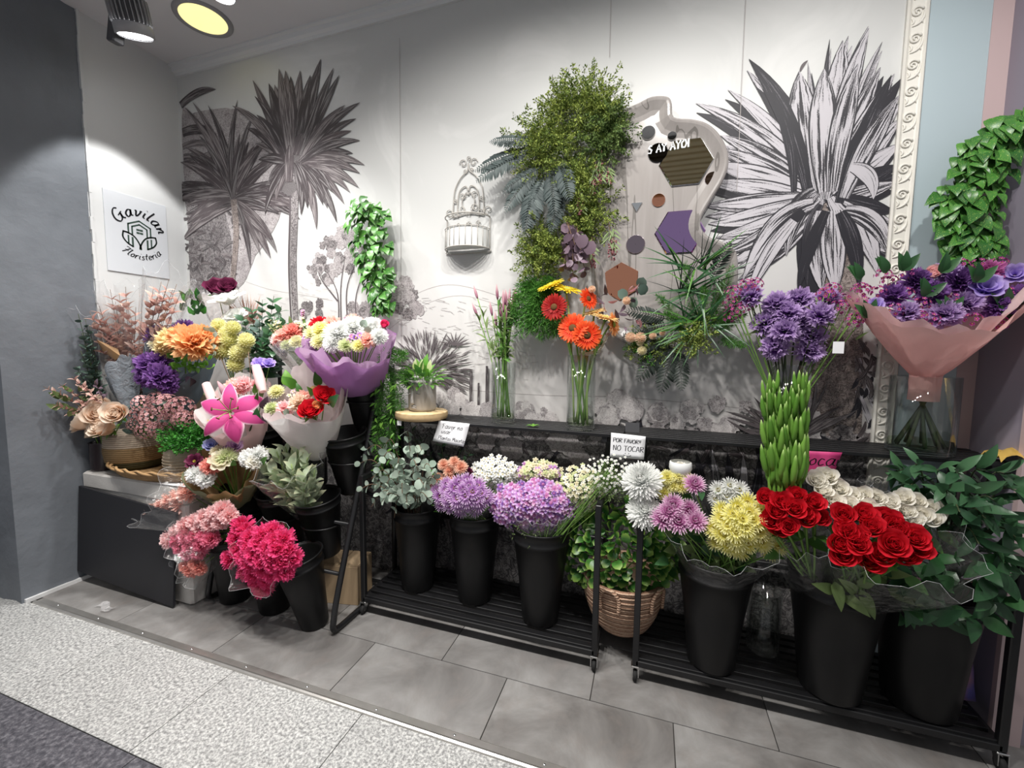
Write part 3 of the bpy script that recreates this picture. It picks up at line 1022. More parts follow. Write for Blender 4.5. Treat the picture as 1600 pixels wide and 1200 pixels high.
def petal(mb, az, r0, z0, L, wd, e0, e1, cup=0.2, nl=4, nw=2, mat=0, kind='rose', jag=0.0, tint=0.0, twist=0.0, rimmed=False):
    ca, sa = math.cos(az), math.sin(az)
    vs = []; g = []
    r, z = r0, z0
    ds = L / nl
    for i in range(nl + 1):
        s = i / nl
        e = e0 + (e1 - e0) * s
        if i:
            em = e0 + (e1 - e0) * (s - .5 / nl)
            r += math.cos(em) * ds; z += math.sin(em) * ds
        ww = wd / 2 * prof_w(kind, s)
        for j in range(nw + 1):
            q = -1 + 2 * j / nw
            off = cup * ww * (q * q)
            rr = r - math.sin(e) * off
            zz = z + math.cos(e) * off + twist * q * ww
            if jag and i == nl:
                d = jag * L * (rnd.uniform(-1, 1))
                rr += math.cos(e) * d; zz += math.sin(e) * d
            x = q * ww
            vs.append((rr * ca - x * sa, rr * sa + x * ca, zz)); g.append(s if not rimmed else max(abs(q) ** 3, .8 * s ** 4))
    fs = []
    for i in range(nl):
        for j in range(nw):
            a = i * (nw + 1) + j
            fs.append((a, a + 1, a + nw + 2, a + nw + 1))
    mb.add(vs, fs, mat, tint, g)


R_ = math.radians


def f_rose(op=1.0):
    mb = MB()
    n = 26
    for i in range(n):
        f = i / (n - 1)
        az = i * 2.399 + rnd.uniform(-.15, .15)
        petal(mb, az, 0.015 + 0.17 * f ** 1.1, -0.10 * f, 0.30 + 0.16 * f, 0.20 + 0.40 * f, R_(88 - 16 * f * op), R_(96 - 66 * f ** 1.7 * op), 0.6 - .2 * f, 4, 4, 0, 'rose', 0.02, rnd.random() * .35)
    for k in range(5):
        petal(mb, k * 1.256, .05, -.16, .3, .12, R_(20), R_(-20), .1, 3, 2, 1, 'point')
    mb.lathe([(.001, -.2), (.09, -.16), (.12, -.05), (.1, .1)], (0, 0, 0), 8, 0)
    return mb


def f_carnation():
    mb = MB()
    for ring, (n, e, r, L, z) in enumerate(((6, 88, .02, .36, .05), (11, 76, .05, .38, .04), (15, 60, .07, .40, .02), (18, 44, .08, .42, 0), (20, 26, .10, .42, -.03), (18, 6, .10, .42, -.07))):
        for i in range(n):
            az = 2 * PI * (i + .5 * (ring % 2)) / n + rnd.uniform(-.15, .15)
            petal(mb, az, r, z, L * rnd.uniform(.82, 1.1), .20 * rnd.uniform(.8, 1.25), R_(e + rnd.uniform(-10, 10)), R_(e - 8 + rnd.uniform(-30, 30)), rnd.uniform(-.9, .9), 3, 5, 0, 'fan', .20, rnd.random() * .6, rnd.uniform(-.6, .6))
    mb.lathe([(.001, -.45), (.07, -.42), (.09, -.25), (.12, -.08)], (0, 0, 0), 8, 1)
    return mb


def f_mum(layers=6, n0=10, nstep=3, pw=.10, ball=1.0, center=0.0, cmat=1, jag=0.0):
    """chrysanthemum: rings of strap petals from flat outside to upright inside"""
    mb = MB()
    for k in range(layers):
        f = k / max(1, layers - 1)            # 0 outside, 1 inside
        n = int(n0 + nstep * (layers - 1 - k))
        e = -10 * ball + (85 + 10 * ball) * f ** 1.0
        for i in range(n):
            az = 2 * PI * (i + .5 * (k % 2)) / n + rnd.uniform(-.08, .08)
            L = (.42 - .14 * f) * rnd.uniform(.92, 1.06)
            petal(mb, az, .05 * (1 - f) + .02 + center * .12, .05 * f * ball, L, pw, R_(e + rnd.uniform(-5, 5)), R_(e + 18 + rnd.uniform(-6, 10)), .5, 3, 2, 0, 'strap', jag, rnd.random() * .3)
    if center > 0:
        mb.lathe([(.19 * center, .0), (.17 * center, .05), (.09 * center, .085), (.001, .09)], (0, 0, 0.02), 12, cmat)
    else:
        mb.lathe([(.15, .0), (.15, .10), (.10, .20), (.001, .24)], (0, 0, 0), 10, 0)
    mb.lathe([(.001, -.14), (.07, -.1), (.09, -.03)], (0, 0, 0), 8, 2)
    return mb


def f_pompom():
    mb = MB()
    for i in range(90):
        z = 1 - 2 * (i + .5) / 90
        if z < -.75: continue
        az = i * 2.399
        e = math.asin(z)
        petal(mb, az, .24 * math.cos(e), .24 * z, .22, .13, e + R_(5), e + R_(50), .6, 3, 2, 0, 'strap', 0, rnd.random() * .4)
    mb.lathe([(.001, -.26), (.2, -.18), (.26, 0), (.2, .18), (.001, .26)], (0, 0, 0), 10, 0)
    return mb


def f_gerbera(petmat=0):
    mb = MB()
    for k, (n, L, e, r) in enumerate(((26, .40, 8, .10), (26, .38, 16, .10), (20, .16, 34, .09))):
        for i in range(n):
            az = 2 * PI * (i + .5 * k) / n + rnd.uniform(-.05, .05)
            petal(mb, az, r, .01 * k, L * rnd.uniform(.94, 1.04), .10 if k < 2 else .05, R_(e + rnd.uniform(-5, 5)), R_(e - 16 + rnd.uniform(-8, 8)), .25, 3, 2, 0, 'strap', 0, rnd.random() * .3)
    mb.lathe([(.001, -.13), (.06, -.12), (.11, -.04), (.11, .0)], (0, 0, 0), 10, 2)
    return mb


def f_small(n=5, pw=.34, e=25, cup=.3, center=.12):
    mb = MB()
    for i in range(n):
        petal(mb, 2 * PI * i / n + rnd.uniform(-.1, .1), .04, 0, .42, pw, R_(e), R_(e - 25), cup, 3, 2, 0, 'strap', 0, rnd.random() * .3)
    mb.lathe([(center, 0), (center * .7, .07), (.001, .09)], (0, 0, .02), 6, 1)
    return mb


def f_lisianthus():
    mb = MB()
    for k, (n, e, L) in enumerate(((6, 50, .5), (6, 70, .48), (5, 84, .4))):
        for i in range(n):
            petal(mb, 2 * PI * (i + .5 * k) / n, .05, 0, L, .44, R_(e + 12), R_(e - 30), .35, 5, 4, 0, 'rose', .03, rnd.random() * .3)
    return mb


def f_cup(n=7, L=.52, wd=.40, e0=40, e1=5):
    mb = MB()
    for k in range(2):
        for i in range(n):
            petal(mb, 2 * PI * (i + .5 * k) / n + rnd.uniform(-.1, .1), .03, 0, L * (1 - .15 * k), wd, R_(e0 + 18 * k), R_(e1 + 30 * k), .45, 5, 4, 0, 'rose', 0, rnd.random() * .3)
    for i in range(14):
        a = 2 * PI * i / 14
        mb.tube([(.02 * math.cos(a), .02 * math.sin(a), .03), (.07 * math.cos(a), .07 * math.sin(a), .16)], .009, 4, 1)
    return mb


def f_lily():
    mb = MB()
    for k in range(6):
        petal(mb, k * PI / 3 + rnd.uniform(-.06, .06), .03, 0, .64 + rnd.uniform(-.03, .05), .36 if k % 2 else .27, R_(42), R_(-50 - rnd.uniform(0, 30)), -.2, 8, 6, 0, 'point', 0, rnd.random() * .3, 0, True)
    for i in range(6):
        a = i * PI / 3 + .4
        e = Vector((.20 * math.cos(a), .20 * math.sin(a), .42))
        mb.tube(bez((0, 0, .05), (.03 * math.cos(a), .03 * math.sin(a), .3), e, 6), .008, 5, 1)
        mb.tube([e + Vector((-.03 * math.sin(a), .03 * math.cos(a), 0)), e, e + Vector((.03 * math.sin(a), -.03 * math.cos(a), 0))], .012, 5, 2)
    mb.tube(bez((0, 0, .05), (0, .02, .3), (.02, .05, .5), 6), .012, 5, 1)
    return mb


_fc = {}


def flower(kind, color, variants=3):
    """mesh of a flower kind in a colour; a few shapes of each"""
    key = (kind, color)
    if key not in _fc:
        mk = {'rose': lambda: f_rose(), 'rosebud': lambda: f_rose(.5), 'carnation': f_carnation,
              'mum': lambda: f_mum(6, 10, 4, .085), 'bigmum': lambda: f_mum(9, 12, 4, .07, 1.3), 'daisymum': lambda: f_mum(3, 15, 4, .085, .4, .62, 1),
              'mauvemum': lambda: f_mum(5, 14, 3, .075, .5, .5, 3), 'pompom': f_pompom, 'gerbera': f_gerbera, 'small': lambda: f_small(),
              'lisianthus': f_lisianthus, 'cup': f_cup, 'lily': f_lily, 'wax': lambda: f_small(5, .3, 10, .2, .16)}[kind]
        pm = 'petal_' + color
        ms = {'rose': [pm, 'leaf_green'], 'rosebud': [pm, 'leaf_green'], 'carnation': [pm, 'leaf_green'], 'lily': [pm, 'stem_pale', 'center_brown'], 'cup': [pm, 'center_yellow'], 'wax': [pm, 'petal_mauve' if color in ('lilac', 'mauve', 'purple', 'magenta') else 'petal_cream']}.get(kind, [pm, 'center_yellow', 'leaf_green', 'center_plum'])
        _fc[key] = []
        for v in range(1 if kind in ('small', 'wax', 'lily') else variants):
            me = mk().mesh(kind, ms)
            _fc[key].append(me)
    return rnd.choice(_fc[key])


FN = {'mum': 'chrysanthemum', 'bigmum': 'chrysanthemum', 'daisymum': 'chrysanthemum', 'mauvemum': 'chrysanthemum', 'rosebud': 'rose', 'small': 'floret', 'wax': 'floret', 'cup': 'open_flower'}


def put(root, kind, color, pos, face, d, spin=None, name=None):
    M = frame(face, pos, d, rnd.uniform(0, 6.28) if spin is None else spin)
    return link(name or FN.get(kind, kind), flower(kind, color), root, M)


# --- leaves: +Y along the blade, +Z the upper side
def leaf_mb(wd=.4, shape='lance', fold=.25, curl=.35, nl=6, stem=0.0):
    mb = MB()
    vs = []; g = []
    y = stem; z = 0
    for i in range(nl + 1):
        s = i / nl
        e = curl * (.5 - s) * 1.2
        if i:
            y += math.cos(e) / nl; z += math.sin(e) / nl
        if shape == 'lance': ww = math.sin(PI * min(1, s ** .85)) ** .9
        elif shape == 'ovate': ww = math.sin(PI * s ** .62) ** .85 if s < 1 else 0
        elif shape == 'round': ww = math.sqrt(max(0, 1 - (2 * s - 1) ** 2))
        elif shape == 'heart': ww = max(0, math.sin(PI * min(1, (.18 + .82 * s) ** .7))) if s > 0 else .35
        elif shape == 'grass': ww = (1 - s) ** .6
        ww = max(ww, .03 if 0 < i < nl else .015) * wd / 2
        for u in (-1, 0, 1):
            vs.append((u * ww, y, z + abs(u) * ww * fold)); g.append(s)
    fs = []
    for i in range(nl):
        for k in range(2):
            a = i * 3 + k
            fs.append((a, a + 1, a + 4, a + 3))
    mb.add(vs, fs, 0, 0, g)
    if stem: mb.tube([(0, 0, 0), (0, stem, 0)], .012, 4, 1)
    return mb


_lc = {}


def leaf_mesh(mat, wd=.4, shape='lance', fold=.25, curl=.35, nl=6):
    key = (mat, wd, shape, fold, curl, nl)
    if key not in _lc:
        _lc[key] = leaf_mb(wd, shape, fold, curl, nl).mesh('leaf', [mat, mat])
    return _lc[key]


def leaf(root, mesh, pos, along, up, L, name='leaf'):
    return link(name, mesh, root, frame_yz(along, up, pos, L))


def base_leaf(wd=.5, n=2):
    m = leaf_mb(wd, 'lance', .2, .3, n)
    return (m.v, m.f, m.g)


def fan_dirs(axis, n, spread, power=1.0):
    """golden-angle directions in a cone round axis"""
    q = Vector(axis).normalized().to_track_quat('Z', 'Y')
    out = []
    for i in range(n):
        th = spread * ((i + .5) / n) ** (0.5 * power)
        ph = i * 2.399 + rnd.uniform(-.2, .2)
        out.append(q @ Vector((math.sin(th) * math.cos(ph), math.sin(th) * math.sin(ph), math.cos(th))))
    return out


def fern(root, base, direction, up, L, mat, wd=.32, n=22, name='frond', droop=.25):
    """a frond: midrib with paired leaflets, one part"""
    mb = MB()
    d = Vector(direction).normalized(); up = Vector(up)
    side = d.cross(up).normalized(); nrm = side.cross(d)
    base = Vector(base)
    mid = base + d * L * .5 + nrm * L * droop * .4
    tip = base + d * L - nrm * L * droop * .3
    sp = bez(base, mid, tip, n + 1)
    mb.tube(sp, [.0025 * (1 - .7 * i / n) for i in range(n + 1)], 4, 0, .3)
    for i in range(2, n + 1):
        s = i / n
        ll = L * wd * (math.sin(PI * min(.97, .12 + .84 * s)) ** .8) * .55
        tg = (sp[i] - sp[i - 1]).normalized()
        for sd in (-1, 1):
            dr = (side * sd * 1.0 + tg * .55 - nrm * .25 + rv(.1)).normalized()
            m = frame_yz(dr, nrm, sp[i], (ll * .8, ll, ll))
            b = leaf_mb(.34, 'lance', .2, .5, 4)
            mb.add([m @ Vector(p) for p in b.v], b.f, 0, rnd.random() * .6, b.g)
    return part(name, mb, [mat], root)


def plume(root, base, tip, r, mat, n=900, name='plume', bend=None, needle=.022):
    """foxtail asparagus plume: a stem bristling with needles, one part"""
    base, tip = Vector(base), Vector(tip)
    mid = (base + tip) / 2 + (Vector(bend) if bend else rv(.01))
    sp = bez(base, mid, tip, 24)
    mats = []
    for i in range(n):
        s = rnd.random()
        p = sp[int(s * 23)]
        tg = (sp[min(23, int(s * 23) + 1)] - sp[max(0, int(s * 23) - 1)]).normalized()
        d = (rv(1) + tg * .6).normalized()
        p = p + d * r * rnd.random() ** .6 * (math.sin(PI * min(.97, .1 + .85 * s)) ** .5)
        p.y = min(p.y, 2.005)
        mats.append(frame_yz(d, rv(1), p, needle * rnd.uniform(.7, 1.3)))
    me = scatter(name, [mat], base_leaf(.12, 2), [list(map(list, m)) for m in mats])
    o = link(name, me, root)
    o['kind'] = 'stuff'
    return o


def sprays(root, base, dirs, L, mat, leafL=.016, per=60, name='foliage', wd=.5, stemmat=None, droop=0.0, clump=.018):
    """feathery sprays (juniper, cypress, boxwood): branchlets densely set with tiny leaves, one part"""
    mats = []
    tints = []
    for d in dirs:
        l = L * rnd.uniform(.7, 1.1)
        b = Vector(base) + rv(.012)
        tip = b + Vector(d) * l + Vector((0, 0, -droop * l))
        sp = bez(b, b + Vector(d) * l * .5 + rv(.02), tip, 14)
        tt = rnd.random()
        for i in range(per):
            s = rnd.random() ** .8
            p = sp[int(s * 13)] + rv(clump * (1.1 - .7 * s))
            p.y = min(p.y, 2.005)
            dd = (Vector(d) * .7 + rv(1)).normalized()
            mats.append(list(map(list, frame_yz(dd, rv(1), p, leafL * rnd.uniform(.6, 1.3)))))
            tints.append((tt + rnd.uniform(-.25, .25)) % 1.0)
    me = scatter(name, [mat], base_leaf(wd, 2), mats, np.array(tints))
    o = link(name, me, root)
    o['kind'] = 'stuff'
    return o


def florets(root, pts, mesh_mb, mats, size, name='florets'):
    """many tiny flowers too small to pick apart, joined into one part; pts = [(pos, dir)]"""
    b = (mesh_mb.v, mesh_mb.f)
    A = [list(map(list, frame(d, p, size * rnd.uniform(.75, 1.25), rnd.uniform(0, 6)))) for p, d in pts]
    me = scatter(name, mats, b, A, None, True)
    mi = np.tile(np.array(mesh_mb.m, dtype=np.int32), len(A))
    if len(mats) > 1: me.polygons.foreach_set('material_index', mi)
    g = me.attributes.get('g') or me.attributes.new('g', 'FLOAT', 'POINT')
    g.data.foreach_set('value', np.tile(np.array(mesh_mb.g, dtype=np.float32), len(A)))
    o = link(name, me, root)
    o['kind'] = 'stuff'
    return o


def stems(root, pairs, r, mat, name='stem', n=6, bend=.0):
    for a, b in pairs:
        a, b = Vector(a), Vector(b)
        mb = MB(); mb.tube(bez(a, (a + b) / 2 + rv(bend), b, n), r, 6, 0, .0)
        part(name, mb, [mat], root)


def dome(c, axis, R, n, half=80, flat=1.0):
    """points and outward directions on a cap round axis"""
    q = Vector(axis).normalized().to_track_quat('Z', 'Y')
    out = []
    for i in range(n):
        cz = 1 - (1 - math.cos(math.radians(half))) * (i + .5) / n
        th = math.acos(cz)
        ph = i * 2.399 + .5
        d = q @ Vector((math.sin(th) * math.cos(ph), math.sin(th) * math.sin(ph), math.cos(th)))
        off = q @ Vector((math.sin(th) * math.cos(ph) * R, math.sin(th) * math.sin(ph) * R, math.cos(th) * R * flat))
        out.append((Vector(c) + off, d))
    return out


def branch(root, pts, mesh, n, L, mat_stem, rad=.0025, spread=.8, pair=True, name='leaf', stem=True):
    """a leafy twig: stem part and separate leaves alternating along it"""
    sp = catmull(pts, 6)
    if stem:
        mb = MB(); mb.tube(sp, [rad * (1.2 - .6 * i / len(sp)) for i in range(len(sp))], 5)
        part('stem', mb, [mat_stem], root)
    k = len(sp)
    for i in range(n):
        s = .18 + .82 * (i + .5) / n
        j = min(k - 2, int(s * (k - 1)))
        tg = (sp[j + 1] - sp[j]).normalized()
        a = i * (PI / 2 if pair else 2.4) + rnd.uniform(-.5, .5)
        o = tg.orthogonal().normalized()
        o = Quaternion(tg, a) @ o
        for sd in ((1, -1) if pair else (1,)):
            dr = (o * sd * spread + tg * .6 + rv(.2)).normalized()
            upv = (tg * .8 + Vector((0, -.35, .5)) + rv(.3))
            leaf(root, mesh, sp[j], dr, upv, L * rnd.uniform(.7, 1.15) * (1.05 - .35 * s), name)


# --- containers and wraps
plain('bucket_black', (0.006, 0.006, 0.0065), 0.42, 0.3, 0, 20, 0.2)
glassmat('vase_glass')
t = NT('vase_water'); tr = t.node('ShaderNodeBsdfTransparent'); tr.inputs[0].default_value = (.86, .9, .8, 1); t.l(tr.outputs[0], t.out.inputs[0]); t.n.remove(t.b)
filmmat('film_clear', (0.99, 0.99, 0.99), 0.98)
filmmat('film_glint', (0.95, 0.96, 0.97), 0.75, 0.15)
filmmat('film_milky', (0.90, 0.89, 0.89), 0.72, 0.2)
filmmat('film_grey', (0.42, 0.47, 0.52), 0.45, 0.2)
papermat('paper_pink', (0.88, 0.55, 0.52)); papermat('paper_pale_pink', (0.88, 0.68, 0.67)); papermat('paper_white', (0.78, 0.78, 0.76))
papermat('paper_blue_grey', (0.30, 0.38, 0.45)); papermat('paper_purple', (0.46, 0.24, 0.50), .4); papermat('paper_kraft', (0.52, 0.33, 0.17)); papermat('paper_olive', (0.30, 0.33, 0.20))
papermat('paper_lilac', (0.60, 0.40, 0.60), .4); papermat('paper_blush', (0.76, 0.66, 0.66), .4)


def axes_of(axis):
    z = Vector(axis).normalized()
    x = Vector((1, 0, 0)) - z * z.x
    x.normalize()
    return x, z.cross(x), z


def cone_wrap(root, tip, axis, H, r0, rim, mat, hrim=None, ruffle=.012, waves=9, ease=1.0, name='wrap', nt=56, nz=9, arc=(0, 2 * PI), crumple=.004):
    """a sheet rolled round a bunch: rim(theta) gives the radius, hrim(theta) the height factor (theta 0 right, 270deg towards the viewer side)"""
    x, y, z = axes_of(axis)
    tip = Vector(tip)
    mb = MB()
    vs = []; fs = []
    ph = rnd.uniform(0, 6)
    full = abs(arc[1] - arc[0] - 2 * PI) < 1e-6
    for i in range(nz + 1):
        s = i / nz
        for j in range(nt + (0 if full else 1)):
            th = arc[0] + (arc[1] - arc[0]) * j / nt
            R = rim(th) if callable(rim) else rim
            h = H * (hrim(th) if hrim else 1)
            r = r0 + (R - r0) * s ** ease + s * s * ruffle * math.sin(waves * th + ph) + s * rnd.uniform(-crumple, crumple) * (.4 if i == nz else 1)
            zz = h * s + s * ruffle * .8 * math.sin(waves * 1.7 * th + ph)
            vs.append(tip + x * r * math.cos(th) + y * r * math.sin(th) + z * zz)
    nn = nt if full else nt + 1
    for i in range(nz):
        for j in range(nt):
            jj = (j + 1) % nn
            fs.append((i * nn + j, i * nn + jj, (i + 1) * nn + jj, (i + 1) * nn + j))
    mb.add(vs, fs)
    o_ = part(name, mb, [mat], root)
    if mat.startswith('film'):
        eb = MB(); eb.tube(vs[nz * nn:], .0006, 5, 0, 0, False, full); part('film_edge_glint', eb, ['film_glint'], root)  # pale bead added along the rim as the film's edge highlight
    return o_


def bucket(label, base, h=.42, rt=.12, rb=.085, lean=(0, 0, 1), group='black florist buckets'):
    M = frame(lean, (0, 0, 0))
    o = thing('flower_bucket', label, 'bucket', base, group)
    mb = MB()
    pr = [(.001, 0), (rb * .95, 0), (rb, .008), (rb + (rt - rb) * .5, h * .5), (rt, h * .86), (rt + .004, h * .865), (rt + .004, h * .885), (rt + .001, h * .89), (rt + .003, h * .985), (rt + .009, h * .99), (rt + .009, h), (rt + .002, h), (rt - .002, h * .97), (rb - .003, .012), (.001, .012)]
    mb.lathe(pr, base, 36, 0, M.to_3x3())
    part('body', mb, ['bucket_black'], o)
    mb = MB()
    ring = [Vector(base) + M.to_3x3() @ Vector((math.cos(a) * (rt + .006), math.sin(a) * (rt + .006), h)) for a in [2 * PI * i / 36 for i in range(36)]]
    mb.tube(ring, .0045, 6, 0, 0, False, True)
    part('rim', mb, ['bucket_black'], o)
    return o


def vase(label, base, h, r, water=.25, group='clear glass cylinder vases', cat='vase'):
    o = thing('glass_vase', label, cat, base, group)
    mb = MB()
    mb.lathe([(.001, 0), (r * .93, 0), (r, .006), (r, h), (r - .004, h), (r - .004, .02), (.001, .016)], base, 36)
    part('glass', mb, ['vase_glass'], o)
    if water:
        mb = MB()
        mb.lathe([(.001, .018), (r - .0055, .021), (r - .0055, h * water), (.001, h * water)], base, 28)
        part('water', mb, ['vase_water'], o)
    return o
# ================================================================== fittings
plain('metal_black', (0.010, 0.010, 0.011), 0.38, 0.45, 0, 30, 0.2)
plain('slat_black', (0.006, 0.006, 0.007), 0.5, 0.4, 0, 25, 0.3)
plain('castor_silver', (0.62, 0.62, 0.62), 0.25, 0.5, 1.0)
plain('rubber', (0.02, 0.02, 0.02), 0.7, 0.2)
plain('wire_white', (0.42, 0.40, 0.37), 0.4, 0.4)
plain('liner_white', (0.66, 0.67, 0.66), 0.5, 0.3, 0, 20, 0.06)
plain('ink_black', (0.012, 0.012, 0.015), 0.6, 0.2)
plain('ink_green', (0.035, 0.065, 0.05), 0.5, 0.3)
plain('reflection_white', (0.85, 0.87, 0.88), 0.5, 0.3)
plain('note_paper', (0.78, 0.78, 0.80), 0.6, 0.2)
plain('card_pink', (0.55, 0.05, 0.19), 0.4, 0.4)
plain('sign_plastic', (0.60, 0.62, 0.65), 0.35, 0.4)
t = NT('foam_white'); t.set(t.mix(t.noise(14, 4), (0.50, 0.48, 0.45), (0.66, 0.64, 0.61)), 0.8, 0, 0.2); t.bump(t.noise(120, 3), .25, .004)
plain('board_black', (0.018, 0.018, 0.022), 0.55, 0.35, 0, 6, 0.25)
t = NT('wood_slab')
sp_ = t.node('ShaderNodeTexWave', wave_type='RINGS', rings_direction='Z'); sp_.inputs['Scale'].default_value = 9; sp_.inputs['Distortion'].default_value = 3; sp_.inputs['Detail'].default_value = 3
t.l(t.obj(), sp_.inputs['Vector'])
t.set(t.mix(sp_.outputs['Fac'], (0.55, 0.38, 0.19), (0.70, 0.55, 0.33)), 0.6, 0, 0.3)
plain('bark_edge', (0.52, 0.37, 0.20), 0.75, 0.2, 0, 40, 0.3)

# --- two rolling racks with a slatted shelf against the wall
def rack(x0, x1, label, s0, s1):
    o = thing('display_rack', label, 'rack', ((x0 + x1) / 2, 1.81, 0), 'black rolling racks')
    q = .024
    for i in range(8):
        y = 1.655 + i * .046
        mb = MB(); mb.box(((x0 + x1) / 2, y, .088), (x1 - x0 - .01, .028, .014), 0, None, 0, .002)
        part('tray_slat', mb, ['slat_black'], o, False)
    for i in range(6):
        y = 1.787 + i * .039
        mb = MB(); mb.box(((s0 + s1) / 2, y, .943), (s1 - s0, .027, .014), 0, None, 0, .002)
        part('shelf_slat', mb, ['slat_black'], o, False)
    for x in (x0, x1):
        for y, h in ((1.645, .69), (1.98, .936)):
            mb = MB(); mb.box((x, y, (h + .065) / 2), (q, q, h - .065), 0, None, 0, .003)
            part('post', mb, ['metal_black'], o, False)
        for z in (.678, .074):
            mb = MB(); mb.box((x, 1.8125, z), (q * .96, .335, q), 0, None, 0, .003)
            part('side_rail', mb, ['metal_black'], o, False)
        mb = MB(); mb.box((x, 1.88, .924), (q * .9, .20, .022)); part('bracket', mb, ['metal_black'], o, False)
        for y in (1.645, 1.98):
            c = Vector((x, y, 0))
            mb = MB()
            mb.box(c + Vector((0, 0, .061)), (.032, .032, .006), 0, None, 0, .002)
            for s in (-1, 1):
                v = [(s * .011, -.016, .058), (s * .011, .014, .058), (s * .011, -.004, .018), (s * .011, -.018, .022)]
                v = [c + Vector(p) for p in v] + [c + Vector(p) + Vector((s * .003, 0, 0)) for p in v]
                mb.add(v, [(0, 1, 2, 3), (4, 7, 6, 5), (0, 4, 5, 1), (1, 5, 6, 2), (2, 6, 7, 3), (3, 7, 4, 0)])
            cs = part('castor', mb, ['castor_silver'], o, False)
            mb = MB(); mb.lathe([(.001, -.008), (.019, -.008), (.022, -.005), (.022, .005), (.019, .008), (.001, .008)], c + Vector((0, -.006, .0225)), 18, 0, Matrix.Rotation(PI / 2, 3, 'Y'))
            wv = MB(); wv.v, wv.f, wv.m, wv.t, wv.g, wv.uv = mb.v, mb.f, mb.m, mb.t, mb.g, mb.uv
            sub('wheel', wv, ['rubber'], cs)
    for y, z in ((1.645, .074), (1.98, .074), (1.98, .40)):
        mb = MB(); mb.box(((x0 + x1) / 2, y, z), (x1 - x0, q, q), 0, None, 0, .003)
        part('long_rail', mb, ['metal_black'], o, False)
    return o
rack(-1.29, -0.175, 'black slatted metal rack on castors under the gerbera vase', -1.295, -0.098)
rack(-0.015, 1.085, 'black slatted metal rack on castors under the pink wrapped bouquet', -0.092, 1.125)

# --- bent-tube bucket stand at the left
def stand():
    o = thing('bucket_stand', 'black bent-tube stand holding tiers of flower buckets at the left', 'stand', (-1.7, 1.6, 0))
    for x in (-1.315, -2.09):
        pts = [(x, 1.86, .02), (x, 1.66, .017), (x, 1.50, .017), (x, 1.462, .03), (x, 1.465, .075), (x, 1.50, .20), (x, 1.66, .65), (x, 1.79, 1.02), (x, 1.83, 1.14), (x, 1.855, 1.19), (x, 1.895, 1.20), (x, 1.925, 1.17), (x, 1.94, 1.10), (x, 1.94, .02)]
        mb = MB(); mb.tube(catmull(pts, 5), .0135, 10)
        part('side_tube', mb, ['metal_black'], o)
    for y, z in ((1.60, .46), (1.70, .76), (1.80, 1.04), (1.86, .03), (1.53, .25)):
        mb = MB(); mb.tube([(-2.09, y, z), (-1.315, y, z)], .009, 8)
        part('cross_bar', mb, ['metal_black'], o)
    return o
stand()

# --- foam crate with a black board in front
o = thing('foam_crate', 'white foam crate under the wicker tray by the grey pillar', 'crate', (-2.53, 1.6, 0))
mb = MB(); mb.box((-2.525, 1.585, .26), (.79, .36, .52), 0, None, 0, .012); part('body', mb, ['foam_white'], o, False)
mb = MB(); mb.box((-2.525, 1.585, .562), (.80, .37, .085), 0, None, 0, .012); part('lid', mb, ['foam_white'], o, False)
mb = MB(); mb.box((0, 0, 0), (.745, .012, .475), 0, Matrix.Rotation(R_(4), 3, 'Y') @ Matrix.Rotation(R_(-2), 3, 'X'))
mb.v = [tuple(Vector(p) + Vector((-2.55, 1.372, .272))) for p in mb.v]
solo('black_board', mb, ['board_black'], 'black rectangular board leaning against the white foam crate', 'board', None, False)

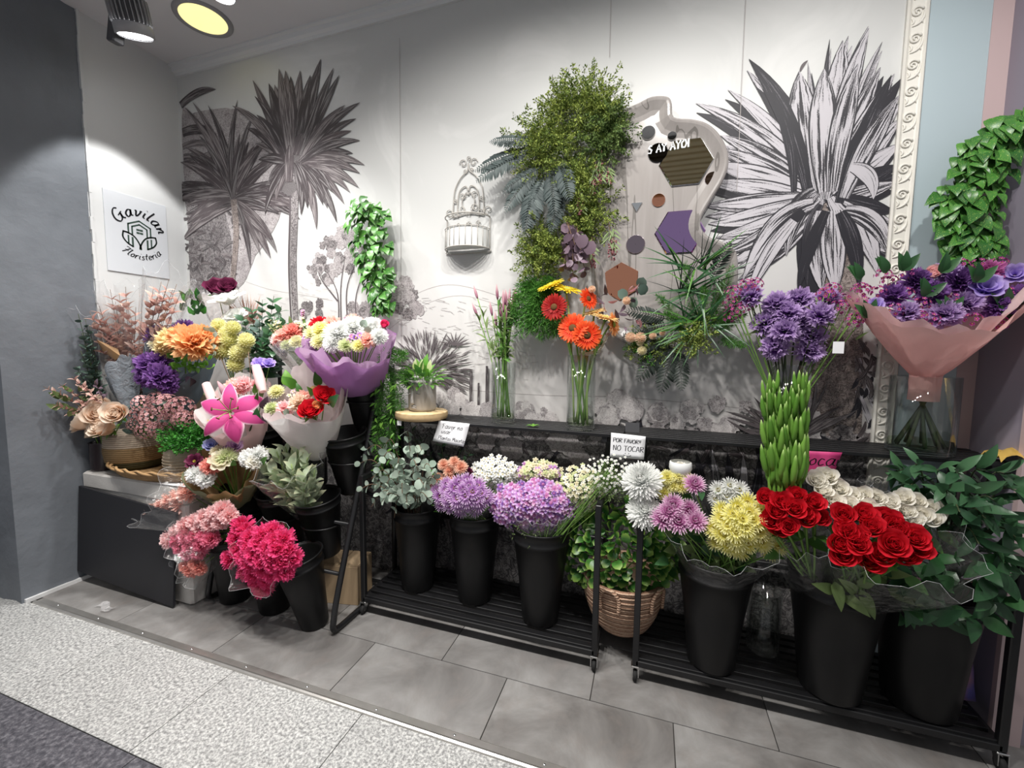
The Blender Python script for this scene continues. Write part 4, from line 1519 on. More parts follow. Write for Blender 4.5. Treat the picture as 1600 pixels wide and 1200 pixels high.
# --- ceiling lamps
plain('lamp_grey', (0.30, 0.30, 0.31), 0.45, 0.4); plain('lamp_dark', (0.07, 0.07, 0.075), 0.45, 0.4)
def emit(name, col, st):
    t = NT(name); t.b.inputs['Emission Color'].default_value = (*col, 1); t.b.inputs['Emission Strength'].default_value = st; t.set(col, .5)
emit('lamp_white_glow', (1, 1, 1), 12); emit('lamp_yellow_glow', (1.0, 0.90, 0.42), 0.95); emit('lamp_hot', (1, .98, .94), 25)
def track_spot():
    c = atz(212, 58, 2.80)
    aim = Vector((-2.94, 1.72, 1.35))
    ax = Vector((-.12, .30, -.95)).normalized()          # beam direction
    o = thing('track_spotlight', 'grey track spotlight with ribbed body on the ceiling above the sign', 'lamp', c)
    x, y, z = axes_of(-ax)
    Mx = Matrix((x, y, z)).transposed()
    r = .078
    mb = MB(); mb.lathe([(r * .90, 0), (r, .004), (r, .04), (r * .97, .045)], c, 32, 0, Mx); part('bezel', mb, ['lamp_grey'], o)
    mb = MB(); mb.lathe([(.001, .006), (r * .90, .006)], c, 32, 0, Mx); part('lens', mb, ['lamp_white_glow'], o)
    mb = MB(); mb.lathe([(r * .93, .045), (r * .93, .15), (r * .7, .165), (.001, .165)], c, 32, 0, Mx); part('housing', mb, ['lamp_dark'], o)
    for i in range(26):
        a = 2 * PI * i / 26
        mb = MB(); mb.box((0, 0, 0), (.012, .0025, .10), 0, Mx @ Matrix.Rotation(a, 3, 'Z'))
        off = Mx @ Vector((math.cos(a) * r * .97, math.sin(a) * r * .97, .098)) + c
        mb.v = [tuple(Vector(p) + off) for p in mb.v]
        part('fin', mb, ['lamp_grey'], o, False)
    b = c + Vector((-.115, -.01, .075))
    mb = MB(); mb.box((0, 0, 0), (.055, .05, .17), 0, Matrix.Rotation(R_(14), 3, 'Y'), 0, .006); mb.v = [tuple(Vector(p) + b) for p in mb.v]; part('driver_box', mb, ['lamp_dark'], o, False)
    mb = MB(); mb.tube([b + Vector((.02, 0, .08)), c + Vector((-.04, 0, .16)), (c.x - .03, c.y, CZ - .02)], .014, 8); part('arm', mb, ['lamp_dark'], o)
    mb = MB(); mb.box((c.x - .03, c.y - .42, CZ - .015), (.035, .9, .03)); part('track', mb, ['lamp_dark'], o, False)
    s = spot('track_beam', c + ax * .02, aim, 48, 66, .22, (1, .99, .97), .03)
track_spot()
def downlight(px, py, r, mat, label, name='downlight', ring=True):
    c = atz(px, py, CZ - .004)
    o = thing(name, label, 'lamp', c)
    mb = MB(); mb.lathe([(r * .93, -.002), (r * 1.02, -.008), (r * 1.14, -.004), (r * 1.16, .004)], c, 40); part('trim_ring', mb, ['lamp_grey'], o)
    mb = MB(); mb.lathe([(.001, -.001), (r * .94, -.001)], c, 40); part('diffuser', mb, [mat], o)
    return c
downlight(318, 30, .118, 'lamp_yellow_glow', 'round recessed ceiling lamp with pale yellow diffuser')
c = atz(347, -6, 2.97)
o = thing('spot_bulb', 'bright white spot lamp beside the round yellow ceiling lamp', 'lamp', c)
mb = MB(); mb.lathe([(.052, .0), (.056, .01), (.045, .06), (.02, .08), (.001, .08)], c, 28); part('housing', mb, ['lamp_grey'], o)
mb = MB(); mb.lathe([(.001, -.012), (.03, -.01), (.051, .002)], c, 28); part('bulb', mb, ['lamp_hot'], o)
spot('bulb_beam', c + Vector((0, 0, -.02)), (-1.95, 1.30, .3), 125, 100, .6, (1, .99, .97), .05)

# --- lettering: strokes drawn as inked ribbons
GL = {
    'G': ([[(.82, .86), (.55, 1.0), (.2, .78), (.08, .36), (.3, .02), (.62, .08), (.78, .4)], [(.5, .42), (.95, .5)], [(.78, .45), (.75, .1), (.92, -.08)]], .95),
    'a': ([[(.5, .5), (.3, .56), (.07, .3), (.2, .0), (.42, .12), (.54, .55)], [(.54, .55), (.5, .12), (.66, .03)]], .66),
    'v': ([[(.03, .48), (.14, .5), (.2, .02), (.46, .3), (.5, .52), (.62, .46)]], .62),
    'i': ([[(.12, .52), (.1, .12), (.26, .02)], [(.17, .78), (.19, .82)]], .33),
    'l': ([[(.2, 1.0), (.1, .4), (.12, .04), (.3, .05)]], .34),
    'n': ([[(.05, .5), (.1, .0)], [(.1, .25), (.3, .52), (.42, .42), (.40, .1), (.56, .02)]], .6),
    'F': ([[(.02, .92), (.3, 1.0), (.85, .96)], [(.5, .98), (.36, .4), (.22, -.05)], [(.15, .5), (.62, .53)]], .72),
    'f': ([[(.1, .95), (.07, 0)], [(.02, .92), (.55, .96)], [(.08, .5), (.44, .52)]], .58),
    'o': ([[(.3, .52), (.08, .3), (.18, .02), (.42, .16), (.38, .46), (.24, .52)]], .52),
    'r': ([[(.06, .5), (.1, .0)], [(.1, .25), (.24, .5), (.40, .46)]], .46),
    's': ([[(.38, .46), (.18, .50), (.13, .34), (.34, .18), (.26, .01), (.04, .06)]], .46),
    't': ([[(.22, .86), (.14, .2), (.28, .02)], [(.0, .55), (.40, .58)]], .42),
    'e': ([[(.08, .25), (.42, .34), (.28, .54), (.08, .34), (.16, .02), (.44, .1)]], .5),
    'c': ([[(.42, .45), (.2, .52), (.08, .25), (.2, .0), (.44, .1)]], .5),
    'u': ([[(.08, .5), (.08, .1), (.25, .0), (.42, .2), (.44, .5)], [(.44, .5), (.44, .05)]], .55),
    'm': ([[(.05, .5), (.08, 0)], [(.08, .3), (.24, .5), (.28, 0)], [(.28, .3), (.46, .5), (.5, 0)]], .6),
    'P': ([[(.1, .95), (.08, 0)], [(.02, .9), (.5, .95), (.58, .7), (.4, .48), (.1, .46)]], .66),
    'O': ([[(.35, .92), (.06, .6), (.12, .1), (.45, .05), (.62, .45), (.5, .88), (.3, .92)]], .72),
    'R': ([[(.1, .95), (.08, 0)], [(.02, .9), (.5, .92), (.54, .66), (.12, .46)], [(.2, .46), (.6, .0)]], .68),
    'A': ([[(.02, 0), (.32, .95), (.56, 0)], [(.14, .36), (.5, .36)]], .64),
    'V': ([[(.02, .9), (.26, .02), (.56, .95)]], .6),
    'N': ([[(.06, 0), (.08, .92), (.5, .03), (.54, .95)]], .68),
    'T': ([[(.0, .88), (.66, .94)], [(.34, .9), (.3, 0)]], .66),
    'C': ([[(.56, .84), (.3, .95), (.06, .55), (.16, .06), (.56, .12)]], .64),
    'Y': ([[(.02, .95), (.28, .5), (.56, .95)], [(.28, .5), (.26, 0)]], .6),
    'I': ([[(.12, .95), (.12, 0)]], .26), 'S': ([[(.5, .86), (.24, .95), (.1, .7), (.46, .38), (.36, .04), (.04, .1)]], .6),
    'M': ([[(.04, 0), (.12, .92), (.36, .3), (.6, .95), (.66, 0)]], .76),
    '!': ([[(.16, .95), (.1, .3)], [(.09, .08), (.1, .04)]], .24), "'": ([[(.1, .95), (.08, .75)]], .18), ' ': ([], .4),
}


def letters(mb, text, place, size, th, slant=0.0, mat=0, smooth=True):
    """place(u, v, du) maps running text coordinates to world; u is along the line"""
    u = 0
    for ch in text:
        st, adv = GL[ch]
        for s_ in st:
            pts = [Vector(((p[0] + slant * p[1]) * size, p[1] * size, 0)) for p in s_]
            pts = catmull(pts, 4) if len(pts) > 2 and smooth else pts
            k = len(pts)
            vs = []; fs = []
            for i, p in enumerate(pts):
                tg = pts[min(i + 1, k - 1)] - pts[max(i - 1, 0)]
                if tg.length < 1e-9: tg = Vector((1, 0, 0))
                tg.normalize()
                n_ = Vector((-tg.y, tg.x, 0))
                wv = th * (0.62 + .5 * abs(tg.y)) / 2
                for sd in (-1, 1):
                    q = p + n_ * wv * sd
                    vs.append(place(u + q.x, q.y, u + adv * size / 2, q.x - adv * size / 2))
            for i in range(k - 1):
                fs.append((2 * i, 2 * i + 1, 2 * i + 3, 2 * i + 2))
            mb.add(vs, fs, mat)
        u += adv * size
    return u


def text_len(text, size):
    return sum(GL[c][1] for c in text) * size

# --- shop sign on the left wall (faces +X; reads from near to far: u runs towards the back wall)
def shop_sign():
    y0, y1 = 1.575, 1.925
    tl, bl = atx(157, 295, XL), atx(170, 425, XL)
    tr_, br = atx(257, 320, XL), atx(265, 434, XL)
    ya, yb = (tl.y + bl.y) / 2, (tr_.y + br.y) / 2
    za, zb = (bl.z + br.z) / 2, (tl.z + tr_.z) / 2
    o = thing('shop_sign', 'pale square sign with house logo and script lettering on the white wall', 'sign', (XL + .004, (ya + yb) / 2, za))
    mb = MB(); mb.box((XL + .003, (ya + yb) / 2, (za + zb) / 2), (.005, yb - ya, zb - za), 0, None, 0, .001)
    part('panel', mb, ['sign_plastic'], o, False)
    cy, cz = (ya + yb) / 2 + .008, (za + zb) / 2 + .01
    k = (yb - ya) / 2
    X = XL + .0064
    def arc(R, a_mid, sense, total):
        def place(u, v, um, du):
            # rotate each letter rigidly about the arc centre
            a = a_mid + sense * (um - total / 2) / R
            rad = Vector((math.cos(a), math.sin(a)))
            tan = Vector((-math.sin(a), math.cos(a))) * sense
            up_ = rad * (1 if sense < 0 else -1)
            p = rad * R + tan * du + up_ * v
            return (X, cy + p.x, cz + p.y)
        return place
    mb = MB()
    s = k * .40; L = text_len('Gavilan', s)
    letters(mb, 'Gavilan', arc(k * .66, R_(88), -1, L), s, k * .055, .22)
    s = k * .26; L = text_len('Floristeria', s) * 1.12
    u = 0
    pl = arc(k * .90, R_(-86), 1, L)
    letters(mb, 'Floristeria', lambda a, v, um, du: pl(a, v, um * 1.12, du), s, k * .032, .2)
    part('lettering', mb, ['ink_black'], o, False)
    def seg(pts, wd, closed=False):
        P_ = [Vector(p) for p in pts]
        n = len(P_)
        for i in range(n - 1):
            a, b = P_[i], P_[i + 1]
            t_ = (b - a).normalized() * wd * .35; n_ = Vector((-(b - a).y, (b - a).x)).normalized() * wd / 2
            vs = [(X, cy + q.x * k, cz + q.y * k) for q in (a - t_ - n_, b + t_ - n_, b + t_ + n_, a - t_ + n_)]
            mb.add(vs, [(0, 1, 2, 3)])
    mb = MB()
    seg([(-.36, -.02), (-.36, .32), (0, .50), (.36, .32), (.36, -.02)], .05)
    seg([(-.24, -.06), (-.24, .25), (0, .37), (.24, .25), (.24, -.06)], .05)
    for sg in (-1, 1):
        lv = [p.to_2d() for p in catmull([(sg * .02, -.52, 0), (sg * .02, -.36, 0), (sg * .16, -.12, 0), (sg * .34, -.01, 0), (sg * .52, .02, 0)], 5)]
        seg(lv, .05)
        lv = [p.to_2d() for p in catmull([(sg * .52, .02, 0), (sg * .54, -.18, 0), (sg * .42, -.36, 0), (sg * .24, -.47, 0)], 5)]
        seg(lv, .05)
        seg([(sg * .24, -.47), (sg * .24, -.15)], .06); seg([(sg * .37, -.36), (sg * .37, -.10)], .05)
    for a in (-.055, .055):
        for b in (.06, .17):
            seg([(a - .028, b), (a + .028, b)], .07)
    part('logo', mb, ['ink_green'], o, False)
shop_sign()

# --- handwritten notes
def note(label, corners, Y, lines, size, ink='ink_black', paper='note_paper', name='paper_note', th=.0022, curl=0.0, face=False):
    tl, tr_, br, bl = [at(*c_, Y) for c_ in corners]
    o = thing(name, label, 'note', (bl + br) / 2)
    def S_(u, v):
        p = tl.lerp(tr_, u).lerp(bl.lerp(br, u), v)
        return p + Vector((0, -curl * v * v, 0))
    mb = MB(); n = 6
    mb.add([S_(i / n, j / n) for j in range(n + 1) for i in range(n + 1)] , [(j * (n + 1) + i, j * (n + 1) + i + 1, (j + 1) * (n + 1) + i + 1, (j + 1) * (n + 1) + i) for j in range(n) for i in range(n)])
    p_ = part('sheet', mb, [paper], o)
    md = p_.modifiers.new('thickness', 'SOLIDIFY'); md.thickness = .0008
    wd = (tr_ - tl).length; ht = (bl - tl).length
    mb = MB()
    for tx, u0, v0, sc in lines:
        z = size * sc
        letters(mb, tx, lambda u, v, um, du: S_(u0 + u / wd, v0 - v / ht) + Vector((0, -.0012, 0)), z, th)
    if face:
        for pts in ([(.44, .80), (.46, .78)], [(.54, .80), (.56, .78)], [(.40, .86), (.47, .92), (.55, .92), (.62, .86)]):
            P_ = [S_(*q) + Vector((0, -.0012, 0)) for q in pts]
            mb.tube(P_, th * .45, 4)
    part('handwriting', mb, [ink], o, False)
    return o
note('white handwritten note with curled corner hanging beside the wood slab', [(686, 657), (734, 662), (726, 697), (678, 688)], 1.772, [("'favor no", .14, .34, 1), ("usar'", .18, .58, .95), ('Plantas Macetas', .14, .86, .72)], .024, 'ink_black', curl=.012)
note('white handwritten note reading no tocar on the shelf edge', [(955, 676), (1009, 682), (1006, 718), (953, 714)], 1.762, [('POR fAVOR!!', .07, .36, .60), ('NO TOCAR', .08, .70, .80)], .030, face=True, th=.0026)
mb = MB(); a_ = at(988, 668, 1.764); mb.box(a_, (.055, .003, .04)); solo('clip', mb, ['lamp_dark'], 'dark clip holding the no tocar note on the shelf edge', 'clip', None, False)
note('magenta handwritten card standing behind the white roses', [(1205, 702), (1316, 707), (1302, 742), (1196, 738)], 1.760, [('No tocar', .13, .60, 1.0)], .050, 'ink_black', 'card_pink', 'display_card', .004)

# --- wire wall planter
def planter():
    c = at(726, 388, 1.97)
    cx, z0 = c.x, c.z
    R = .118
    H = .155
    o = thing('wall_planter', 'white wire wall planter with scrolled back on the mural', 'planter', (cx, W - .002, z0))
    def arc(z, r=R, n=18):
        return [(cx - r * math.cos(PI * i / n), W - .006 - r * .92 * math.sin(PI * i / n), z) for i in range(n + 1)]
    for z, rr in ((z0, .0035), (z0 + H, .0032), (z0 + H * .62, .0022)):
        mb = MB(); mb.tube(arc(z), rr, 6); part('hoop', mb, ['wire_white'], o)
    for i in range(1, 12):
        a = PI * i / 12
        mb = MB(); mb.tube([(cx - R * math.cos(a), W - .006 - R * .92 * math.sin(a), z0), (cx - R * math.cos(a), W - .006 - R * .92 * math.sin(a), z0 + H * .62)], .0018, 5); part('bar', mb, ['wire_white'], o)
    mb = MB()
    vs = []; n = 18
    for z in (z0 + .004, z0 + H * .6):
        vs += [Vector(p) for p in arc(z, R * .96, n)]
    mb.add(vs, [(i, i + 1, n + 2 + i, n + 1 + i) for i in range(n)])
    b = [Vector(p) for p in arc(z0 + .005, R * .96, n)]
    mb.add(b, [tuple(range(n + 1))])
    part('liner', mb, ['liner_white'], o)
    yb = W - .008
    def T(pts, r=.0030, nm='scroll'):
        mb = MB(); mb.tube(catmull([(cx + a * R, yb, z0 + b_ * R) for a, b_ in pts], 5), r, 6); part(nm, mb, ['wire_white'], o)
    def spiral(a, b_, r, t0, sense, turns=1.15):
        T([(a + r * (1 - .75 * i / 9) * math.cos(t0 + sense * turns * 2 * PI * i / 9), b_ + r * (1 - .75 * i / 9) * math.sin(t0 + sense * turns * 2 * PI * i / 9)) for i in range(10)], .0024)
    T([(-1, 0), (-1, 1.3)], .003, 'frame_wire'); T([(1, 0), (1, 1.3)], .003, 'frame_wire'); T([(-1, 0), (-.9, -.12), (.9, -.12), (1, 0)], .003, 'frame_wire')
    for s in (-1, 1):
        T([(s * .72, 1.40), (s * .70, 2.0), (s * .62, 2.6), (s * .35, 3.05), (s * .05, 3.3), (0, 3.6)])
        T([(s * .48, 1.40), (s * .50, 2.0), (s * .40, 2.5), (s * .12, 2.68), (0, 2.45)])
        spiral(s * .24, 3.62, .18, 0 if s > 0 else PI, s); spiral(s * .14, 3.30, .10, 0, s); spiral(s * .92, 1.62, .20, -PI / 2, -s); spiral(s * .26, 2.30, .15, 0, s)
        spiral(s * .30, 1.75, .18, PI, -s); spiral(s * .58, 1.55, .13, 0, s); spiral(s * .62, 2.1, .1, PI / 2, s)
        T([(s * .05, 1.45), (s * .30, 2.0), (s * .10, 2.4), (0, 2.3)])
        spiral(s * .45, 1.10, .11, 0, s); spiral(s * .05, 1.10, .10, PI, -s)
    spiral(0, 3.80, .11, -PI / 2, 1)
    T([(-.7, 1.42), (0, 1.55), (.7, 1.42)])
planter()

# --- organic grey panel with mirrors
def panel():
    out = [(975, 170), (998, 159), (1019, 149), (1043, 149), (1050, 160), (1053, 181), (1080, 184), (1103, 190), (1121, 204), (1136, 229), (1139, 254), (1131, 280), (1113, 310), (1097, 338), (1096, 355), (1108, 369), (1127, 376), (1145, 386), (1153, 402), (1152, 450), (1135, 500), (1095, 535), (1045, 548), (1000, 545), (955, 520), (935, 470), (926, 400), (924, 320), (930, 240), (948, 190)]
    YF = W - .075
    Q = [Vector((p.x, p.z)) for p in [at(x, y, YF) for x, y in out]]
    Q = [p.to_2d() for p in catmull([q.to_3d() for q in Q], 4, True)]
    c = sum(Q, Vector((0, 0))) / len(Q)
    n = len(Q)
    def inset(d):
        r = []
        for i in range(n):
            tg = (Q[(i + 1) % n] - Q[i - 1]).normalized()
            r.append(Q[i] + Vector((tg.y, -tg.x)) * d)
        return r
    area = sum(Q[i].x * Q[(i + 1) % n].y - Q[(i + 1) % n].x * Q[i].y for i in range(n))
    sg = -1 if area > 0 else 1
    t = NT('panel_grey')
    sx_ = t.node('ShaderNodeMapping'); sx_.inputs['Scale'].default_value = (9, 9, .7); t.l(t.obj(), sx_.inputs[0])
    f = t.noise(2.2, 5, .6, sx_.outputs[0], .6)
    cc = t.mix(f, (0.22, 0.20, 0.19), (0.38, 0.355, 0.34))
    ln = t.math('LESS_THAN', t.math('ABSOLUTE', t.math('SUBTRACT', t.noise(1.1, 2, .5, sx_.outputs[0], .3), .5)), .012)
    t.set(t.mix(t.math('MULTIPLY', ln, .7), cc, (0.12, 0.11, 0.10)), .22, 0, .5)
    o = thing('mirror_panel', 'wavy grey panel set with round and hexagonal mirrors behind the garland', 'panel', (c.x, W, min(q.y for q in Q)))
    rings = [(0, W - .002), (0, YF + .010), (.004, YF + .003), (.010, YF), (.018, YF + .002), (.032, YF + .010), (.050, YF + .020), (.07, YF + .024)]
    vs = []
    for d, y in rings:
        vs += [(p.x, y, p.y) for p in inset(d * sg * 1.0 if d else 0)]
    fs = []
    for k in range(len(rings) - 1):
        for i in range(n):
            j = (i + 1) % n
            fs.append((k * n + i, k * n + j, (k + 1) * n + j, (k + 1) * n + i))
    vs.append((c.x, YF + .024, c.y))
    L = (len(rings) - 1) * n
    fs += [(L + i, L + (i + 1) % n, len(vs) - 1) for i in range(n)]
    mb = MB(); mb.add(vs, fs)
    # the outline is not star-shaped from its centre everywhere: triangulate the face properly
    mb.f = mb.f[:-n]; mb.m = mb.m[:-n]
    from mathutils.geometry import tessellate_polygon
    tri = tessellate_polygon([[Vector((vs[L + i][0], vs[L + i][2], 0)) for i in range(n)]])
    mb.f += [tuple(L + i for i in t_) for t_ in tri]; mb.m += [0] * len(tri)
    part('board', mb, ['panel_grey'], o, False)
    def mir(name, col, rough=.03):
        t = NT(name); t.set(col, rough, 1.0, .5)
    mir('mirror_clear', (.78, .80, .80)); mir('mirror_dark', (.05, .05, .06)); mir('mirror_purple', (.46, .30, .58)); mir('mirror_copper', (.80, .36, .22)); mir('mirror_mauve', (.36, .29, .33)); mir('mirror_grey', (.34, .32, .31))
    yf = YF + .0235
    plain('mirror_edge', (0.25, 0.24, 0.24), .3, .5)
    def plate(nm, px, py, r, nseg, mat, rot=0.0, sq=1.0, label=None):
        p = at(px, py, yf)
        mb = MB()
        pr = [(.001, .006), (r * .96, .006), (r, .003), (r, 0)]
        mb.lathe(pr, (0, 0, 0), nseg, 0, None)
        Rm = Matrix.Rotation(PI / 2, 3, 'X') @ Matrix.Rotation(rot, 3, 'Z')
        mb.v = [tuple(Vector((q.x * sq, q.y, q.z)) + p) for q in [Rm @ Vector(v) for v in mb.v]]
        return part(nm, mb, [mat], o, False, None, label)
    for nm, px, py, r, ns, mt, rot, sq in (('round_mirror', 1013, 208, .029, 32, 'mirror_clear', 0, 1), ('round_mirror', 1050, 213, .018, 32, 'mirror_clear', 0, 1), ('round_mirror', 1028, 239, .040, 32, 'mirror_dark', 0, 1), ('hexagon_mirror', 1072, 254, .108, 6, 'mirror_clear', 0, 1), ('round_mirror', 1113, 280, .029, 32, 'mirror_mauve', 0, 1), ('round_mirror', 1029, 313, .027, 32, 'mirror_copper', 0, 1), ('hexagon_mirror', 1062, 363, .102, 6, 'mirror_purple', 0, 1), ('round_mirror', 993, 382, .040, 32, 'mirror_mauve', 0, 1), ('hexagon_mirror', 970, 440, .084, 6, 'mirror_copper', PI / 6, 1), ('triangle_mirror', 995, 322, .026, 3, 'mirror_clear', .5, 1)):
        plate(nm, px, py, r, ns, mt, rot, sq)
    mb = MB()
    b = at(1012, 241, yf - .009)
    letters(mb, 'S AY AYOI', lambda u, v, um, du: (b.x + u, b.y, b.z + v + u * .06), .034, .006, 0, 0, False)
    part('lettering', mb, ['reflection_white'], o, False)  # a room sign's reflection, drawn as white letters over the mirrors
panel()

# --- round wood slab with its post, standing left of the shelf
SHELF = .95
c = at(659, 655, 1.80)
zt = at(659, 641, 1.80).z
slab_z = zt
o = thing('wood_slab_stand', 'round pale wood slab on short dark feet carrying the face pot', 'stand', (c.x, 1.80, SHELF))
mb = MB()
pr = []
mb.lathe([(.001, zt), (.118, zt), (.125, zt - .004)], (c.x, 1.80, 0), 40)
for i, v in enumerate(mb.v):
    pass
part('top', mb, ['wood_slab'], o)
mb = MB(); mb.lathe([(.125, zt - .004), (.127, zt - .018), (.124, zt - .034), (.118, zt - .038), (.001, zt - .038)], (c.x, 1.80, 0), 40); part('edge', mb, ['bark_edge'], o)
for a in (-.7, .7, 2.2, 4.0):
    mb = MB(); mb.tube([(c.x + .06 * math.cos(a), 1.84 + .05 * math.sin(a), SHELF), (c.x + .06 * math.cos(a), 1.84 + .05 * math.sin(a), zt - .037)], .012, 10); part('foot', mb, ['metal_black'], o)
mb = MB(); mb.box(at(624, 661, 1.70), (.022, .002, .022)); part('price_tag', mb, ['note_paper'], o, False)
# ================================================================== flowers and plants
def depth(p):
    return (Vector(p) - EYE).dot(CF)


def m_of(px, p):
    """metres that px picture units span at the distance of p"""
    return px * depth(p) / FPX


def F(root, kind, color, px, py, Y, dpx, axis=(0, -.35, .6), face=None, name=None):
    p = at(px, py, Y)
    if face is None:
        face = (EYE - p).normalized() * .75 + Vector(axis) + rv(.22)
    return put(root, kind, color, p, face, m_of(dpx, p), None, name)


def stem_to(root, head, foot, r=.003, mat='stem_green', bend=.02, mid=None):
    a, b = Vector(foot), Vector(head)
    mb = MB()
    mb.tube(bez(a, mid if mid is not None else (a * .4 + b * .6 + rv(bend)), b, 10), r, 6)
    return part('stem', mb, [mat], root)

SH = .95      # shelf top
# ------------------------------------------------------------------ vases on the shelf
v1 = atz(786, 655, SH); v1.y = 1.875; v1 = Vector((at(786, 650, 1.875).x, 1.875, SH))
vase('slim glass vase holding pink bud stems beside the face pot', v1, .285, .058, .14)
for i in range(18):
    a = rnd.uniform(0, 2 * PI); r = rnd.uniform(.0, .04)
    foot = v1 + Vector((r * math.cos(a + 2.5), r * math.sin(a + 2.5), .025))
    hx, hy = rnd.uniform(744, 812), rnd.uniform(462, 505)
    hd = at(hx, hy, 1.875 + rnd.uniform(-.05, .06))
    o = thing('bud_stem', 'slender cut stem with pink pointed bud in the slim vase', 'flower', foot, 'pink bud stems in the slim vase')
    mid = v1 + Vector(((hd.x - v1.x) * .25, (hd.y - v1.y) * .25, .30))
    sp = bez(foot, mid, hd, 12)
    mb = MB(); mb.tube(sp, .0026, 5); part('stem', mb, ['stem_green'], o)
    dr = (sp[-1] - sp[-3]).normalized()
    mb = MB(); mb.tube([hd - dr * .015, hd, hd + dr * .02, hd + dr * .055], [.003, .0065, .007, .001], 7); part('bud', mb, ['petal_budpink'], o)
    lm = leaf_mesh('leaf_olive' if i % 3 else 'leaf_green', .22, 'lance', .3, .5)
    for k in range(11):
        j = 6 + k % 5
        leaf(o, lm, sp[j], (dr * .7 + rv(1)).normalized(), Vector((0, -.4, 1)), rnd.uniform(.035, .07))
v2 = Vector((at(907, 650, 1.845).x, 1.845, SH))
vase('glass cylinder vase holding colourful gerberas on the shelf', v2, .325, .062, .13)
_gc = 0
for px, py, dp, col, face, lab, cm in (
        (861, 447, 46, 'sunyellow', (-.3, -.3, .85), 'yellow gerbera tilted back, left of the yellow pair', 'center_green'), (886, 453, 48, 'sunyellow', (.25, -.25, .9), 'yellow gerbera tilted back, right of the yellow pair', 'center_green'),
        (866, 480, 44, 'darkred', (-.15, -1, .12), 'dark red gerbera facing forward at the left of the vase', 'center_brown'), (919, 467, 36, 'fire', (.75, -.6, .25), 'orange red gerbera turned sideways behind the others', 'center_brown'),
        (895, 513, 50, 'fire', (-.1, -1, .3), 'vivid orange red gerbera at the centre of the vase bunch', 'center_brown'), (917, 524, 48, 'fire', (.35, -.95, .05), 'vivid orange red gerbera low on the right of the vase bunch', 'center_brown'),
        (927, 489, 42, 'butter', (-.2, -.2, .9), 'pale yellow gerbera seen from behind, nearer the red ones', 'center_green'), (946, 497, 44, 'butter', (.25, -.15, .9), 'pale yellow gerbera seen from behind beside the orange one', 'center_green'),
        (958, 507, 40, 'orange', (.95, -.3, .1), 'orange gerbera in profile at the right edge', 'center_green'), (941, 536, 40, 'white', (.7, .1, -.3), 'white gerbera drooping at the right of the vase', 'center_green'), (919, 549, 40, 'white', (.1, .15, -.85), 'white gerbera drooping over the vase rim', 'center_green')):
    Y = 1.845 - (.05 if dp > 43 and col != 'sunyellow' else 0) + (.03 if col in ('white', 'butter') else 0)
    p = at(px, py, Y)
    foot = v2 + Vector((rnd.uniform(-.04, .04), rnd.uniform(-.04, .04), .022))
    o = thing('gerbera', lab, 'flower', foot, 'gerberas in the glass vase')
    d = m_of(dp, p)
    f = Vector(face).normalized()
    link('petals', flower('gerbera', col), o, frame(f, p, d, rnd.uniform(0, 6)))
    mb = MB(); mb.lathe([(.13, .0), (.12, .035), (.06, .06), (.001, .062)], (0, 0, 0.02), 14)
    link('flower_center', mb.mesh('flower_center', [cm]), o, frame(f, p, d))
    back = p - f * d * .12
    mid = Vector((v2.x + (p.x - v2.x) * .55, v2.y + (p.y - v2.y) * .6, max(SH + .30, p.z - .10) if p.z > SH + .33 else p.z + .05)) - f * .04
    mb = MB(); mb.tube(bez(foot, mid, back, 12), .0042, 7); part('stem', mb, ['stem_pale' if _gc % 2 else 'stem_green'], o)
    _gc += 1
# fallen sprig
o = thing('leaf_sprig', 'small fallen green sprig lying on the black shelf', 'sprig', at(833, 661, 1.80))
for k, (x, y) in enumerate(((822, 664), (828, 659), (836, 662), (843, 660), (832, 666))):
    leaf(o, leaf_mesh('leaf_bright', .35, 'lance'), Vector((at(833, 661, 1.80).x, 1.80, SH + .004)), Vector((x - 833, rnd.uniform(-8, 8), 1)), (0, 0, 1), .035)

# ------------------------------------------------------------------ peace lily in a face pot
plain('pot_grey', (0.42, 0.40, 0.38), 0.5, 0.35, 0, 20, 0.08)
plain('soil', (0.03, 0.022, 0.016), 0.95, 0.1)
pc = Vector((at(660, 640, 1.80).x, 1.80, slab_z + .001))
o = thing('face_pot', 'grey ceramic pot with a moulded face holding a peace lily', 'plant pot', pc)
mb = MB(); mb.lathe([(.001, 0), (.058, 0), (.066, .012), (.067, .12), (.073, .135), (.073, .150), (.068, .150), (.064, .12), (.001, .12)], pc, 36); part('pot', mb, ['pot_grey'], o)
mb = MB(); mb.tube([pc + Vector((-.012, -.067, .115)), pc + Vector((-.012, -.072, .08)), pc + Vector((-.010, -.078, .045)), pc + Vector((-.008, -.070, .038))], [.005, .006, .009, .007], 8); part('nose', mb, ['pot_grey'], o)
for dz in (.026, .018):
    mb = MB(); mb.tube([pc + Vector((-.024, -.064, dz)), pc + Vector((-.009, -.071, dz + .002)), pc + Vector((.006, -.069, dz))], [.002, .0045, .002], 6); part('lip', mb, ['pot_grey'], o)
for s in (-1, 1):
    mb = MB(); mb.tube([pc + Vector((-.008 + s * .038, -.053 - .004 * (s < 0), .088)), pc + Vector((-.008 + s * .026, -.066, .083)), pc + Vector((-.008 + s * .014, -.069, .088))], .002, 5); part('eyelid', mb, ['pot_grey'], o)
mb = MB(); mb.lathe([(.001, .125), (.064, .122)], pc, 24); part('soil', mb, ['soil'], o)
lm = leaf_mesh('leaf_bright', .42, 'ovate', .25, .6); lm2 = leaf_mesh('leaf_green', .45, 'ovate', .25, .7)
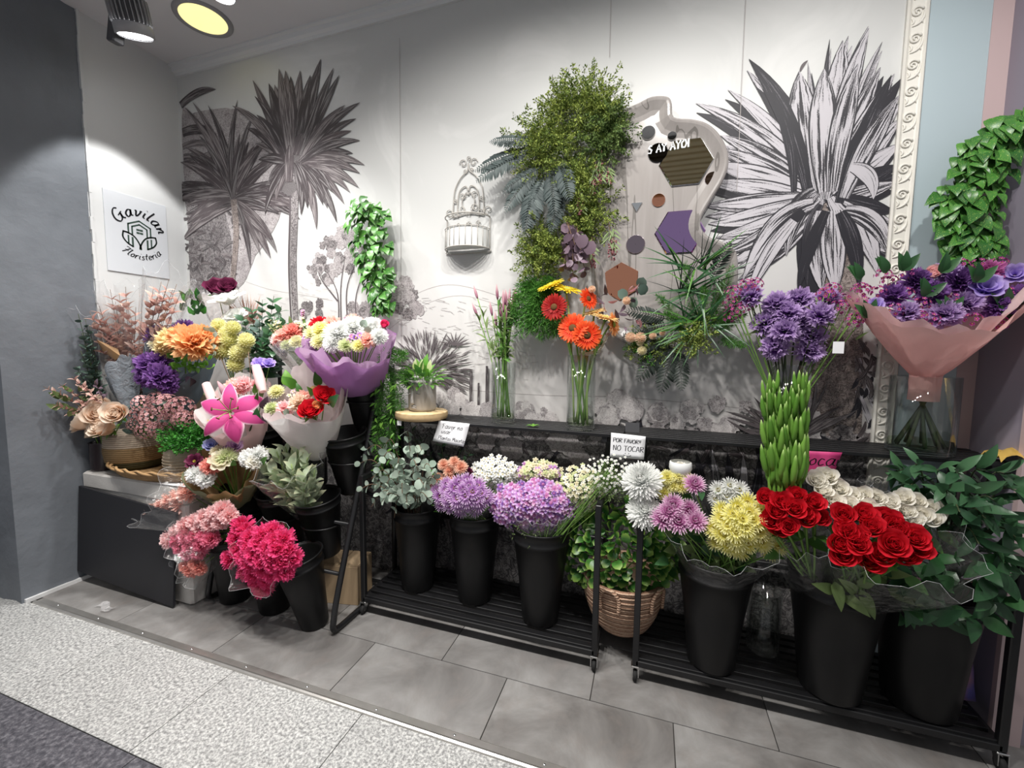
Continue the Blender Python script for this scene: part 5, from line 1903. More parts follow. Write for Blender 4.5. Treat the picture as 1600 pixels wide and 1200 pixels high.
for i, d in enumerate(fan_dirs((0, -.15, 1), 60, 1.45)):
    st = pc + Vector((d.x * .02, d.y * .02, .12)); e = st + d * rnd.uniform(.03, .085)
    leaf(o, lm if i % 2 else lm2, e, (d + Vector((0, 0, -.25))).normalized(), Vector((0, 0, 1)) + rv(.3), rnd.uniform(.05, .085))
leaf(o, lm, pc + Vector((.012, 0, .16)), (.12, .02, 1), (0, -1, .1), .12)
for x in (-.02, .045, .01):
    mb = MB(); mb.tube([pc + Vector((x, -.01, .13)), pc + Vector((x * 1.2, -.02, .20))], .002, 5); part('stem', mb, ['stem_green'], o)
    leaf(o, leaf_mesh('petal_greenwhite', .5, 'ovate', .5, .2), pc + Vector((x * 1.2, -.02, .195)), (rnd.uniform(-.2, .2), 0, 1), (0, -1, 0), .055, 'bloom')

# ------------------------------------------------------------------ purple carnations in the third vase
v3 = Vector((at(1229, 640, 1.86).x, 1.86, SH))
vase('glass vase of purple carnations behind the green bud bundle', v3, .30, .062, .5)
for i, (px, py) in enumerate(((1214, 476), (1230, 491), (1196, 506), (1226, 517), (1211, 542), (1268, 525), (1281, 493), (1293, 470), (1265, 547), (1171, 463), (1248, 470), (1246, 503))):
    p = at(px, py, 1.86 - .06 + .03 * (i % 3) + (.05 if py < 480 else 0))
    foot = v3 + Vector((rnd.uniform(-.035, .035), rnd.uniform(-.035, .035), .02))
    f = ((EYE - p).normalized() * .6 + Vector(((px - 1232) * .006, -.2, .55 - (py - 500) * .008)))
    o = thing('carnation', 'ruffled purple carnation, ' + ('topmost at the centre', 'upper centre', 'leftmost of the tight cluster', 'centre front', 'lowest front', 'right front', 'upper right', 'topmost at the right', 'lowest right', 'far left among magenta heads', 'top centre right', 'middle right')[i] + ' of the vase', 'flower', foot, 'purple carnations in the glass vase')
    link('bloom', flower('carnation', 'purple'), o, frame(f, p, m_of(41, p), rnd.uniform(0, 6)))
    stem_to(o, p - f.normalized() * .04, foot, .0028, 'stem_dark', .01, v3 + Vector(((p.x - v3.x) * .4, (p.y - v3.y) * .4, .27)))
for i, (pts, lab) in enumerate((([(1145, 452), (1165, 442), (1142, 470), (1140, 489), (1166, 471), (1152, 480), (1180, 440)], 'magenta sweet william heads leaning left over the purple carnations'), ([(1290, 455), (1300, 448), (1322, 463), (1336, 495), (1345, 448), (1348, 470), (1310, 475), (1352, 492)], 'magenta sweet william heads leaning right from the carnation vase'))):
    foot = v3 + Vector((.02 - .04 * i, .01, .03))
    o = thing('sweet_william', lab, 'flower', foot)
    for px, py in pts:
        p = at(px, py, 1.84 + rnd.uniform(-.03, .03))
        stem_to(o, p, foot, .002, 'stem_green', .01, v3 + Vector(((p.x - v3.x) * .45, 0, .27)))
        for q, d in dome(p - Vector((0, 0, .015)), (EYE - p).normalized() * .5 + Vector((0, 0, .7)), .028, 16, 95):
            put(o, 'small', 'magenta', q, d, .017)
    for k in range(10):
        px, py = rnd.choice(pts)
        leaf(o, leaf_mesh('leaf_olive', .18, 'lance'), at(px + (1232 - px) * rnd.uniform(.1, .5), py + rnd.uniform(15, 50), 1.85), rv(1).normalized() + Vector((0, 0, .6)), (0, -1, .5), .06)
mb = MB(); mb.box(at(1310, 543, 1.80), (.034, .001, .042)); solo('price_tag', mb, ['note_paper'], 'small blank white tag hanging beside the carnation vase', 'tag', None, False)

# ------------------------------------------------------------------ big pink bouquet in the widest vase
v4 = Vector((at(1437, 680, 1.85).x, 1.85, SH))
vase('wide glass vase holding the pink wrapped bouquet', v4, .27, .093, .16)
o = thing('pink_bouquet', 'large bouquet of purple flowers in flared pink paper', 'bouquet', v4 + Vector((0, 0, .02)))
tie = Vector((v4.x, v4.y, at(1440, 612, 1.85).z))
cone_wrap(o, tie - Vector((0, 0, .03)), (0, -.03, 1), .12, .042, .040, 'paper_pink', None, .004, 7, name='wrap_foot')
def rimf(th):
    c_ = math.cos(th); s_ = math.sin(th)
    return .205 + .055 * max(0, c_) ** 3 + .05 * max(0, -c_) ** 3 - .02 * max(0, -s_) - .08 * max(0, s_)
def rimh(th):
    c_ = math.cos(th); s_ = math.sin(th)
    return .80 + .75 * max(0, c_) ** 2.5 + .48 * max(0, -c_) ** 5 + .30 * max(0, s_) - .06 * max(0, -s_)
cone_wrap(o, tie + Vector((0, 0, .055)), (0, -.08, 1), .215, .038, rimf, 'paper_pink', rimh, .012, 6, .9)
cone_wrap(o, tie + Vector((0, .005, .06)), (0, -.04, 1), .215, .036, lambda th: rimf(th) * .93, 'paper_pale_pink', lambda th: rimh(th) * 1.04 + .03 * math.sin(5 * th), .016, 8, .9, 'inner_wrap')
for i in range(9):
    a = i * .7
    stem_to(o, tie + Vector((.02 * math.cos(a), .02 * math.sin(a), 0)), v4 + Vector((-.065 * math.cos(a), -.06 * math.sin(a), .025)), .006, 'stem_dark', .002)
for i, (px, py, k_, c_, d_) in enumerate(((1535, 457, 'lisianthus', 'lavender', 54), (1585, 432, 'lisianthus', 'lavender', 40), (1368, 480, 'lisianthus', 'lavender', 30), (1455, 460, 'carnation', 'violet', 44), (1430, 440, 'carnation', 'violet', 40), (1498, 440, 'carnation', 'violet', 46), (1475, 492, 'carnation', 'purple', 44), (1510, 475, 'carnation', 'purple', 40), (1395, 462, 'carnation', 'violet', 38), (1560, 478, 'carnation', 'violet', 40), (1415, 490, 'carnation', 'purple', 38), (1455, 428, 'rosebud', 'pink', 34), (1590, 465, 'carnation', 'violet', 40), (1545, 425, 'carnation', 'magenta', 36), (1480, 425, 'carnation', 'purple', 34))):
    F(o, k_, c_, px, py, 1.78 + .10 * ((505 - py) / 90), d_)
for px, py in ((1350, 450), (1372, 452), (1390, 435), (1415, 455), (1440, 470), (1420, 425), (1400, 480), (1500, 410), (1530, 410), (1560, 408), (1548, 440), (1575, 455), (1520, 495), (1455, 495), (1490, 465), (1380, 425), (1435, 490), (1560, 500)):
    p = at(px, py, 1.77 + .10 * ((505 - py) / 90))
    for q, d in dome(p - Vector((0, 0, .012)), (EYE - p).normalized() * .6 + Vector((0, 0, .6)), .024, 12, 95):
        put(o, 'small', 'magenta', q, d, .016)
for px, py in ((1345, 425), (1385, 415), (1410, 412), (1470, 415), (1525, 430), (1568, 470), (1580, 490), (1480, 480), (1445, 452), (1355, 485)):
    for k in range(3):
        leaf(o, leaf_mesh('leaf_deep', .45, 'ovate', .25, .5), at(px, py + 12, 1.80), Vector((rnd.uniform(-1, 1), -.3, .9)), (0, -1, .4), .07)

# ------------------------------------------------------------------ green bud bundle (upright)
gb = at(1226, 790, 1.60)
o = thing('green_bud_bundle', 'upright bundle of tall green flower spikes above the red roses', 'bouquet', at(1226, 850, 1.62))
bud = MB(); bud.tube([(0, 0, 0), (0, .25, .03), (0, .55, .045), (0, .85, .03), (0, 1, .02)], [.04, .085, .09, .05, .006], 7); bud_me = bud.mesh('bud', ['bud_green'])
for i in range(16):
    tx = 1197 + (i % 8) * 8.2 + rnd.uniform(-4, 4); ty = 596 + rnd.uniform(0, 34) + (22 if 1210 < tx < 1240 else 0)
    yy = 1.585 + .035 * (i // 8)
    tp = at(tx, ty, yy); ft = at(1205 + (i % 8) * 6, 800, yy + .01)
    sp = bez(ft, (tp + ft) / 2 + rv(.006), tp, 14)
    mb = MB(); mb.tube(sp, [.0062 - .004 * k / 13 for k in range(14)], 6); s_ = part('spike', mb, ['bud_green'], o)
    for k in range(8):
        j = min(12, 3 + int(k * 1.4))
        a = k * PI + i
        sd = Vector((math.cos(a), math.sin(a) - .4, 0))
        M = frame_yz((sp[j + 1] - sp[j]).normalized() + sd * .13, sd, sp[j] + sd * .004, .118 - .006 * k)
        b_ = bpy.data.objects.new('bud', bud_me); COL.objects.link(b_); b_.parent = s_; b_.matrix_basis = M

# ------------------------------------------------------------------ hanging pothos
def pothos(label, path, widths, n, L, Y, vines=()):
    o = thing('pothos', label, 'plant', at(*path[0], Y) )
    P_ = catmull([at(x, y, Y) for x, y in path], 10)
    k = len(P_)
    lm = leaf_mesh('leaf_pothos', .72, 'heart', .22, .7, 7)
    for v in range(6):
        mb = MB(); mb.tube([p + rv(.02) for p in P_[::3]], .002, 5); part('vine', mb, ['stem_pale'], o)
    for i in range(n):
        s = (i + rnd.random()) / n
        j = min(k - 1, int(s * (k - 1)))
        wd = np.interp(s, np.linspace(0, 1, len(widths)), widths)
        th = rnd.uniform(-PI, PI); rr = rnd.random() ** .5
        off = Vector((math.cos(th) * wd * rr, min(0.02, math.sin(th)) * wd * .55 * rr - .012, rnd.uniform(-.03, .03)))
        out = Vector((off.x * 6, -1.0, .15 + rnd.uniform(-.2, .3)))
        leaf(o, lm, P_[j] + off, Vector((off.x * 5 + rnd.uniform(-.5, .5), -.35, -1 + rnd.uniform(-.2, .6))).normalized(), out, L * rnd.uniform(.7, 1.25))
    return o
pothos('green pothos trailing down the mural left of the wire planter', [(575, 318), (578, 350), (585, 400), (596, 440), (602, 490)], [.075, .115, .12, .10, .085, .06], 290, .054, 1.955)
pothos('variegated pothos hanging on the right side wall above the pink bouquet', [(1610, 185), (1555, 215), (1522, 270), (1505, 320), (1510, 370), (1528, 395)], [.07, .085, .085, .08, .07, .05], 290, .058, 1.93)

# ------------------------------------------------------------------ wall garland around the mirror panel
GY = 1.93
def juniper(label, blobs, mat, L=.10, name='juniper_clump', leafL=.013, n=34, per=80):
    c = at(blobs[0][0], blobs[0][1], GY)
    o = thing(name, label, 'foliage', c, 'juniper clumps of the wall garland')
    for bx, by, r, ax in blobs:
        p = at(bx, by, GY)
        sprays(o, p, fan_dirs(ax, n, 1.75), m_of(r, p), mat, leafL, per, 'foliage', .45)
    return o
juniper('upper tall juniper clump at the top of the wall garland', [(912, 160, 72, (.1, -.5, 1)), (880, 165, 48, (-.6, -.4, 1)), (905, 205, 62, (0, -1, .3)), (938, 175, 52, (.5, -.5, .8))], 'leaf_juniper')
juniper('juniper clump at the left shoulder of the wall garland', [(840, 220, 62, (-.7, -.6, .5)), (850, 250, 58, (-.2, -1, -.1)), (870, 225, 52, (0, -1, .4))], 'leaf_juniper')
juniper('juniper clump at the right shoulder touching the mirror panel', [(955, 200, 48, (.6, -.7, .2)), (940, 225, 48, (.2, -1, -.3))], 'leaf_juniper_deep')
juniper('juniper clump in the middle of the wall garland', [(915, 290, 52, (0, -1, .1)), (925, 325, 50, (.1, -1, -.3)), (900, 275, 42, (-.3, -1, .3)), (910, 350, 44, (0, -1, -.5))], 'leaf_juniper')
juniper('lowest juniper clump at the foot of the wall garland', [(845, 375, 46, (-.5, -.8, .3)), (840, 405, 44, (-.3, -1, -.2)), (868, 395, 38, (.2, -1, 0))], 'leaf_juniper')
for (px, py, lab, fr) in ((830, 235, 'grey fern fronds reaching left from the wall garland', [((830, 235), (-1, -.15, -.22), .27), ((825, 240), (-.85, -.3, -.42), .26), ((835, 222), (-.9, -.3, .05), .20)]),
                          (845, 270, 'grey drooping fern fronds under the left garland shoulder', [((840, 265), (-.55, -.3, -.75), .24), ((850, 275), (-.25, -.35, -1), .28), ((862, 262), (.15, -.4, -1), .24), ((845, 262), (-.8, -.3, -.5), .2), ((875, 250), (.3, -.5, -.9), .24), ((838, 280), (-.1, -.4, -1), .26), ((880, 290), (-.2, -.3, -1), .22)])):
    o = thing('fern', lab, 'foliage', at(px, py, GY), 'grey ferns of the wall garland')
    for (x, y), d, L in fr:
        fern(o, at(x, y, GY - .02), d, (0, -1, .3), L, 'leaf_fern_grey', .42, 22)
# pepper berries
for lab, hang in (('pink pepper berry sprays beside the mirror panel', [(930, 250, 300), (940, 235, 290), (950, 260, 285)]), ('pink pepper berry sprays low on the right of the garland', [(950, 345, 405), (958, 355, 395), (908, 300, 335), (905, 360, 395), (925, 370, 415)])):
    o = thing('pepper_berries', lab, 'berries', at(hang[0][0], hang[0][1], GY), 'pepper berries of the wall garland')
    for px, y0, y1 in hang:
        a, b = at(px, y0, GY - .05), at(px + rnd.uniform(-6, 6), y1, GY - .06)
        mb = MB(); mb.tube(bez(a, (a + b) / 2 + rv(.02), b, 7), .0016, 5); part('stem', mb, ['stem_brown'], o)
        pts = [(b.lerp(a, rnd.random() ** 1.5 * .6) + rv(.012), rv(1)) for _ in range(45)]
        ic = MB(); ic.lathe([(.001, -.5), (.45, -.2), (.45, .2), (.001, .5)], (0, 0, 0), 6)
        florets(o, pts, ic, ['petal_dusty'], .0075, 'berries')
        for k in range(9):
            leaf(o, leaf_mesh('leaf_olive', .14, 'lance'), a.lerp(b, rnd.random() * .8), Vector((rnd.uniform(-1, 1), -.4, -.8)), (0, -1, .3), .05)
o = thing('plum_eucalyptus', 'plum coloured round-leaved eucalyptus hanging in the garland', 'foliage', at(890, 350, GY))
for i, (x0, y0, x1, y1) in enumerate(((890, 345, 880, 425), (900, 350, 915, 430), (895, 360, 895, 440), (885, 345, 905, 400))):
    branch(o, [at(x0, y0, GY - .04), at((x0 + x1) / 2, (y0 + y1) / 2, GY - .09), at(x1, y1, GY - .08)], leaf_mesh('leaf_plum', .9, 'round', .1, .2), 8, .045, 'stem_brown')
for px, py in ((905, 388), (917, 398)):
    leaf(o, leaf_mesh('leaf_plum', .9, 'round', .1, .2), at(px, py, GY - .12), (.3, -.1, .6), (0, -1, .3), .06)
# green asparagus skirt under the garland
o = thing('asparagus_fern', 'soft green asparagus fern hanging behind the gerberas', 'foliage', at(840, 450, GY))
for i in range(26):
    x0 = rnd.uniform(820, 875); x1 = 798 + i * 3.6 + rnd.uniform(-6, 6)
    plume(o, at(x0, 435 + rnd.uniform(0, 12), GY), at(x1, 500 + rnd.uniform(-22, 30), GY - .03), .020, 'leaf_asparagus', 420, 'plume', (0, -.05, .03), .030)
# lower right cluster
o = thing('dried_flower_cluster', 'cluster of dusty pink dried flowers and moss below the copper mirror', 'flowers', at(985, 500, GY))
for i in range(26):
    p = at(rnd.uniform(940, 1000), rnd.uniform(455, 525), GY - rnd.uniform(.01, .08))
    leaf(o, leaf_mesh('petal_dusty' if i % 2 else 'leaf_plum', .25, 'lance', .3, .6), p, Vector((rnd.uniform(-1, 1), -.7, rnd.uniform(-.5, 1))), rv(1), .065)
for px, py in ((1000, 545), (1012, 520), (1022, 540), (1030, 555), (995, 535), (1015, 560)):
    p = at(px, py, GY - .03)
    sprays(o, p, fan_dirs((0, -1, .2), 16, 1.6), m_of(22, p), 'leaf_asparagus' if px % 2 else 'leaf_juniper', .010, 45, 'moss', .5)
for px, py, d_ in ((985, 527, 20), (1000, 528, 22), (1003, 548, 18), (1000, 535, 14), (1020, 525, 14), (925, 452, 14), (979, 470, 16), (1035, 520, 12)):
    F(o, 'pompom', 'peach' if py < 530 else 'cream', px, py, GY - .08, d_)
for px, py in ((980, 465), (985, 480), (1008, 460), (1000, 450)):
    leaf(o, leaf_mesh('leaf_eucalyptus_dark', .9, 'round', .1, .2), at(px, py, GY - .06), (rnd.uniform(-1, 1), -.3, .4), (0, -1, .3), .05)
o = thing('grass_tuft', 'tuft of dark spiky grass and green palm leaves under the purple mirror', 'foliage', at(1085, 500, GY))
for i in range(80):
    p = at(rnd.choice((1066, 1095, 1085, 1100)) + rnd.uniform(-6, 6), rnd.choice((455, 500, 515, 420)), GY - .03)
    a = rnd.uniform(0, 2 * PI)
    leaf(o, leaf_mesh(('leaf_green', 'leaf_deep', 'leaf_deep')[i % 3], .05, 'grass', .3, .5, 8), p, Vector((math.cos(a), -.55, math.sin(a) * .9)), (0, -1, .4), rnd.uniform(.12, .24), 'blade')
for i in range(16):
    p = at(1095 if i % 2 else 1062, 412 if i % 2 else 458, GY - .03); a = rnd.uniform(.2, PI - .2)
    leaf(o, leaf_mesh('leaf_fern_black', .03, 'grass', .3, .4, 8), p, Vector((math.cos(a), -.4, math.sin(a))), (0, -1, .4), rnd.uniform(.14, .24), 'blade')
o = thing('foxtail_fern', 'green foxtail plumes fanning beside the purple mirror', 'foliage', at(1090, 520, GY))
for (x0, y0, x1, y1) in ((1070, 510, 1028, 462), (1085, 505, 1070, 410), (1115, 505, 1145, 415), (1120, 510, 1160, 450), (1110, 500, 1128, 440), (1075, 520, 1040, 490), (1120, 520, 1162, 490), (1125, 530, 1160, 540), (1095, 510, 1100, 450), (1130, 515, 1150, 470)):
    plume(o, at(x0, y0, GY), at(x1, y1, GY - .07), .017, 'leaf_asparagus', 700, 'plume', None, .016)
p = at(1085, 530, GY - .06)
sprays(o, p, fan_dirs((0, -1, .1), 30, 1.7), m_of(38, p), 'leaf_juniper', .012, 60, 'moss', .45)
o = thing('black_fern', 'black dyed fern fronds hanging right of the dried cluster', 'foliage', at(1055, 530, GY))
for (x, y), d, L in (((1050, 530), (-.7, -.3, -.9), .22), ((1055, 535), (-.25, -.4, -1), .22), ((1045, 500), (-1, -.4, .25), .18), ((1045, 505), (-1, -.4, -.25), .16), ((1110, 440), (.35, -.3, .9), .16), ((1060, 545), (.1, -.5, -1), .18), ((1048, 520), (-.9, -.4, -.6), .16)):
    fern(o, at(x, y, GY - .03), d, (0, -1, .3), L, 'leaf_fern_black', .46, 16)

# ------------------------------------------------------------------ rack A: eucalyptus and mixed buckets
def bk(px, Y, lab, z=.097, **kw):
    p = at(px, 900, Y)
    p.z = z
    bucket(lab, p, **kw)
    return p
b1 = bk(653, 1.80, 'black bucket holding eucalyptus beside the bent-tube stand', h=.42, rt=.115, rb=.08)
o = thing('eucalyptus_bunch', 'loose bunch of pale grey-green eucalyptus branches in the first rack bucket', 'foliage', b1 + Vector((0, 0, .05)))
lm = leaf_mesh('leaf_eucalyptus', .82, 'round', .12, .35)
for i in range(24):
    r = ((i + .5) / 24) ** .5; a = i * 2.399
    px, py = 618 + 88 * r * math.cos(a) - (10 if i % 3 == 0 else 0), 752 + 64 * r * math.sin(a)
    dy = -.06 - .12 * (1 - r * r) - (.05 if py > 760 else 0)
    tp = at(px, py, 1.78 + dy)
    zz = max(tp.z, b1.z + .50) + .03
    branch(o, [b1 + Vector((0, 0, .15)), b1 + Vector(((tp.x - b1.x) * .2, dy * .4, .44)), Vector((b1.x + (tp.x - b1.x) * .6, 1.78 + dy * .8, zz)), tp], lm, 6, .054, 'stem_brown', .0022, .8)
b2 = bk(742, 1.80, 'black bucket holding lilac and orange chrysanthemums', h=.43, rt=.118, rb=.08)
b3 = bk(845, 1.75, 'black bucket holding purple statice', h=.43, rt=.122, rb=.08)
def mumbunch(lab, foot, pts, kind, col, dpx, Y, name='chrysanthemum_bunch', cat='flowers', leaves=10, lmname='leaf_green', axis=(0, -.35, .6)):
    o = thing(name, lab, cat, foot)
    for i, q in enumerate(pts):
        px, py = q[0], q[1]
        p = at(px, py, Y + (q[2] if len(q) > 2 else 0))
        F(o, kind, col, px, py, Y + (q[2] if len(q) > 2 else 0), dpx * rnd.uniform(.88, 1.12), axis)
        stem_to(o, p - Vector((0, -.012, .02)), foot + Vector((rnd.uniform(-.06, .06), rnd.uniform(-.08, .03), .28)), .0022, 'stem_green', .01)
    for k in range(leaves):
        q = rnd.choice(pts)
        leaf(o, leaf_mesh(lmname, .45, 'ovate', .25, .5), at(q[0] + rnd.uniform(-14, 14), q[1] + rnd.uniform(8, 26), Y + .02), Vector((rnd.uniform(-1, 1), -.6, rnd.uniform(-.2, .6))), (0, -.6, 1), .055)
    return o
def grid_pts(cx, cy, rx, ry, n, dz=.07):
    out = []
    for i in range(n):
        r = ((i + .5) / n) ** .5; a = i * 2.399
        out.append((cx + rx * r * math.cos(a), cy + ry * r * math.sin(a), -dz * (1 - r * r)))
    return out
up = Vector((0, 0, .1))
mumbunch('salmon orange chrysanthemums at the back of the second bucket', b2 + up, [(693, 726), (710, 722), (720, 730), (702, 736), (684, 748), (697, 752), (676, 760), (705, 748)], 'mum', 'copper', 24, 1.78)
mumbunch('dark plum chrysanthemums between the orange and white blooms', b2 + up, [(733, 738), (740, 745), (728, 748), (736, 752)], 'mum', 'wine', 18, 1.80, leaves=3)
mumbunch('lilac purple chrysanthemums in front of the second bucket', b2 + up, [(x, y, z - .03) for x, y, z in grid_pts(722, 774, 42, 25, 26)], 'daisymum', 'lilac', 25, 1.74, axis=(0, -.5, .5))
def floretbunch(lab, foot, cx, cy, rx, ry, Y, col, n, size, name='filler_bunch', kind='small', individual=True, cols=None, dz=.08, green=120):
    o = thing(name, lab, 'flowers', foot)
    pts = grid_pts(cx, cy, rx, ry, n, dz)
    for i, (px, py, z) in enumerate(pts):
        px += rnd.uniform(-3, 3); py += rnd.uniform(-3, 3)
        p = at(px, py, Y + z)
        F(o, kind, (cols[i % len(cols)] if cols else col), px, py, Y + z, size * rnd.uniform(.75, 1.2), ((px - cx) * .004, -.35, .5 - (py - cy) * .012))
        if i % 5 == 0: stem_to(o, p + Vector((0, .01, -.008)), foot + Vector((.06 if cx > 890 else 0, -.04, .30)) + rv(.04), .0013, 'stem_green', .015)
    c = at(cx, cy + ry * .35, Y + .03)
    sprays(o, c, fan_dirs((0, -.4, .8), 40, 1.8), m_of(max(rx, ry) * .85, c), 'leaf_olive', .012, green // 4, 'greenery', .25)
    return o
floretbunch('white waxflower bunch behind the lilac chrysanthemums', b2 + up, 772, 742, 38, 28, 1.82, 'purewhite', 150, 10, kind='wax')
floretbunch('dense purple statice bunch filling the third bucket', b3 + up, 832, 790, 66, 40, 1.72, 'lilac', 230, 15, kind='wax', cols=['lilac', 'lilac', 'mauve', 'lilac', 'purple'])
floretbunch('small cream and purple flowers wrapped in film above the statice', b3 + up, 842, 738, 36, 18, 1.82, 'cream', 80, 11, kind='wax', cols=['cream', 'greenwhite', 'cream', 'lilac'])
floretbunch('cream waxflower sprays right of the purple statice', b3 + up, 905, 765, 38, 38, 1.76, 'cream', 170, 8.5, kind='wax', cols=['cream', 'white', 'greenwhite'])
floretbunch('fine green sprays dotted with tiny white flowers under the no tocar note', b3 + up, 950, 742, 42, 32, 1.74, 'purewhite', 110, 5.5, kind='wax', green=320)
for lab, b, R in (('clear film sleeve around the stems of the second bucket', b2, .125), ('clear film sleeve around the stems of the third bucket', b3, .14)):
    o = thing('film_sleeve', lab, 'wrapping', b + Vector((0, 0, .40)))
    cone_wrap(o, b + Vector((0, -.005, .40)), (0, -.12, 1), .12, .10, R, 'film_clear', None, .012, 11)
# leafy stems behind these buckets
o = thing('leafy_stems', 'dark leafy stems at the back between eucalyptus and orange chrysanthemums', 'foliage', b1 + Vector((.12, .1, .3)))
for px, py in ((690, 690), (670, 705), (720, 700), (705, 715), (640, 660), (655, 680), (735, 705)):
    tp = at(px, py, 1.9)
    branch(o, [Vector((b1.x + .12, 1.88, .45)), Vector(((b1.x + .12 + tp.x) / 2, 1.89, .65)), tp], leaf_mesh('leaf_ruscus', .4, 'ovate', .2, .5), 7, .06, 'stem_dark')

# ------------------------------------------------------------------ basket of peperomia between the racks
t = NT('basket_straw')
wv_ = t.node('ShaderNodeTexWave', wave_type='BANDS', bands_direction='Z'); wv_.inputs['Scale'].default_value = 30; wv_.inputs['Distortion'].default_value = 2; wv_.inputs['Detail'].default_value = 2; wv_.inputs['Detail Scale'].default_value = 4
t.l(t.obj(), wv_.inputs['Vector'])
t.set(t.mix(wv_.outputs['Fac'], (0.26, 0.14, 0.09), (0.60, 0.42, 0.30)), .8, 0, .2); t.bump(wv_.outputs['Fac'], .5, .01)
bc = at(972, 940, 1.835); bc.z = .098
o = thing('straw_basket', 'pinkish straw basket behind the rack legs', 'basket', bc)
n_ = 13; 
for i in range(n_):
    s = i / (n_ - 1)
    r = .095 + .070 * math.sin(s * PI * .5) ** .7
    mb = MB(); mb.tube([(bc.x + r * math.cos(a), bc.y + r * math.sin(a), bc.z + .012 + s * .215) for a in [2 * PI * k / 36 for k in range(36)]], .0105, 6, 0, 0, False, True)
    part('coil', mb, ['basket_straw'], o)
mb = MB(); mb.lathe([(.001, .004), (.10, .004), (.098, .02), (.155, .16), (.155, .20), (.001, .20)], bc, 30); part('lining', mb, ['basket_straw'], o)
for a in (-PI / 2 - .25, -PI / 2 + 1.0, PI / 2):
    hp = [Vector((bc.x + (.173 + q) * math.cos(a + w_), bc.y + (.173 + q) * math.sin(a + w_), bc.z + h_)) for w_, h_, q in ((-.22, .14, 0), (-.22, .20, .004), (-.1, .235, .01), (.1, .235, .01), (.22, .20, .004), (.22, .14, 0))]
    mb = MB(); mb.tube(catmull(hp, 4), .008, 6); part('handle', mb, ['basket_straw'], o)
o = thing('peperomia', 'bushy round-leaved green plant spilling over the straw basket', 'plant', bc + Vector((0, 0, .2)))
lm = leaf_mesh('leaf_lime_tip', .85, 'round', .15, .45); lm2 = leaf_mesh('leaf_lime_tip', .62, 'ovate', .2, .5)
for i in range(290):
    r = ((i + .5) / 290) ** .5; a = i * 2.399
    px, py = 972 + 88 * r * math.cos(a), 862 + 76 * r * math.sin(a)
    p = at(px, py, 1.84 - .14 * math.sqrt(max(0, 1 - r * r)) + rnd.uniform(-.02, .03))
    d = Vector((math.cos(a) * r, -.6, -math.sin(a) * r * .7 + rnd.uniform(-.3, .5))) + rv(.5)
    leaf(o, lm if i % 3 else lm2, p, d.normalized(), Vector((rnd.uniform(-.5, .5), -.8, .8)), rnd.uniform(.032, .052))
for px, py in ((905, 910), (930, 800), (1040, 900), (1000, 790), (960, 820), (890, 860), (1050, 850), (970, 880)):
    mb = MB(); mb.tube(bez(bc + Vector((0, 0, .2)), bc + Vector((0, -.05, .32)), at(px, py, 1.76), 8), .0025, 5); part('stem', mb, ['stem_green'], o)

# ------------------------------------------------------------------ rack B
b4 = bk(1117, 1.715, 'black bucket holding the wrapped yellow and white chrysanthemums', h=.42, rt=.128, rb=.085)
b5 = bk(1308, 1.715, 'black bucket holding the red and white roses', h=.43, rt=.14, rb=.095)
b6 = bk(1452, 1.74, 'black bucket holding the dark leafy branches at the right', h=.43, rt=.135, rb=.10)
o4 = 'mixed chrysanthemum bucket'
mumbunch('large white chrysanthemum heads at the left of the fourth bucket', b4 + up, [(1003, 752, 0), (1006, 800, -.02)], 'bigmum', 'purewhite', 66, 1.66, leaves=3, lmname='leaf_deep')
mumbunch('yellow chrysanthemums behind the white heads', b4 + up, [(1043, 746), (1060, 742), (1052, 758), (1038, 770), (1065, 760), (1076, 752)], 'mum', 'yellow', 27, 1.70, leaves=2)
mumbunch('pink chrysanthemums with dark eyes in the fourth bucket', b4 + up, [(1085, 757, .03), (1052, 789, 0), (1076, 797, 0), (1036, 810, -.02), (1060, 815, -.03), (1087, 814, -.03), (1045, 800, -.02)], 'mauvemum', 'mauve', 38, 1.62, leaves=6, lmname='leaf_deep')
mumbunch('white daisy chrysanthemums behind the pale yellow ones', b4 + up, [(1122, 765), (1140, 758), (1155, 765), (1135, 775), (1165, 780), (1150, 785), (1175, 795), (1118, 780), (1160, 772)], 'daisymum', 'purewhite', 26, 1.67, leaves=3)
mumbunch('pale yellow chrysanthemums at the right of the fourth bucket', b4 + up, [(x, y, z) for x, y, z in grid_pts(1158, 824, 50, 40, 24)] + [(1148, 858, -.03), (1190, 850, -.02), (1215, 855, 0), (1205, 862, .02)], 'daisymum', 'yellow', 30, 1.60, leaves=8, axis=(0, -.5, .4))
o = thing('white_net_flower', 'white chrysanthemum head held in a protective net cup behind the yellow ones', 'flower', at(1062, 760, 1.75))
p = at(1063, 733, 1.72)
put(o, 'bigmum', 'white', p, (0, -.3, 1), .075)
mb = MB(); mb.lathe([(.012, -.035), (.032, -.02), (.042, .005), (.040, .028), (.036, .030)], p, 20); part('net_cup', mb, ['liner_white'], o)
stem_to(o, p - Vector((0, 0, .03)), b4 + up, .003)
o = thing('film_sleeve', 'clear film cone around the mixed chrysanthemums', 'wrapping', b4 + Vector((0, 0, .38)))
cone_wrap(o, b4 + Vector((0, -.01, .37)), (-.06, -.20, 1), .22, .10, lambda th: .205 + .02 * math.cos(th), 'film_clear', lambda th: 1 + .25 * math.sin(th), .014, 10, .75)
o = thing('chrysanthemum_foliage', 'dark leaves and stems inside the film of the fourth bucket', 'foliage', b4 + Vector((0, 0, .3)))
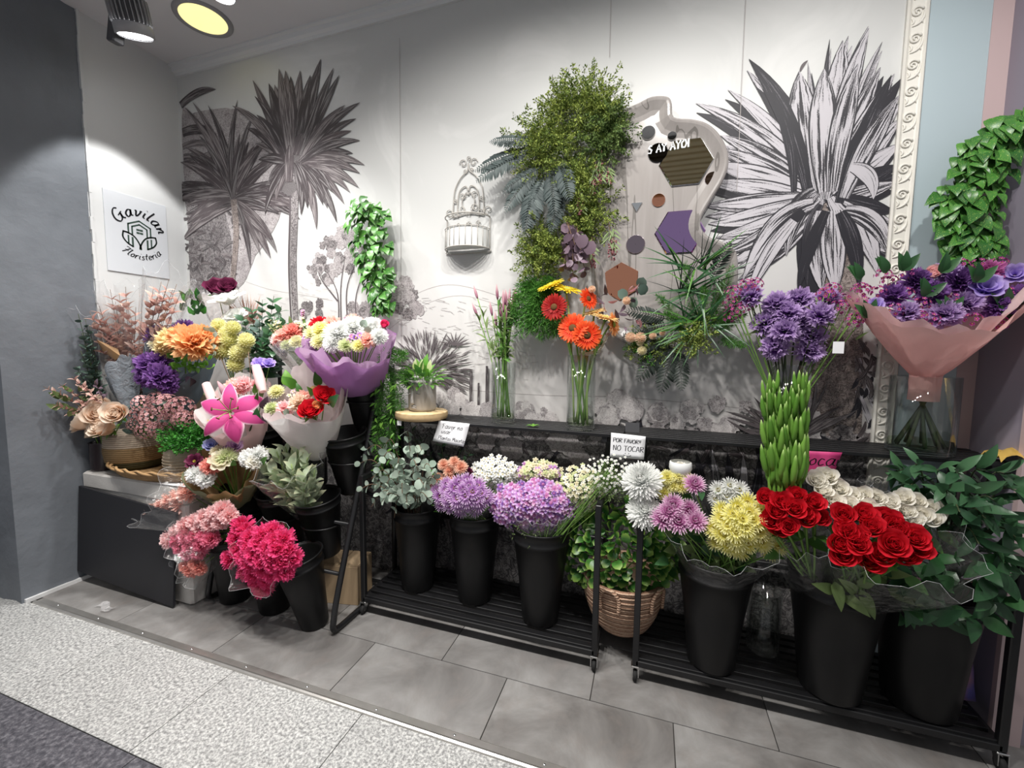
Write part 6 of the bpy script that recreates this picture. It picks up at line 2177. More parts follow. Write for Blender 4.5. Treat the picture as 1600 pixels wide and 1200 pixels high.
for i in range(40):
    px, py = rnd.uniform(1040, 1175), rnd.uniform(825, 890)
    leaf(o, leaf_mesh('leaf_deep' if i % 2 else 'leaf_olive', .5, 'ovate', .25, .5), at(px, py, 1.66), Vector((rnd.uniform(-1, 1), -.5, rnd.uniform(-.1, .8))), (0, -1, .5), .07)
# red roses
def rosebunch(lab, foot, pts, col, dpx, Y, film=None, axis=(0, -.35, .5), leaves=6):
    o = thing('rose_bunch', lab, 'bouquet', foot)
    for q in pts:
        Yq = Y + (q[2] if len(q) > 2 else 0)
        p = at(q[0], q[1], Yq)
        F(o, 'rose', col, q[0], q[1], Yq, (q[3] if len(q) > 3 else dpx) * rnd.uniform(.92, 1.1), axis)
        stem_to(o, p + Vector((0, .01, -.025)), foot + Vector((0, -.04, .235)) + rv(.03), .0035, 'stem_green', .01)
    for k in range(leaves):
        q = rnd.choice(pts)
        leaf(o, leaf_mesh('leaf_green', .5, 'ovate', .25, .5), at(q[0], q[1] + 30, Y + .04), Vector((rnd.uniform(-1, 1), -.4, rnd.uniform(-.6, .5))), (0, -1, .6), .07)
    return o
ft5 = b5 + Vector((0, 0, .18))
o = rosebunch('bunch of red roses below the green bud spikes', ft5 + Vector((-.085, 0, 0)), [(1195, 778, .02), (1222, 785, 0), (1246, 775, .02), (1270, 786, 0), (1212, 800, -.01), (1242, 795, -.02), (1262, 812, -.02), (1205, 815, -.01), (1232, 822, -.03), (1255, 800, -.01), (1276, 808, .01), (1218, 830, -.01)], 'red', 37, 1.56, leaves=8)
cone_wrap(o, ft5 + Vector((-.07, 0, .18)), (-.30, -.25, 1), .24, .06, .13, 'film_clear', None, .012, 9, .8)
o = rosebunch('large bunch of red roses in crinkled film at the front', ft5 + Vector((.03, -.02, 0)), [(1318, 805, .04), (1348, 805, .04), (1383, 812, .04), (1322, 830, .01), (1362, 826, .01), (1400, 826, .02), (1335, 838, 0), (1310, 850, 0), (1342, 852, -.02), (1395, 852, -.02, 50), (1428, 842, 0), (1432, 855, 0), (1318, 868, -.01), (1358, 880, -.01), (1380, 870, -.02, 46), (1412, 870, 0)], 'red', 44, 1.50, leaves=6)
for q in range(10):
    leaf(o, leaf_mesh('leaf_olive', .4, 'ovate', .25, .5), at(rnd.uniform(1290, 1400), rnd.uniform(890, 930), 1.58), Vector((rnd.uniform(-.6, .6), -.3, rnd.uniform(-.8, .8))), (0, -1, .4), .09)
cone_wrap(o, ft5 + Vector((.03, -.03, .20)), (.10, -.46, .9), .29, .07, lambda th: .185 + .025 * math.cos(th), 'film_clear', lambda th: 1 + .12 * math.cos(th) + .08 * math.sin(3 * th), .022, 8, .75)
o = rosebunch('bunch of creamy white roses wrapped in film behind the red ones', ft5 + Vector((.05, .05, 0)), [(1275, 752, .04), (1292, 746, .05), (1285, 768, .02), (1310, 765, .03), (1330, 775, .02), (1302, 785, 0), (1348, 775, .02), (1368, 778, .02), (1325, 790, 0), (1390, 785, .01), (1412, 780, .02), (1432, 785, .03), (1452, 795, .02), (1465, 800, .03), (1440, 805, 0), (1415, 800, 0), (1385, 800, 0), (1425, 812, -.01), (1455, 812, 0), (1355, 792, -.01)], 'white', 34, 1.60, leaves=6)
cone_wrap(o, ft5 + Vector((.10, .04, .20)), (.42, -.10, 1), .33, .06, .17, 'film_clear', None, .02, 8, .8)
# dark foliage in bucket six
o = thing('dark_foliage', 'mass of dark green glossy leaf branches at the right end of the rack', 'foliage', b6 + Vector((0, 0, .2)))
lm = leaf_mesh('leaf_ruscus', .34, 'lance', .25, .5); lm2 = leaf_mesh('leaf_deep', .5, 'ovate', .2, .4)
for i, (px, py, Y) in enumerate(((1400, 735, 1.74), (1430, 725, 1.7), (1465, 735, 1.66), (1500, 740, 1.62), (1540, 735, 1.62), (1580, 740, 1.6), (1600, 770, 1.58), (1480, 770, 1.58), (1520, 775, 1.55), (1560, 785, 1.55), (1500, 800, 1.54), (1540, 810, 1.54), (1580, 820, 1.55), (1600, 850, 1.55), (1530, 850, 1.55), (1570, 880, 1.56), (1420, 760, 1.7), (1610, 900, 1.6))):
    tp = at(px, py, Y)
    branch(o, [b6 + Vector((.02, 0, .32)), Vector((b6.x + (tp.x - b6.x) * .3 + .02, 1.72, .62)), (b6 + Vector((0, 0, .60))).lerp(tp, .7) + Vector((0, 0, .04)), tp], lm, 6, .115, 'stem_dark', .003, .7)
for i in range(64):
    px, py = 1390 + rnd.random() * 190, 870 + rnd.random() * 100
    leaf(o, lm2, at(px, py, 1.57 + rnd.uniform(-.03, .06)), Vector((rnd.uniform(-1, 1), -.4 + rnd.uniform(-.3, .3), rnd.uniform(-1, .35))), Vector((0, -1, .4)) + rv(.5), rnd.uniform(.06, .10))

# ------------------------------------------------------------------ things low on rack B
g1_ = at(1192, 990, 1.86); g1_.z = .097
vase('empty glass vase standing on the lower rack behind the buckets', g1_, .25, .06, 0)
t = NT('printed_bag')
sx = t.node('ShaderNodeSeparateXYZ'); t.l(t.obj(), sx.inputs[0])
t.set(t.mix(t.math('MULTIPLY', t.math('SUBTRACT', t.noise(5, 3, .5, None, .6), .42), 5, True), (0.17, 0.15, 0.46), (0.50, 0.24, 0.17)), .4, 0, .4)
pb = at(1545, 1000, 1.88); pb.z = .0
mb = MB(); pb = Vector((1.02, 1.86, .097))
n_ = 8; vs = []
for i in range(n_ + 1):
    z = i / n_ * .40
    wd = .10 - .02 * math.sin(i / n_ * PI); dp = .05 * (1 - .55 * i / n_)
    vs += [pb + Vector((sx_ * wd, sy_ * dp, z)) + rv(.004) for sx_, sy_ in ((-1, -1), (0, -1.25), (1, -1), (1, 1), (0, 1.1), (-1, 1))]
fs = [(i * 6 + k, i * 6 + (k + 1) % 6, (i + 1) * 6 + (k + 1) % 6, (i + 1) * 6 + k) for i in range(n_) for k in range(6)] + [tuple(range(5, -1, -1))]
mb.add(vs, fs); solo('printed_bag', mb, ['printed_bag'], 'purple and orange printed bag on the rack at the far right', 'bag')
plain('foil_gold', (0.72, 0.48, 0.12), .3, .5, .3, 20, .3)
p = at(1594, 728, 1.74)
mb = MB()
vs = []; fs = []
for i in range(9):
    for j in range(9):
        vs.append(p + Vector(((i - 4) * .012, (j - 4) * .012, .012 + rnd.uniform(-.006, .012) - .001 * ((i - 4) ** 2 + (j - 4) ** 2))))
for i in range(8):
    for j in range(8):
        fs.append((i * 9 + j, i * 9 + j + 1, (i + 1) * 9 + j + 1, (i + 1) * 9 + j))
mb.add(vs, fs); o = solo('gold_wrapper', mb, ['foil_gold'], 'crumpled golden yellow wrapper at the right end of the shelf', 'wrapper')
o.location.z = SH + .001; o.location.y = 1.80; o.location.x = 1.125
# ================================================================== bucket stand: buckets and bouquets
SG = 'black buckets on the bent-tube stand'
def sbucket(lab, base, h, rt, rb, lean=(0, 0, 1), hold=True):
    bucket(lab, Vector(base), h, rt, rb, lean, SG)
    return Vector(base)
sbucket('front floor bucket at the right foot of the bent-tube stand', (-1.455, 1.50, .004), .36, .10, .062, (-.10, -.16, 1))
sbucket('floor bucket below the hot pink carnations', (-1.73, 1.53, .004), .34, .098, .07, (0, -.06, 1))
sbucket('floor bucket below the pink carnations beside the foam crate', (-1.99, 1.53, .004), .34, .098, .07, (0, -.05, 1))
t1 = [('second-tier bucket holding the silver-leaved branches', (-1.50, 1.64, .28)), ('second-tier bucket at the middle of the stand, behind the hot pink blooms', (-1.745, 1.65, .28)), ('second-tier bucket behind the pink carnations', (-1.98, 1.65, .28))]
for l_, p_ in t1: sbucket(l_, p_, .31, .10, .066, (0, -.2, 1))
t2 = [('third-tier bucket with open rim right of the red rose bouquet', (-1.42, 1.74, .575)), ('third-tier bucket holding the red rose bouquet', (-1.665, 1.74, .575)), ('third-tier bucket holding the lily bouquet', (-1.91, 1.74, .575))]
for l_, p_ in t2: sbucket(l_, p_, .31, .10, .066, (0, -.2, 1))
t3 = [('top-tier bucket holding the purple wrapped bouquet', (-1.40, 1.845, .86)), ('top-tier bucket holding the film wrapped mixed bouquet', (-1.66, 1.845, .86))]
for l_, p_ in t3: sbucket(l_, p_, .32, .105, .066, (0, -.12, 1))
st = bpy.data.objects['bucket_stand']
for l_, p_ in t1 + t2 + t3:
    c = Vector(p_) + Vector((0, -.2 * .14 if (l_, p_) not in t3 else -.02, .16))
    mb = MB(); mb.tube([c + Vector((.094 * math.cos(a), .094 * math.sin(a), 0)) for a in [2 * PI * k / 28 for k in range(28)]], .004, 6, 0, 0, False, True)
    part('holder_ring', mb, ['metal_black'], st)


def bouquet(name, lab, tip, rimc, R, mat, flowers, r0=.03, hrim=None, ruffle=.014, waves=7, ease=.9, inner=None, leaves=(), stems_=True, cat='bouquet', group=None, lift=.0):
    tip, rimc = Vector(tip), Vector(rimc)
    ax = (rimc - tip)
    o = thing(name, lab, cat, tip, group)
    H = ax.length
    if mat: cone_wrap(o, tip, ax, H, r0, R, mat, hrim, ruffle, waves, ease)
    if inner: cone_wrap(o, tip + ax * .03, ax, H * .97, r0 * .9, (lambda th: (R(th) if callable(R) else R) * .92), inner, (lambda th: (hrim(th) if hrim else 1) * 1.06 + .04 * math.sin(4 * th)), ruffle * 1.3, waves + 2, ease, 'inner_wrap')
    axn = ax.normalized()
    for f in flowers:
        kind, col, px, py, Y, d_ = f[:6]
        face = f[6] if len(f) > 6 else None
        p = at(px, py, Y)
        if face is None: face = (EYE - p).normalized() * .7 + axn * .8 + (p - (tip + ax * .9)) * 1.5 + rv(.15)
        put(o, kind, col, p, face, m_of(d_, p))
        if stems_:
            stem_to(o, p - Vector(face).normalized() * m_of(d_, p) * .15, tip + axn * .02 + rv(.008), .0024, 'stem_green', .006)
    for px, py, Y, mt, wd, shp, L in leaves:
        p = at(px, py, Y)
        leaf(o, leaf_mesh(mt, wd, shp, .25, .5), p, (axn + (p - (tip + ax * .8)) * 3 + rv(.5)).normalized(), (EYE - p).normalized() + Vector((0, 0, .5)), L)
    return o

# purple wrapped chrysanthemums on top
bouquet('purple_bouquet', 'white chrysanthemum bouquet flared in purple paper on top of the stand', at(557, 604, 1.80), at(541, 540, 1.66), lambda th: .205 + .035 * math.cos(th) + .02 * math.sin(2 * th) - .05 * max(0, math.sin(th)), 'paper_purple',
        [('mum', 'paleyellow', 488, 521, 1.62, 30), ('mum', 'yellow', 502, 516, 1.62, 34), ('bigmum', 'purewhite', 528, 522, 1.60, 48), ('bigmum', 'purewhite', 552, 512, 1.66, 44), ('bigmum', 'purewhite', 582, 514, 1.64, 44), ('carnation', 'salmon', 520, 509, 1.68, 30), ('carnation', 'salmon', 553, 505, 1.70, 28), ('rosebud', 'hotpink', 600, 508, 1.66, 22), ('mum', 'greenwhite', 510, 526, 1.60, 24), ('small', 'purple', 556, 528, 1.58, 14), ('small', 'lilac', 562, 524, 1.58, 14), ('small', 'mauve', 550, 526, 1.58, 13), ('small', 'purple', 568, 529, 1.58, 13), ('small', 'lilac', 478, 528, 1.60, 14), ('small', 'lilac', 545, 533, 1.57, 12), ('mum', 'paleyellow', 498, 534, 1.59, 28), ('bigmum', 'purewhite', 520, 537, 1.57, 34), ('mum', 'greenwhite', 540, 540, 1.56, 26), ('carnation', 'salmon', 575, 532, 1.59, 26), ('mum', 'lilac', 484, 536, 1.60, 22), ('bigmum', 'purewhite', 592, 526, 1.61, 32), ('mum', 'yellow', 560, 540, 1.57, 24)],
        .075, lambda th: 1 + .10 * math.sin(th) + .10 * math.sin(3 * th + .6) + .34 * max(0, -math.sin(th)), .02, 6, .5, 'paper_lilac', [(566, 512, 1.60, 'leaf_eucalyptus', .8, 'round', .045), (574, 520, 1.60, 'leaf_eucalyptus', .8, 'round', .04)])
# film wrapped mixed bouquet behind
bouquet('mixed_bouquet', 'mixed salmon and yellow bouquet in milky film behind the purple wrap', at(500, 610, 1.82), at(462, 528, 1.74), lambda th: .13 + .02 * math.cos(th), 'film_milky',
        [('carnation', 'salmon', 442, 527, 1.70, 28), ('carnation', 'coral', 458, 519, 1.72, 30), ('carnation', 'pink', 435, 533, 1.70, 22), ('mum', 'paleyellow', 464, 534, 1.69, 26), ('mum', 'greenwhite', 448, 539, 1.68, 22), ('carnation', 'red', 500, 508, 1.76, 28)] +
        [('small', 'cream', 425 + rnd.uniform(-6, 12), 500 + rnd.uniform(0, 24), 1.74, 8) for _ in range(14)] + [('small', 'cream', 470 + rnd.uniform(-8, 14), 500 + rnd.uniform(-4, 14), 1.74, 8) for _ in range(16)] + [('small', 'mauve', 473, 486 + k * 3, 1.78, 8) for k in range(5)],
        .03, None, .014, 7, .9, None, [(430, 515, 1.74, 'leaf_olive', .4, 'ovate', .05), (480, 520, 1.75, 'leaf_green', .4, 'ovate', .05), (455, 508, 1.75, 'leaf_olive', .4, 'ovate', .05)])
# red roses in white paper
def rr(th):
    return .165 + .045 * max(0, math.cos(th)) + .02 * math.sin(2 * th)
bouquet('rose_bouquet', 'red rose and peach bouquet in white paper on the stand', at(498, 712, 1.66), at(476, 628, 1.56), rr, 'paper_white',
        [('rose', 'red', 484, 645, 1.47, 44), ('rose', 'red', 507, 621, 1.52, 40), ('rosebud', 'butter', 492, 613, 1.56, 24), ('rosebud', 'orange', 496, 635, 1.49, 24), ('carnation', 'peach', 467, 630, 1.50, 30), ('carnation', 'salmon', 474, 622, 1.53, 24), ('carnation', 'pink', 445, 638, 1.50, 26), ('mum', 'paleyellow', 432, 612, 1.55, 28), ('mum', 'greenwhite', 425, 638, 1.50, 26), ('small', 'cream', 452, 618, 1.53, 9), ('small', 'pink', 458, 612, 1.54, 9)],
        .045, lambda th: .94 + .55 * max(0, math.sin(th)) + .06 * math.sin(3 * th), .012, 5, .75, 'paper_blush',
        [(450, 604, 1.58, 'leaf_bright', .6, 'ovate', .085), (462, 606, 1.58, 'leaf_bright', .6, 'ovate', .085), (498, 604, 1.58, 'leaf_green', .5, 'ovate', .08), (488, 618, 1.52, 'leaf_green', .4, 'ovate', .07), (516, 634, 1.50, 'leaf_deep', .6, 'ovate', .08), (450, 652, 1.48, 'leaf_eucalyptus', .8, 'round', .06), (470, 616, 1.54, 'leaf_green', .45, 'ovate', .06)])
# lily bouquet
o = bouquet('lily_bouquet', 'pink lily bouquet in pale pink paper with rolled edges', at(392, 716, 1.64), at(370, 640, 1.54), lambda th: .15 + .03 * abs(math.cos(th)), 'paper_pale_pink',
        [('lily', 'lily', 363, 646, 1.44, 84, (.55, -.75, .35)), ('carnation', 'salmon', 370, 606, 1.54, 32), ('carnation', 'pink', 380, 602, 1.55, 28), ('lisianthus', 'lavender', 406, 574, 1.60, 30), ('lisianthus', 'lavender', 420, 572, 1.60, 24), ('carnation', 'pink', 400, 600, 1.56, 16)],
        .04, lambda th: .9 + .42 * max(0, math.sin(th)) + .14 * abs(math.cos(th)) - .1 * max(0, -math.sin(th)), .012, 5, .8, 'paper_white',
        [(398, 615, 1.53, 'leaf_green', .35, 'ovate', .06), (408, 620, 1.53, 'leaf_olive', .35, 'ovate', .06), (400, 628, 1.52, 'leaf_green', .35, 'ovate', .055), (330, 625, 1.52, 'leaf_olive', .25, 'lance', .05), (340, 632, 1.52, 'leaf_olive', .25, 'lance', .05), (400, 660, 1.50, 'leaf_deep', .5, 'ovate', .08), (385, 672, 1.50, 'leaf_deep', .6, 'ovate', .08), (412, 640, 1.52, 'leaf_plum', .5, 'ovate', .09), (416, 660, 1.52, 'leaf_plum', .5, 'ovate', .09)])
for (a, b) in (((322, 600), (338, 640)), ((400, 572), (411, 612))):
    A, B = at(*a, 1.53), at(*b, 1.50)
    vs = []; 
    mb = MB(); mb.tube([A, A.lerp(B, .33), A.lerp(B, .66), B], [.019, .022, .022, .015], 14, 0, 0, False); part('rolled_edge', mb, ['paper_pale_pink'], o)
lb = at(350, 612, 1.50)
mb = MB(); mb.tube([at(362, 635, 1.50), at(356, 622, 1.50), at(350, 610, 1.49), at(340, 596, 1.49)], [.006, .017, .018, .003], 8); part('lily_bud', mb, ['petal_budpink'], o)
for (x0, y0, x1, y1) in ((362, 605, 345, 560), (392, 625, 388, 550)):
    mb = MB(); mb.tube(bez(at(x0, y0, 1.56), at((x0 + x1) / 2 + 3, (y0 + y1) / 2, 1.57), at(x1, y1, 1.58), 7), .0018, 5); part('twig', mb, ['stem_brown'], o)
for k in range(16):
    p = at(332 + rnd.uniform(-8, 16), 668 + rnd.uniform(-10, 12), 1.49)
    ic = MB(); ic.lathe([(.001, -.009), (.008, -.003), (.007, .006), (.001, .010)], p, 7); part('berry', ic, ['petal_sunyellow'], o)
# mixed bouquet in olive and kraft paper
bouquet('posy_bouquet', 'low mixed bouquet in olive and kraft paper in front of the lily', at(372, 790, 1.60), at(350, 727, 1.46), lambda th: .125 + .05 * abs(math.cos(th)), 'paper_olive',
        [('carnation', 'purewhite', 308, 742, 1.38, 30), ('carnation', 'purewhite', 322, 748, 1.37, 28), ('carnation', 'purewhite', 388, 716, 1.43, 28), ('carnation', 'purewhite', 402, 712, 1.44, 30), ('carnation', 'white', 396, 722, 1.42, 24), ('carnation', 'coral', 330, 728, 1.39, 30), ('mum', 'greenwhite', 354, 714, 1.42, 36), ('cup', 'cream', 345, 722, 1.40, 34), ('mum', 'cream', 340, 706, 1.44, 24), ('rosebud', 'paleyellow', 301, 735, 1.39, 20), ('lisianthus', 'blue', 330, 698, 1.46, 26), ('lisianthus', 'lilac', 368, 699, 1.48, 28), ('mum', 'purple', 358, 702, 1.47, 20), ('cup', 'wine', 305, 722, 1.40, 26)],
        .04, lambda th: .82 + .40 * max(0, math.sin(th)) + .1 * math.cos(2 * th), .014, 5, .7, 'paper_kraft', [(410, 725, 1.44, 'leaf_green', .5, 'ovate', .06), (320, 735, 1.40, 'leaf_olive', .5, 'ovate', .05), (375, 720, 1.42, 'leaf_olive', .5, 'ovate', .06), (365, 728, 1.41, 'leaf_green', .5, 'ovate', .05)])
# silver-leaved branches in film
tip6 = at(488, 815, 1.62)
o = thing('silver_branches', 'pale silver-green leafy branches in clear film on the stand', 'foliage', tip6)
lm = leaf_mesh('leaf_silver', .50, 'lance', .5, .3)
for px, py, Y in ((432, 706, 1.50), (446, 698, 1.52), (465, 702, 1.50), (480, 715, 1.50), (492, 735, 1.52), (425, 735, 1.48), (455, 725, 1.46), (412, 728, 1.50), (474, 745, 1.46)):
    tp = at(px, py, Y)
    branch(o, [tip6, tip6.lerp(tp, .5) + Vector((0, -.02, 0)), tp], lm, 18, .108, 'stem_pale', .003, .36, False)
cone_wrap(o, tip6, at(443, 700, 1.45) - tip6, .36, .03, .15, 'film_clear', None, .02, 6, .8)
# carnations in film at the front
def carn(name, lab, foot, pts, col, dpx, Y, film_tip=None, film_to=None, R=.14):
    o = thing(name, lab, 'bouquet', foot)
    c = Vector(foot)
    for q in pts:
        p = at(q[0], q[1], Y + (q[2] if len(q) > 2 else 0))
        ax = (p - c).normalized()
        F(o, 'carnation', col, q[0], q[1], Y + (q[2] if len(q) > 2 else 0), dpx * rnd.uniform(.9, 1.12), (0, 0, 0), ax * .9 + (EYE - p).normalized() * .9 + rv(.15))
        stem_to(o, p - ax * .03, c + rv(.015), .0022, 'stem_green', .008)
    if film_to is not None:
        ft = Vector(film_tip if film_tip is not None else c)
        cone_wrap(o, ft, Vector(film_to) - ft, (Vector(film_to) - ft).length, .04, R, 'film_clear', lambda th: 1.12 + .1 * math.sin(2 * th), .02, 6, .75)
    return o
f7 = at(368, 870, 1.55); f7.z = .36
carn('carnation_bunch', 'salmon carnation bunch in film highest at the left of the stand', f7, [(243, 797), (256, 788), (268, 780), (281, 774), (293, 770), (252, 803), (268, 795), (283, 788), (238, 805)], 'salmon', 27, 1.42, None, at(262, 780, 1.40), .155)
carn('carnation_bunch', 'pale pink carnation bunch in film in the middle of the pink group', f7 + Vector((.02, -.02, .01)), [(278, 830), (292, 822), (306, 814), (320, 808), (335, 803), (348, 797), (358, 806), (345, 815), (330, 818), (314, 824), (268, 842), (300, 832)], 'pink', 28, 1.38, None)
carn('carnation_bunch', 'deep rose carnation bunch in film below the pale pink ones', f7 + Vector((.03, -.03, -.02)), [(278, 845), (292, 838), (306, 840), (320, 838), (285, 856), (300, 852), (316, 850), (330, 842), (296, 862), (312, 862)], 'rosepink', 26, 1.36, None, at(285, 868, 1.34), .15)
carn('carnation_bunch', 'small coral carnations at the lowest corner of the film', f7 + Vector((.03, -.02, -.04)), [(293, 884), (306, 880), (300, 890), (313, 888)], 'coral', 23, 1.36)
f8 = Vector((-1.56, 1.47, .33))
carn('carnation_bunch', 'hot pink carnation bunch tipping forward from the front bucket', f8, [(x, y, z) for x, y, z in grid_pts(418, 868, 42, 40, 24, .05)] + [(372, 842, .02), (384, 830, .03), (375, 858, .01), (362, 872, .02), (392, 845, .01), (378, 822, .04), (405, 905, 0), (412, 915, 0)], 'hotpink', 31, 1.34, f8, at(412, 868, 1.33), .15)
# trailing green beside the tube
o = thing('trailing_fern', 'green trailing asparagus fern behind the right tube of the stand', 'foliage', at(608, 575, 1.88))
for (x0, y0, x1, y1) in ((605, 575, 590, 640), (612, 578, 600, 700), (618, 575, 610, 680), (600, 590, 592, 740), (606, 600, 600, 760), (622, 580, 625, 640), (615, 600, 615, 720), (598, 570, 580, 600), (630, 575, 640, 600), (605, 640, 588, 690), (610, 560, 630, 555), (596, 575, 612, 548)):
    plume(o, at(x0, y0, 1.80), at(x1, y1, 1.74), .034, 'leaf_asparagus', 650, 'plume', None, .022)
for k in range(40):
    p = at(rnd.uniform(585, 622), rnd.uniform(580, 740), 1.73)
    leaf(o, leaf_mesh('leaf_bright', .3, 'lance', .25, .5), p, Vector((rnd.uniform(-1, 1), -.5, -.6)), (0, -1, .3), .035)
o = thing('cardboard_box', 'small brown cardboard box behind the front floor bucket', 'box', (-1.50, 1.70, 0))
plain('cardboard', (0.40, 0.29, 0.18), .8, .2, 0, 12, .12)
mb = MB(); mb.box((-1.47, 1.74, .10), (.20, .16, .20), 0, Matrix.Rotation(.2, 3, 'Z'), 0, .003); part('body', mb, ['cardboard'], o, False)
for s in (-1, 1):
    mb = MB(); mb.box((-1.47 + s * .05, 1.74 + s * .01, .2025), (.096, .155, .003), 0, Matrix.Rotation(.2, 3, 'Z')); part('flap', mb, ['cardboard'], o, False)
# film scrap on the floor
mb = MB(); p = atz(165, 950, .002); vs = []
for i in range(9):
    for j in range(4):
        vs.append(p + Vector(((i - 4) * .014, (j - 1.5) * .012 + .012 * math.sin(i * .8), .003 + .010 * rnd.random())))
mb.add(vs, [(i * 4 + j, i * 4 + j + 1, (i + 1) * 4 + j + 1, (i + 1) * 4 + j) for i in range(8) for j in range(3)])
solo('film_scrap', mb, ['film_milky'], 'crumpled scrap of clear film lying on the floor tiles', 'scrap')

# ================================================================== arrangements on the foam crate
CT = .606
plain('wicker', (0.34, 0.21, 0.10), .7, .25, 0, 60, .35)
t = NT('pot_two_tone')
sz = t.node('ShaderNodeSeparateXYZ'); t.l(t.obj(), sz.inputs[0])
wv_ = t.node('ShaderNodeTexWave', wave_type='BANDS', bands_direction='Z'); wv_.inputs['Scale'].default_value = 28; wv_.inputs['Distortion'].default_value = 1.5
t.l(t.obj(), wv_.inputs['Vector'])
c = t.ramp(t.math('MULTIPLY', sz.outputs[2], 1 / .2), [(0.0, (0.05, 0.05, 0.025)), (0.22, (0.05, 0.05, 0.025)), (0.23, (0.26, 0.17, 0.085)), (0.62, (0.26, 0.17, 0.085)), (0.63, (0.40, 0.33, 0.26)), (1.0, (0.40, 0.33, 0.26))], 'CONSTANT')
t.set(t.mix(wv_.outputs['Fac'], t.mix(.45, c, (0.05, 0.04, 0.02)), c), .8, 0, .2); t.bump(wv_.outputs['Fac'], .3, .006)
plain('pot_cream', (0.46, 0.38, 0.28), .6, .3, 0, 30, .12)
plain('pot_tan', (0.36, 0.25, 0.14), .7, .2, 0, 25, .25)
plain('riser_dark', (0.05, 0.035, 0.025), .7, .2, 0, 8, .3)
mb = MB(); mb.box((-2.48, 1.895, .44), (.84, .20, .88), 0, None, 0, .006); solo('riser_box', mb, ['riser_dark'], 'dark wooden box behind the foam crate carrying the rear bouquets', 'box', None, False)
# wicker tray
o = thing('wicker_tray', 'oval wicker tray on the foam crate', 'tray', (-2.50, 1.56, CT))
tc = Vector((-2.47, 1.55, CT))
def oval(rx, ry, z, n=44, tw=0.0):
    return [tc + Vector((rx * math.cos(a), ry * math.sin(a), z)) for a in [2 * PI * k / n for k in range(n)]]
for i in range(5):
    mb = MB(); mb.tube(oval(.335 + .006 * i, .150 + .006 * i, .010 + i * .009), .0065, 6, 0, 0, False, True); part('coil', mb, ['wicker'], o)
for s_ in (0, 1):
    pts = [p + Vector((0, 0, 0)) + Vector((math.cos(k * .9 + s_ * PI) * .007, math.cos(k * .9 + s_ * PI) * .007, math.sin(k * .9 + s_ * PI) * .007)) for k, p in enumerate(oval(.366, .18, .052, 88))]
    mb = MB(); mb.tube(pts, .0065, 6, 0, 0, False, True); part('braid', mb, ['wicker'], o)
mb = MB(); q = oval(.335, .15, .006); mb.add(q, [tuple(range(len(q)))]); part('bottom', mb, ['wicker'], o, False)
PZ = CT + .008
def pot(name, lab, base, prof, mat, ribs=0):
    o = thing(name, lab, 'basket' if 'basket' in name else 'plant pot', base)
    mb = MB()
    mb.lathe(prof, (0, 0, 0), 36)
    x = link('body', mb.mesh('body', [mat]), o)
    x.matrix_basis = Matrix.Identity(4)
    return o
bA = at(216, 726, 1.565); bA.z = PZ
pot('woven_basket', 'two-tone brown and cream woven basket on the wicker tray', bA, [(.001, 0), (.115, 0), (.135, .02), (.145, .10), (.140, .19), (.136, .20), (.128, .19), (.12, .12), (.001, .12)], 'pot_two_tone')
bB = at(294, 730, 1.55); bB.z = PZ
o = pot('ribbed_pot', 'cream pot bound with cord holding the boxwood', bB, [(.001, 0), (.085, 0), (.098, .03), (.102, .09), (.098, .15), (.094, .155), (.088, .15), (.08, .11), (.001, .11)], 'pot_cream')
for i in range(9):
    mb = MB(); r = .088 + .016 * math.sin((i + 1) / 10 * PI); mb.tube([bB + Vector((r * math.cos(a), r * math.sin(a), .018 + i * .015)) for a in [2 * PI * k / 32 for k in range(32)]], .004, 5, 0, 0, False, True); part('cord', mb, ['pot_cream'], o)
o = thing('boxwood', 'small round boxwood bush in the cream cord pot', 'plant', bB + Vector((0, 0, .12)))
for k in range(3):
    sprays(o, at(296 + (k - 1) * 12, 690, 1.50), fan_dirs((0, -.3, 1), 44, 1.7), .115, 'leaf_boxwood', .016, 40, 'foliage', .55, None, 0, .02)
# dusty pink hydrangeas in the basket
o = thing('hydrangea_arrangement', 'dusty pink hydrangea heads with teal leaves in the two-tone basket', 'flowers', bA + Vector((0, 0, .13)))
for i, (px, py, col, R) in enumerate(((221, 627, 'pink', 13), (218, 645, 'dusty', 14), (238, 648, 'pink', 17), (260, 630, 'dusty', 20), (282, 634, 'dusty', 20), (268, 655, 'dusty', 18), (228, 668, 'dusty', 14), (250, 668, 'dusty', 15), (246, 622, 'dusty', 14), (285, 652, 'dusty', 14), (210, 660, 'pink', 10))):
    p = at(px, py, 1.47 + .02 * (i % 3))
    r = m_of(R, p)
    pts = dome(p + Vector((0, 0, -.3 * r)), (EYE - p).normalized() * .6 + Vector((0, 0, .7)), r, 46, 115)
    fm = f_small(4, .42, 15, .2, .08)
    h_ = florets(o, pts, fm, ['petal_' + col, 'petal_peach'], r * .42, 'flower_head')
    stem_to(o, p, bA + Vector((0, 0, .12)), .003, 'stem_green', .01)
for k in range(38):
    px, py = rnd.uniform(205, 295), rnd.uniform(628, 678)
    leaf(o, leaf_mesh('leaf_eucalyptus_dark', .55, 'ovate', .2, .4), at(px, py, 1.50), Vector((rnd.uniform(-1, 1), -.6, rnd.uniform(-.3, .8))), (0, -1, .6), .05)
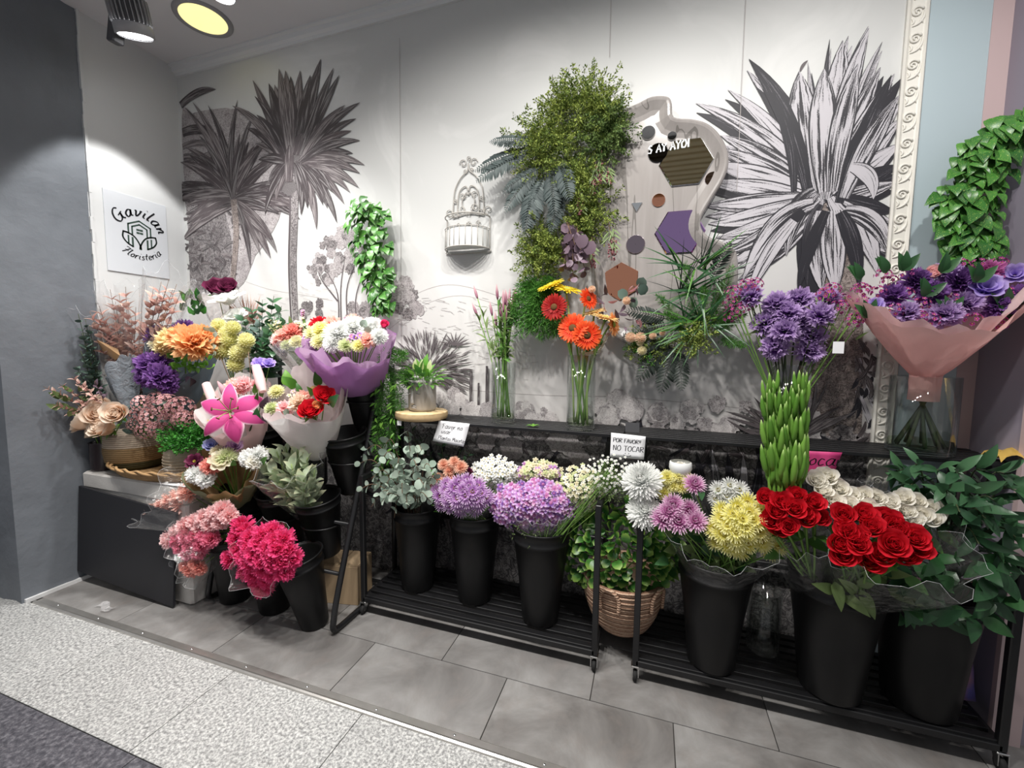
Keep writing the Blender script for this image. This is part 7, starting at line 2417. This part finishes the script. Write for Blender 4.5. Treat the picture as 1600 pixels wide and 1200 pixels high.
# peach roses
gv = at(163, 740, 1.47); gv.z = CT
o = thing('peach_roses', 'bunch of pale peach roses beside the grey pillar', 'flowers', gv + Vector((0, 0, .06)))
for px, py, d_, fc in ((135, 662, 42, (-.6, -.6, .3)), (154, 650, 46, None), (184, 647, 44, None), (168, 669, 50, (0, -.8, .5)), (160, 636, 36, None), (148, 672, 34, (-.4, -.8, .1))):
    p = at(px, py, 1.42)
    F(o, 'rose', 'peach', px, py, 1.42 if d_ > 40 else 1.46, d_, (0, -.2, .4), fc)
    stem_to(o, p - Vector((0, -.02, .03)), gv + Vector((0, 0, .07)), .003)
for k in range(8):
    leaf(o, leaf_mesh('leaf_olive', .5, 'ovate'), at(rnd.uniform(135, 190), rnd.uniform(665, 690), 1.45), Vector((rnd.uniform(-1, 1), -.4, -.1)), (0, -1, .6), .06)
o = thing('dark_jar', 'dark glass jar holding the peach roses on the crate', 'jar', gv)
plain('jar_dark', (0.03, 0.02, 0.022), .2, .5)
mb = MB(); mb.lathe([(.001, 0), (.05, 0), (.055, .01), (.055, .15), (.058, .155), (.052, .155), (.049, .02), (.001, .02)], gv, 28); part('glass', mb, ['jar_dark'], o)
# dried pink branches, lower left
o = thing('dried_branches', 'dried dusty pink leaf branches jutting over the grey pillar', 'dried flowers', at(160, 690, 1.52))
lm = leaf_mesh('leaf_dried_pink', .5, 'ovate', .4, .5); lb = leaf_mesh('leaf_plum', .5, 'ovate', .3, .5)
for px, py in ((68, 604), (82, 632), (92, 600), (112, 588), (128, 600), (105, 645), (138, 610), (148, 596), (120, 625)):
    tp = at(px, py, 1.34)
    branch(o, [at(160, 690, 1.50), at((160 + px) / 2 + 8, (680 + py) / 2 - 8, 1.46), tp], lm if px < 140 else lb, 9, .044, 'stem_brown', .002, .7)
for k in range(14):
    leaf(o, leaf_mesh('leaf_olive', .5, 'ovate'), at(rnd.uniform(90, 150), rnd.uniform(610, 650), 1.48), Vector((rnd.uniform(-1, .5), -.4, .3)), (0, -1, .6), .06)
o = thing('dark_eucalyptus', 'dark eucalyptus sprays standing against the grey pillar', 'foliage', at(165, 660, 1.60))
for px, py in ((122, 490), (133, 498), (128, 520), (140, 510), (126, 548), (118, 572), (138, 560)):
    branch(o, [at(165, 660, 1.60), at((165 + px) / 2, (655 + py) / 2, 1.56), at(px, py, 1.54)], leaf_mesh('leaf_eucalyptus_dark', .8, 'round', .1, .3), 10, .045, 'stem_dark', .002, .8)
# film cones of dried pink foliage
ft = at(222, 640, 1.68)
for lab, tips, to, R, fm in (('dried pink foliage in clear film leaning left below the sign', [(140, 487), (152, 492), (165, 500), (178, 508), (190, 520), (172, 520), (155, 478)], (158, 490), .11, 'film_clear'), ('tall dried pink foliage in clear film below the sign', [(172, 452), (186, 458), (200, 470), (196, 448), (212, 480), (222, 494), (205, 495), (180, 470)], (196, 458), .12, 'film_clear'), ('bleached dried foliage in clear film beside the mural corner', [(240, 448), (252, 440), (264, 436), (276, 444), (282, 458), (258, 455), (246, 462), (270, 452)], (262, 445), .11, 'film_clear')):
    o = thing('dried_bouquet', lab, 'dried flowers', ft, 'dried bouquets in film')
    for i, (px, py) in enumerate(tips):
        tp = at(px, py, 1.62)
        branch(o, [ft, ft.lerp(tp, .5) + Vector((0, -.02, 0)), tp], leaf_mesh('leaf_dried_pink', .5, 'ovate', .4, .5), 13, .076, 'stem_brown', .0016, .65)
    tt = at(to[0], to[1], 1.60)
    cone_wrap(o, ft, tt - ft, (tt - ft).length * 1.04, .02, R, fm, lambda th: 1 + .06 * math.sin(3 * th), .018, 6, .85)
o = thing('foil_cone', 'crinkled silver grey paper cone with kraft corner left of the violet carnations', 'wrapping', at(205, 655, 1.58))
cone_wrap(o, at(208, 660, 1.58), at(188, 560, 1.55) - at(208, 660, 1.58), .32, .02, .075, 'film_grey', lambda th: 1 + .2 * math.cos(th), .014, 5, .8)
mb = MB(); P3 = [at(150, 530, 1.55), at(188, 556, 1.53), at(180, 563, 1.53), at(160, 548, 1.56), at(184, 545, 1.56)]; mb.add(P3, [(0, 1, 2), (0, 2, 3), (0, 4, 1)]); part('kraft_corner', mb, ['paper_kraft'], o, False)
# orange carnation bouquet in blue grey paper
bouquet('orange_bouquet', 'large orange carnation bouquet in blue grey paper', at(290, 640, 1.78), at(278, 545, 1.66), lambda th: .185 + .02 * math.cos(th), 'paper_blue_grey',
        [('carnation', 'orange', 304, 537, 1.56, 56), ('carnation', 'orange', 290, 530, 1.60, 48), ('carnation', 'orange', 318, 530, 1.60, 44), ('carnation', 'butter', 270, 532, 1.60, 42), ('carnation', 'butter', 262, 544, 1.60, 34), ('mum', 'cream', 246, 540, 1.62, 24), ('carnation', 'violet', 246, 525, 1.66, 34), ('carnation', 'violet', 288, 514, 1.70, 30), ('small', 'cream', 236, 537, 1.60, 12), ('small', 'cream', 242, 545, 1.60, 12)],
        .04, lambda th: .95 + .25 * max(0, math.sin(th)) + .1 * math.cos(2 * th) - .42 * max(0, -math.sin(th)), .016, 5, .7, 'film_grey',
        [(rnd.uniform(262, 332), rnd.uniform(556, 582), 1.57, 'leaf_bright', .7, 'round', .038) for _ in range(46)] + [(rnd.uniform(318, 336), rnd.uniform(510, 560), 1.60, 'leaf_eucalyptus', .7, 'round', .035) for _ in range(14)])
bouquet('violet_bouquet', 'ruffled violet carnation bunch left of the orange bouquet', at(262, 660, 1.66), at(244, 585, 1.56), .09, None, [('carnation', 'violet', 234, 570, 1.55, 40), ('carnation', 'violet', 250, 588, 1.53, 42), ('carnation', 'violet', 232, 590, 1.55, 34), ('carnation', 'violet', 248, 566, 1.56, 32), ('carnation', 'violet', 262, 600, 1.55, 30)], leaves=[(250, 604, 1.55, 'leaf_deep', .5, 'ovate', .07), (230, 604, 1.55, 'leaf_deep', .5, 'ovate', .06), (290, 598, 1.6, 'leaf_plum', .5, 'ovate', .08), (300, 602, 1.6, 'leaf_plum', .5, 'ovate', .08)])
# green bouquet, wine rose, white blossoms
bouquet('green_bouquet', 'small green leafy bouquet in clear film behind the orange one', at(318, 545, 1.86), at(298, 474, 1.78), .10, 'film_clear', [], leaves=[(rnd.uniform(285, 318), rnd.uniform(462, 492), 1.76, 'leaf_boxwood' if k % 2 else 'leaf_deep', .5, 'ovate', .05) for k in range(26)])
bouquet('wine_bouquet', 'wine red rose in pinkish film at the back of the crate', at(360, 540, 1.92), at(344, 458, 1.86), .12, 'film_milky', [('rose', 'wine', 340, 456, 1.82, 44), ('rose', 'wine', 358, 452, 1.84, 36)])
o = thing('white_blossoms', 'open white magnolia-like blossoms above the yellow pompoms', 'flowers', at(375, 560, 1.80))
for px, py, d_, fc in ((360, 476, 54, (-.1, -.35, .9)), (372, 500, 40, (.1, -.6, .6)), (362, 498, 34, (-.3, -.5, .6))):
    F(o, 'cup', 'purewhite', px, py, 1.78, d_, (0, 0, 0), fc)
    stem_to(o, at(px, py, 1.78) - Vector((0, 0, .01)), at(375, 560, 1.80), .003, 'stem_brown')
o = thing('dried_grass', 'spiky pink dried grass rising behind the white blossoms', 'dried flowers', at(390, 540, 1.90))
for k in range(46):
    a = rnd.uniform(.35, PI - .35)
    leaf(o, leaf_mesh('leaf_dried_pink', .06, 'grass', .3, .2, 6), at(392 + rnd.uniform(-6, 6), 505, 1.88), Vector((math.cos(a), -.2, math.sin(a))), (0, -1, .2), rnd.uniform(.12, .20), 'blade')
# yellow pompoms
o = thing('pompom_bunch', 'bunch of pale yellow pompom chrysanthemums beside the eucalyptus', 'flowers', at(372, 620, 1.74))
for px, py, d_ in ((342, 508, 26), (364, 512, 27), (358, 530, 32), (385, 532, 30), (345, 533, 22), (352, 548, 28), (372, 552, 32), (344, 552, 26), (368, 570, 30), (352, 520, 24), (380, 545, 26)):
    F(o, 'pompom', 'paleyellow', px, py, 1.66, d_)
    stem_to(o, at(px, py, 1.68), at(372, 620, 1.74), .0025)
# bushy eucalyptus
o = thing('bushy_eucalyptus', 'bushy blue green eucalyptus behind the yellow pompoms', 'foliage', at(405, 600, 1.84))
for px, py, Y in ((378, 492, 1.72), (392, 478, 1.76), (410, 468, 1.80), (428, 462, 1.82), (440, 478, 1.82), (446, 500, 1.80), (430, 492, 1.74), (405, 495, 1.72), (395, 515, 1.70), (420, 515, 1.70), (440, 525, 1.74), (410, 535, 1.70), (430, 545, 1.72), (420, 560, 1.72), (445, 555, 1.76)):
    branch(o, [at(408, 600, 1.84), at((408 + px) / 2, (595 + py) / 2, (1.84 + Y) / 2), at(px, py, Y)], leaf_mesh('leaf_eucalyptus_dark' if px % 2 else 'leaf_ruscus', .7, 'ovate', .15, .4), 9, .072, 'stem_dark', .002, .8)
# rear pots
bC = at(266, 632, 1.84); bC.z = .882
pot('kraft_pot', 'tan round pot behind the violet carnations', bC, [(.001, 0), (.075, 0), (.088, .02), (.092, .10), (.088, .12), (.08, .115), (.001, .09)], 'pot_tan')
bD = at(318, 640, 1.84); bD.z = .882
pot('woven_pot', 'straw coloured woven pot with white rim under the orange bouquet', bD, [(.001, 0), (.07, 0), (.085, .02), (.088, .11), (.084, .125), (.076, .12), (.001, .1)], 'pot_cream')
# loose paper on the crate edge
mb = MB(); A, B, C_, D = at(235, 752, 1.38), at(290, 742, 1.38), at(312, 752, 1.36), at(296, 760, 1.36)
A, B, C_, D = [Vector((q.x, 1.40 + k * .02, CT + .004 + .002 * k)) for k, q in enumerate((A, D, C_, B))]
mb.add([Vector((-2.40, 1.395, CT + .003)), Vector((-2.13, 1.40, CT + .006)), Vector((-2.12, 1.46, CT + .004)), Vector((-2.30, 1.45, CT + .002))], [(0, 1, 2, 3)])
o = solo('paper_sheet', mb, ['note_paper'], 'loose white paper sheet on the right front edge of the crate', 'paper', None, False)
md = o.modifiers.new('thickness', 'SOLIDIFY'); md.thickness = .0008
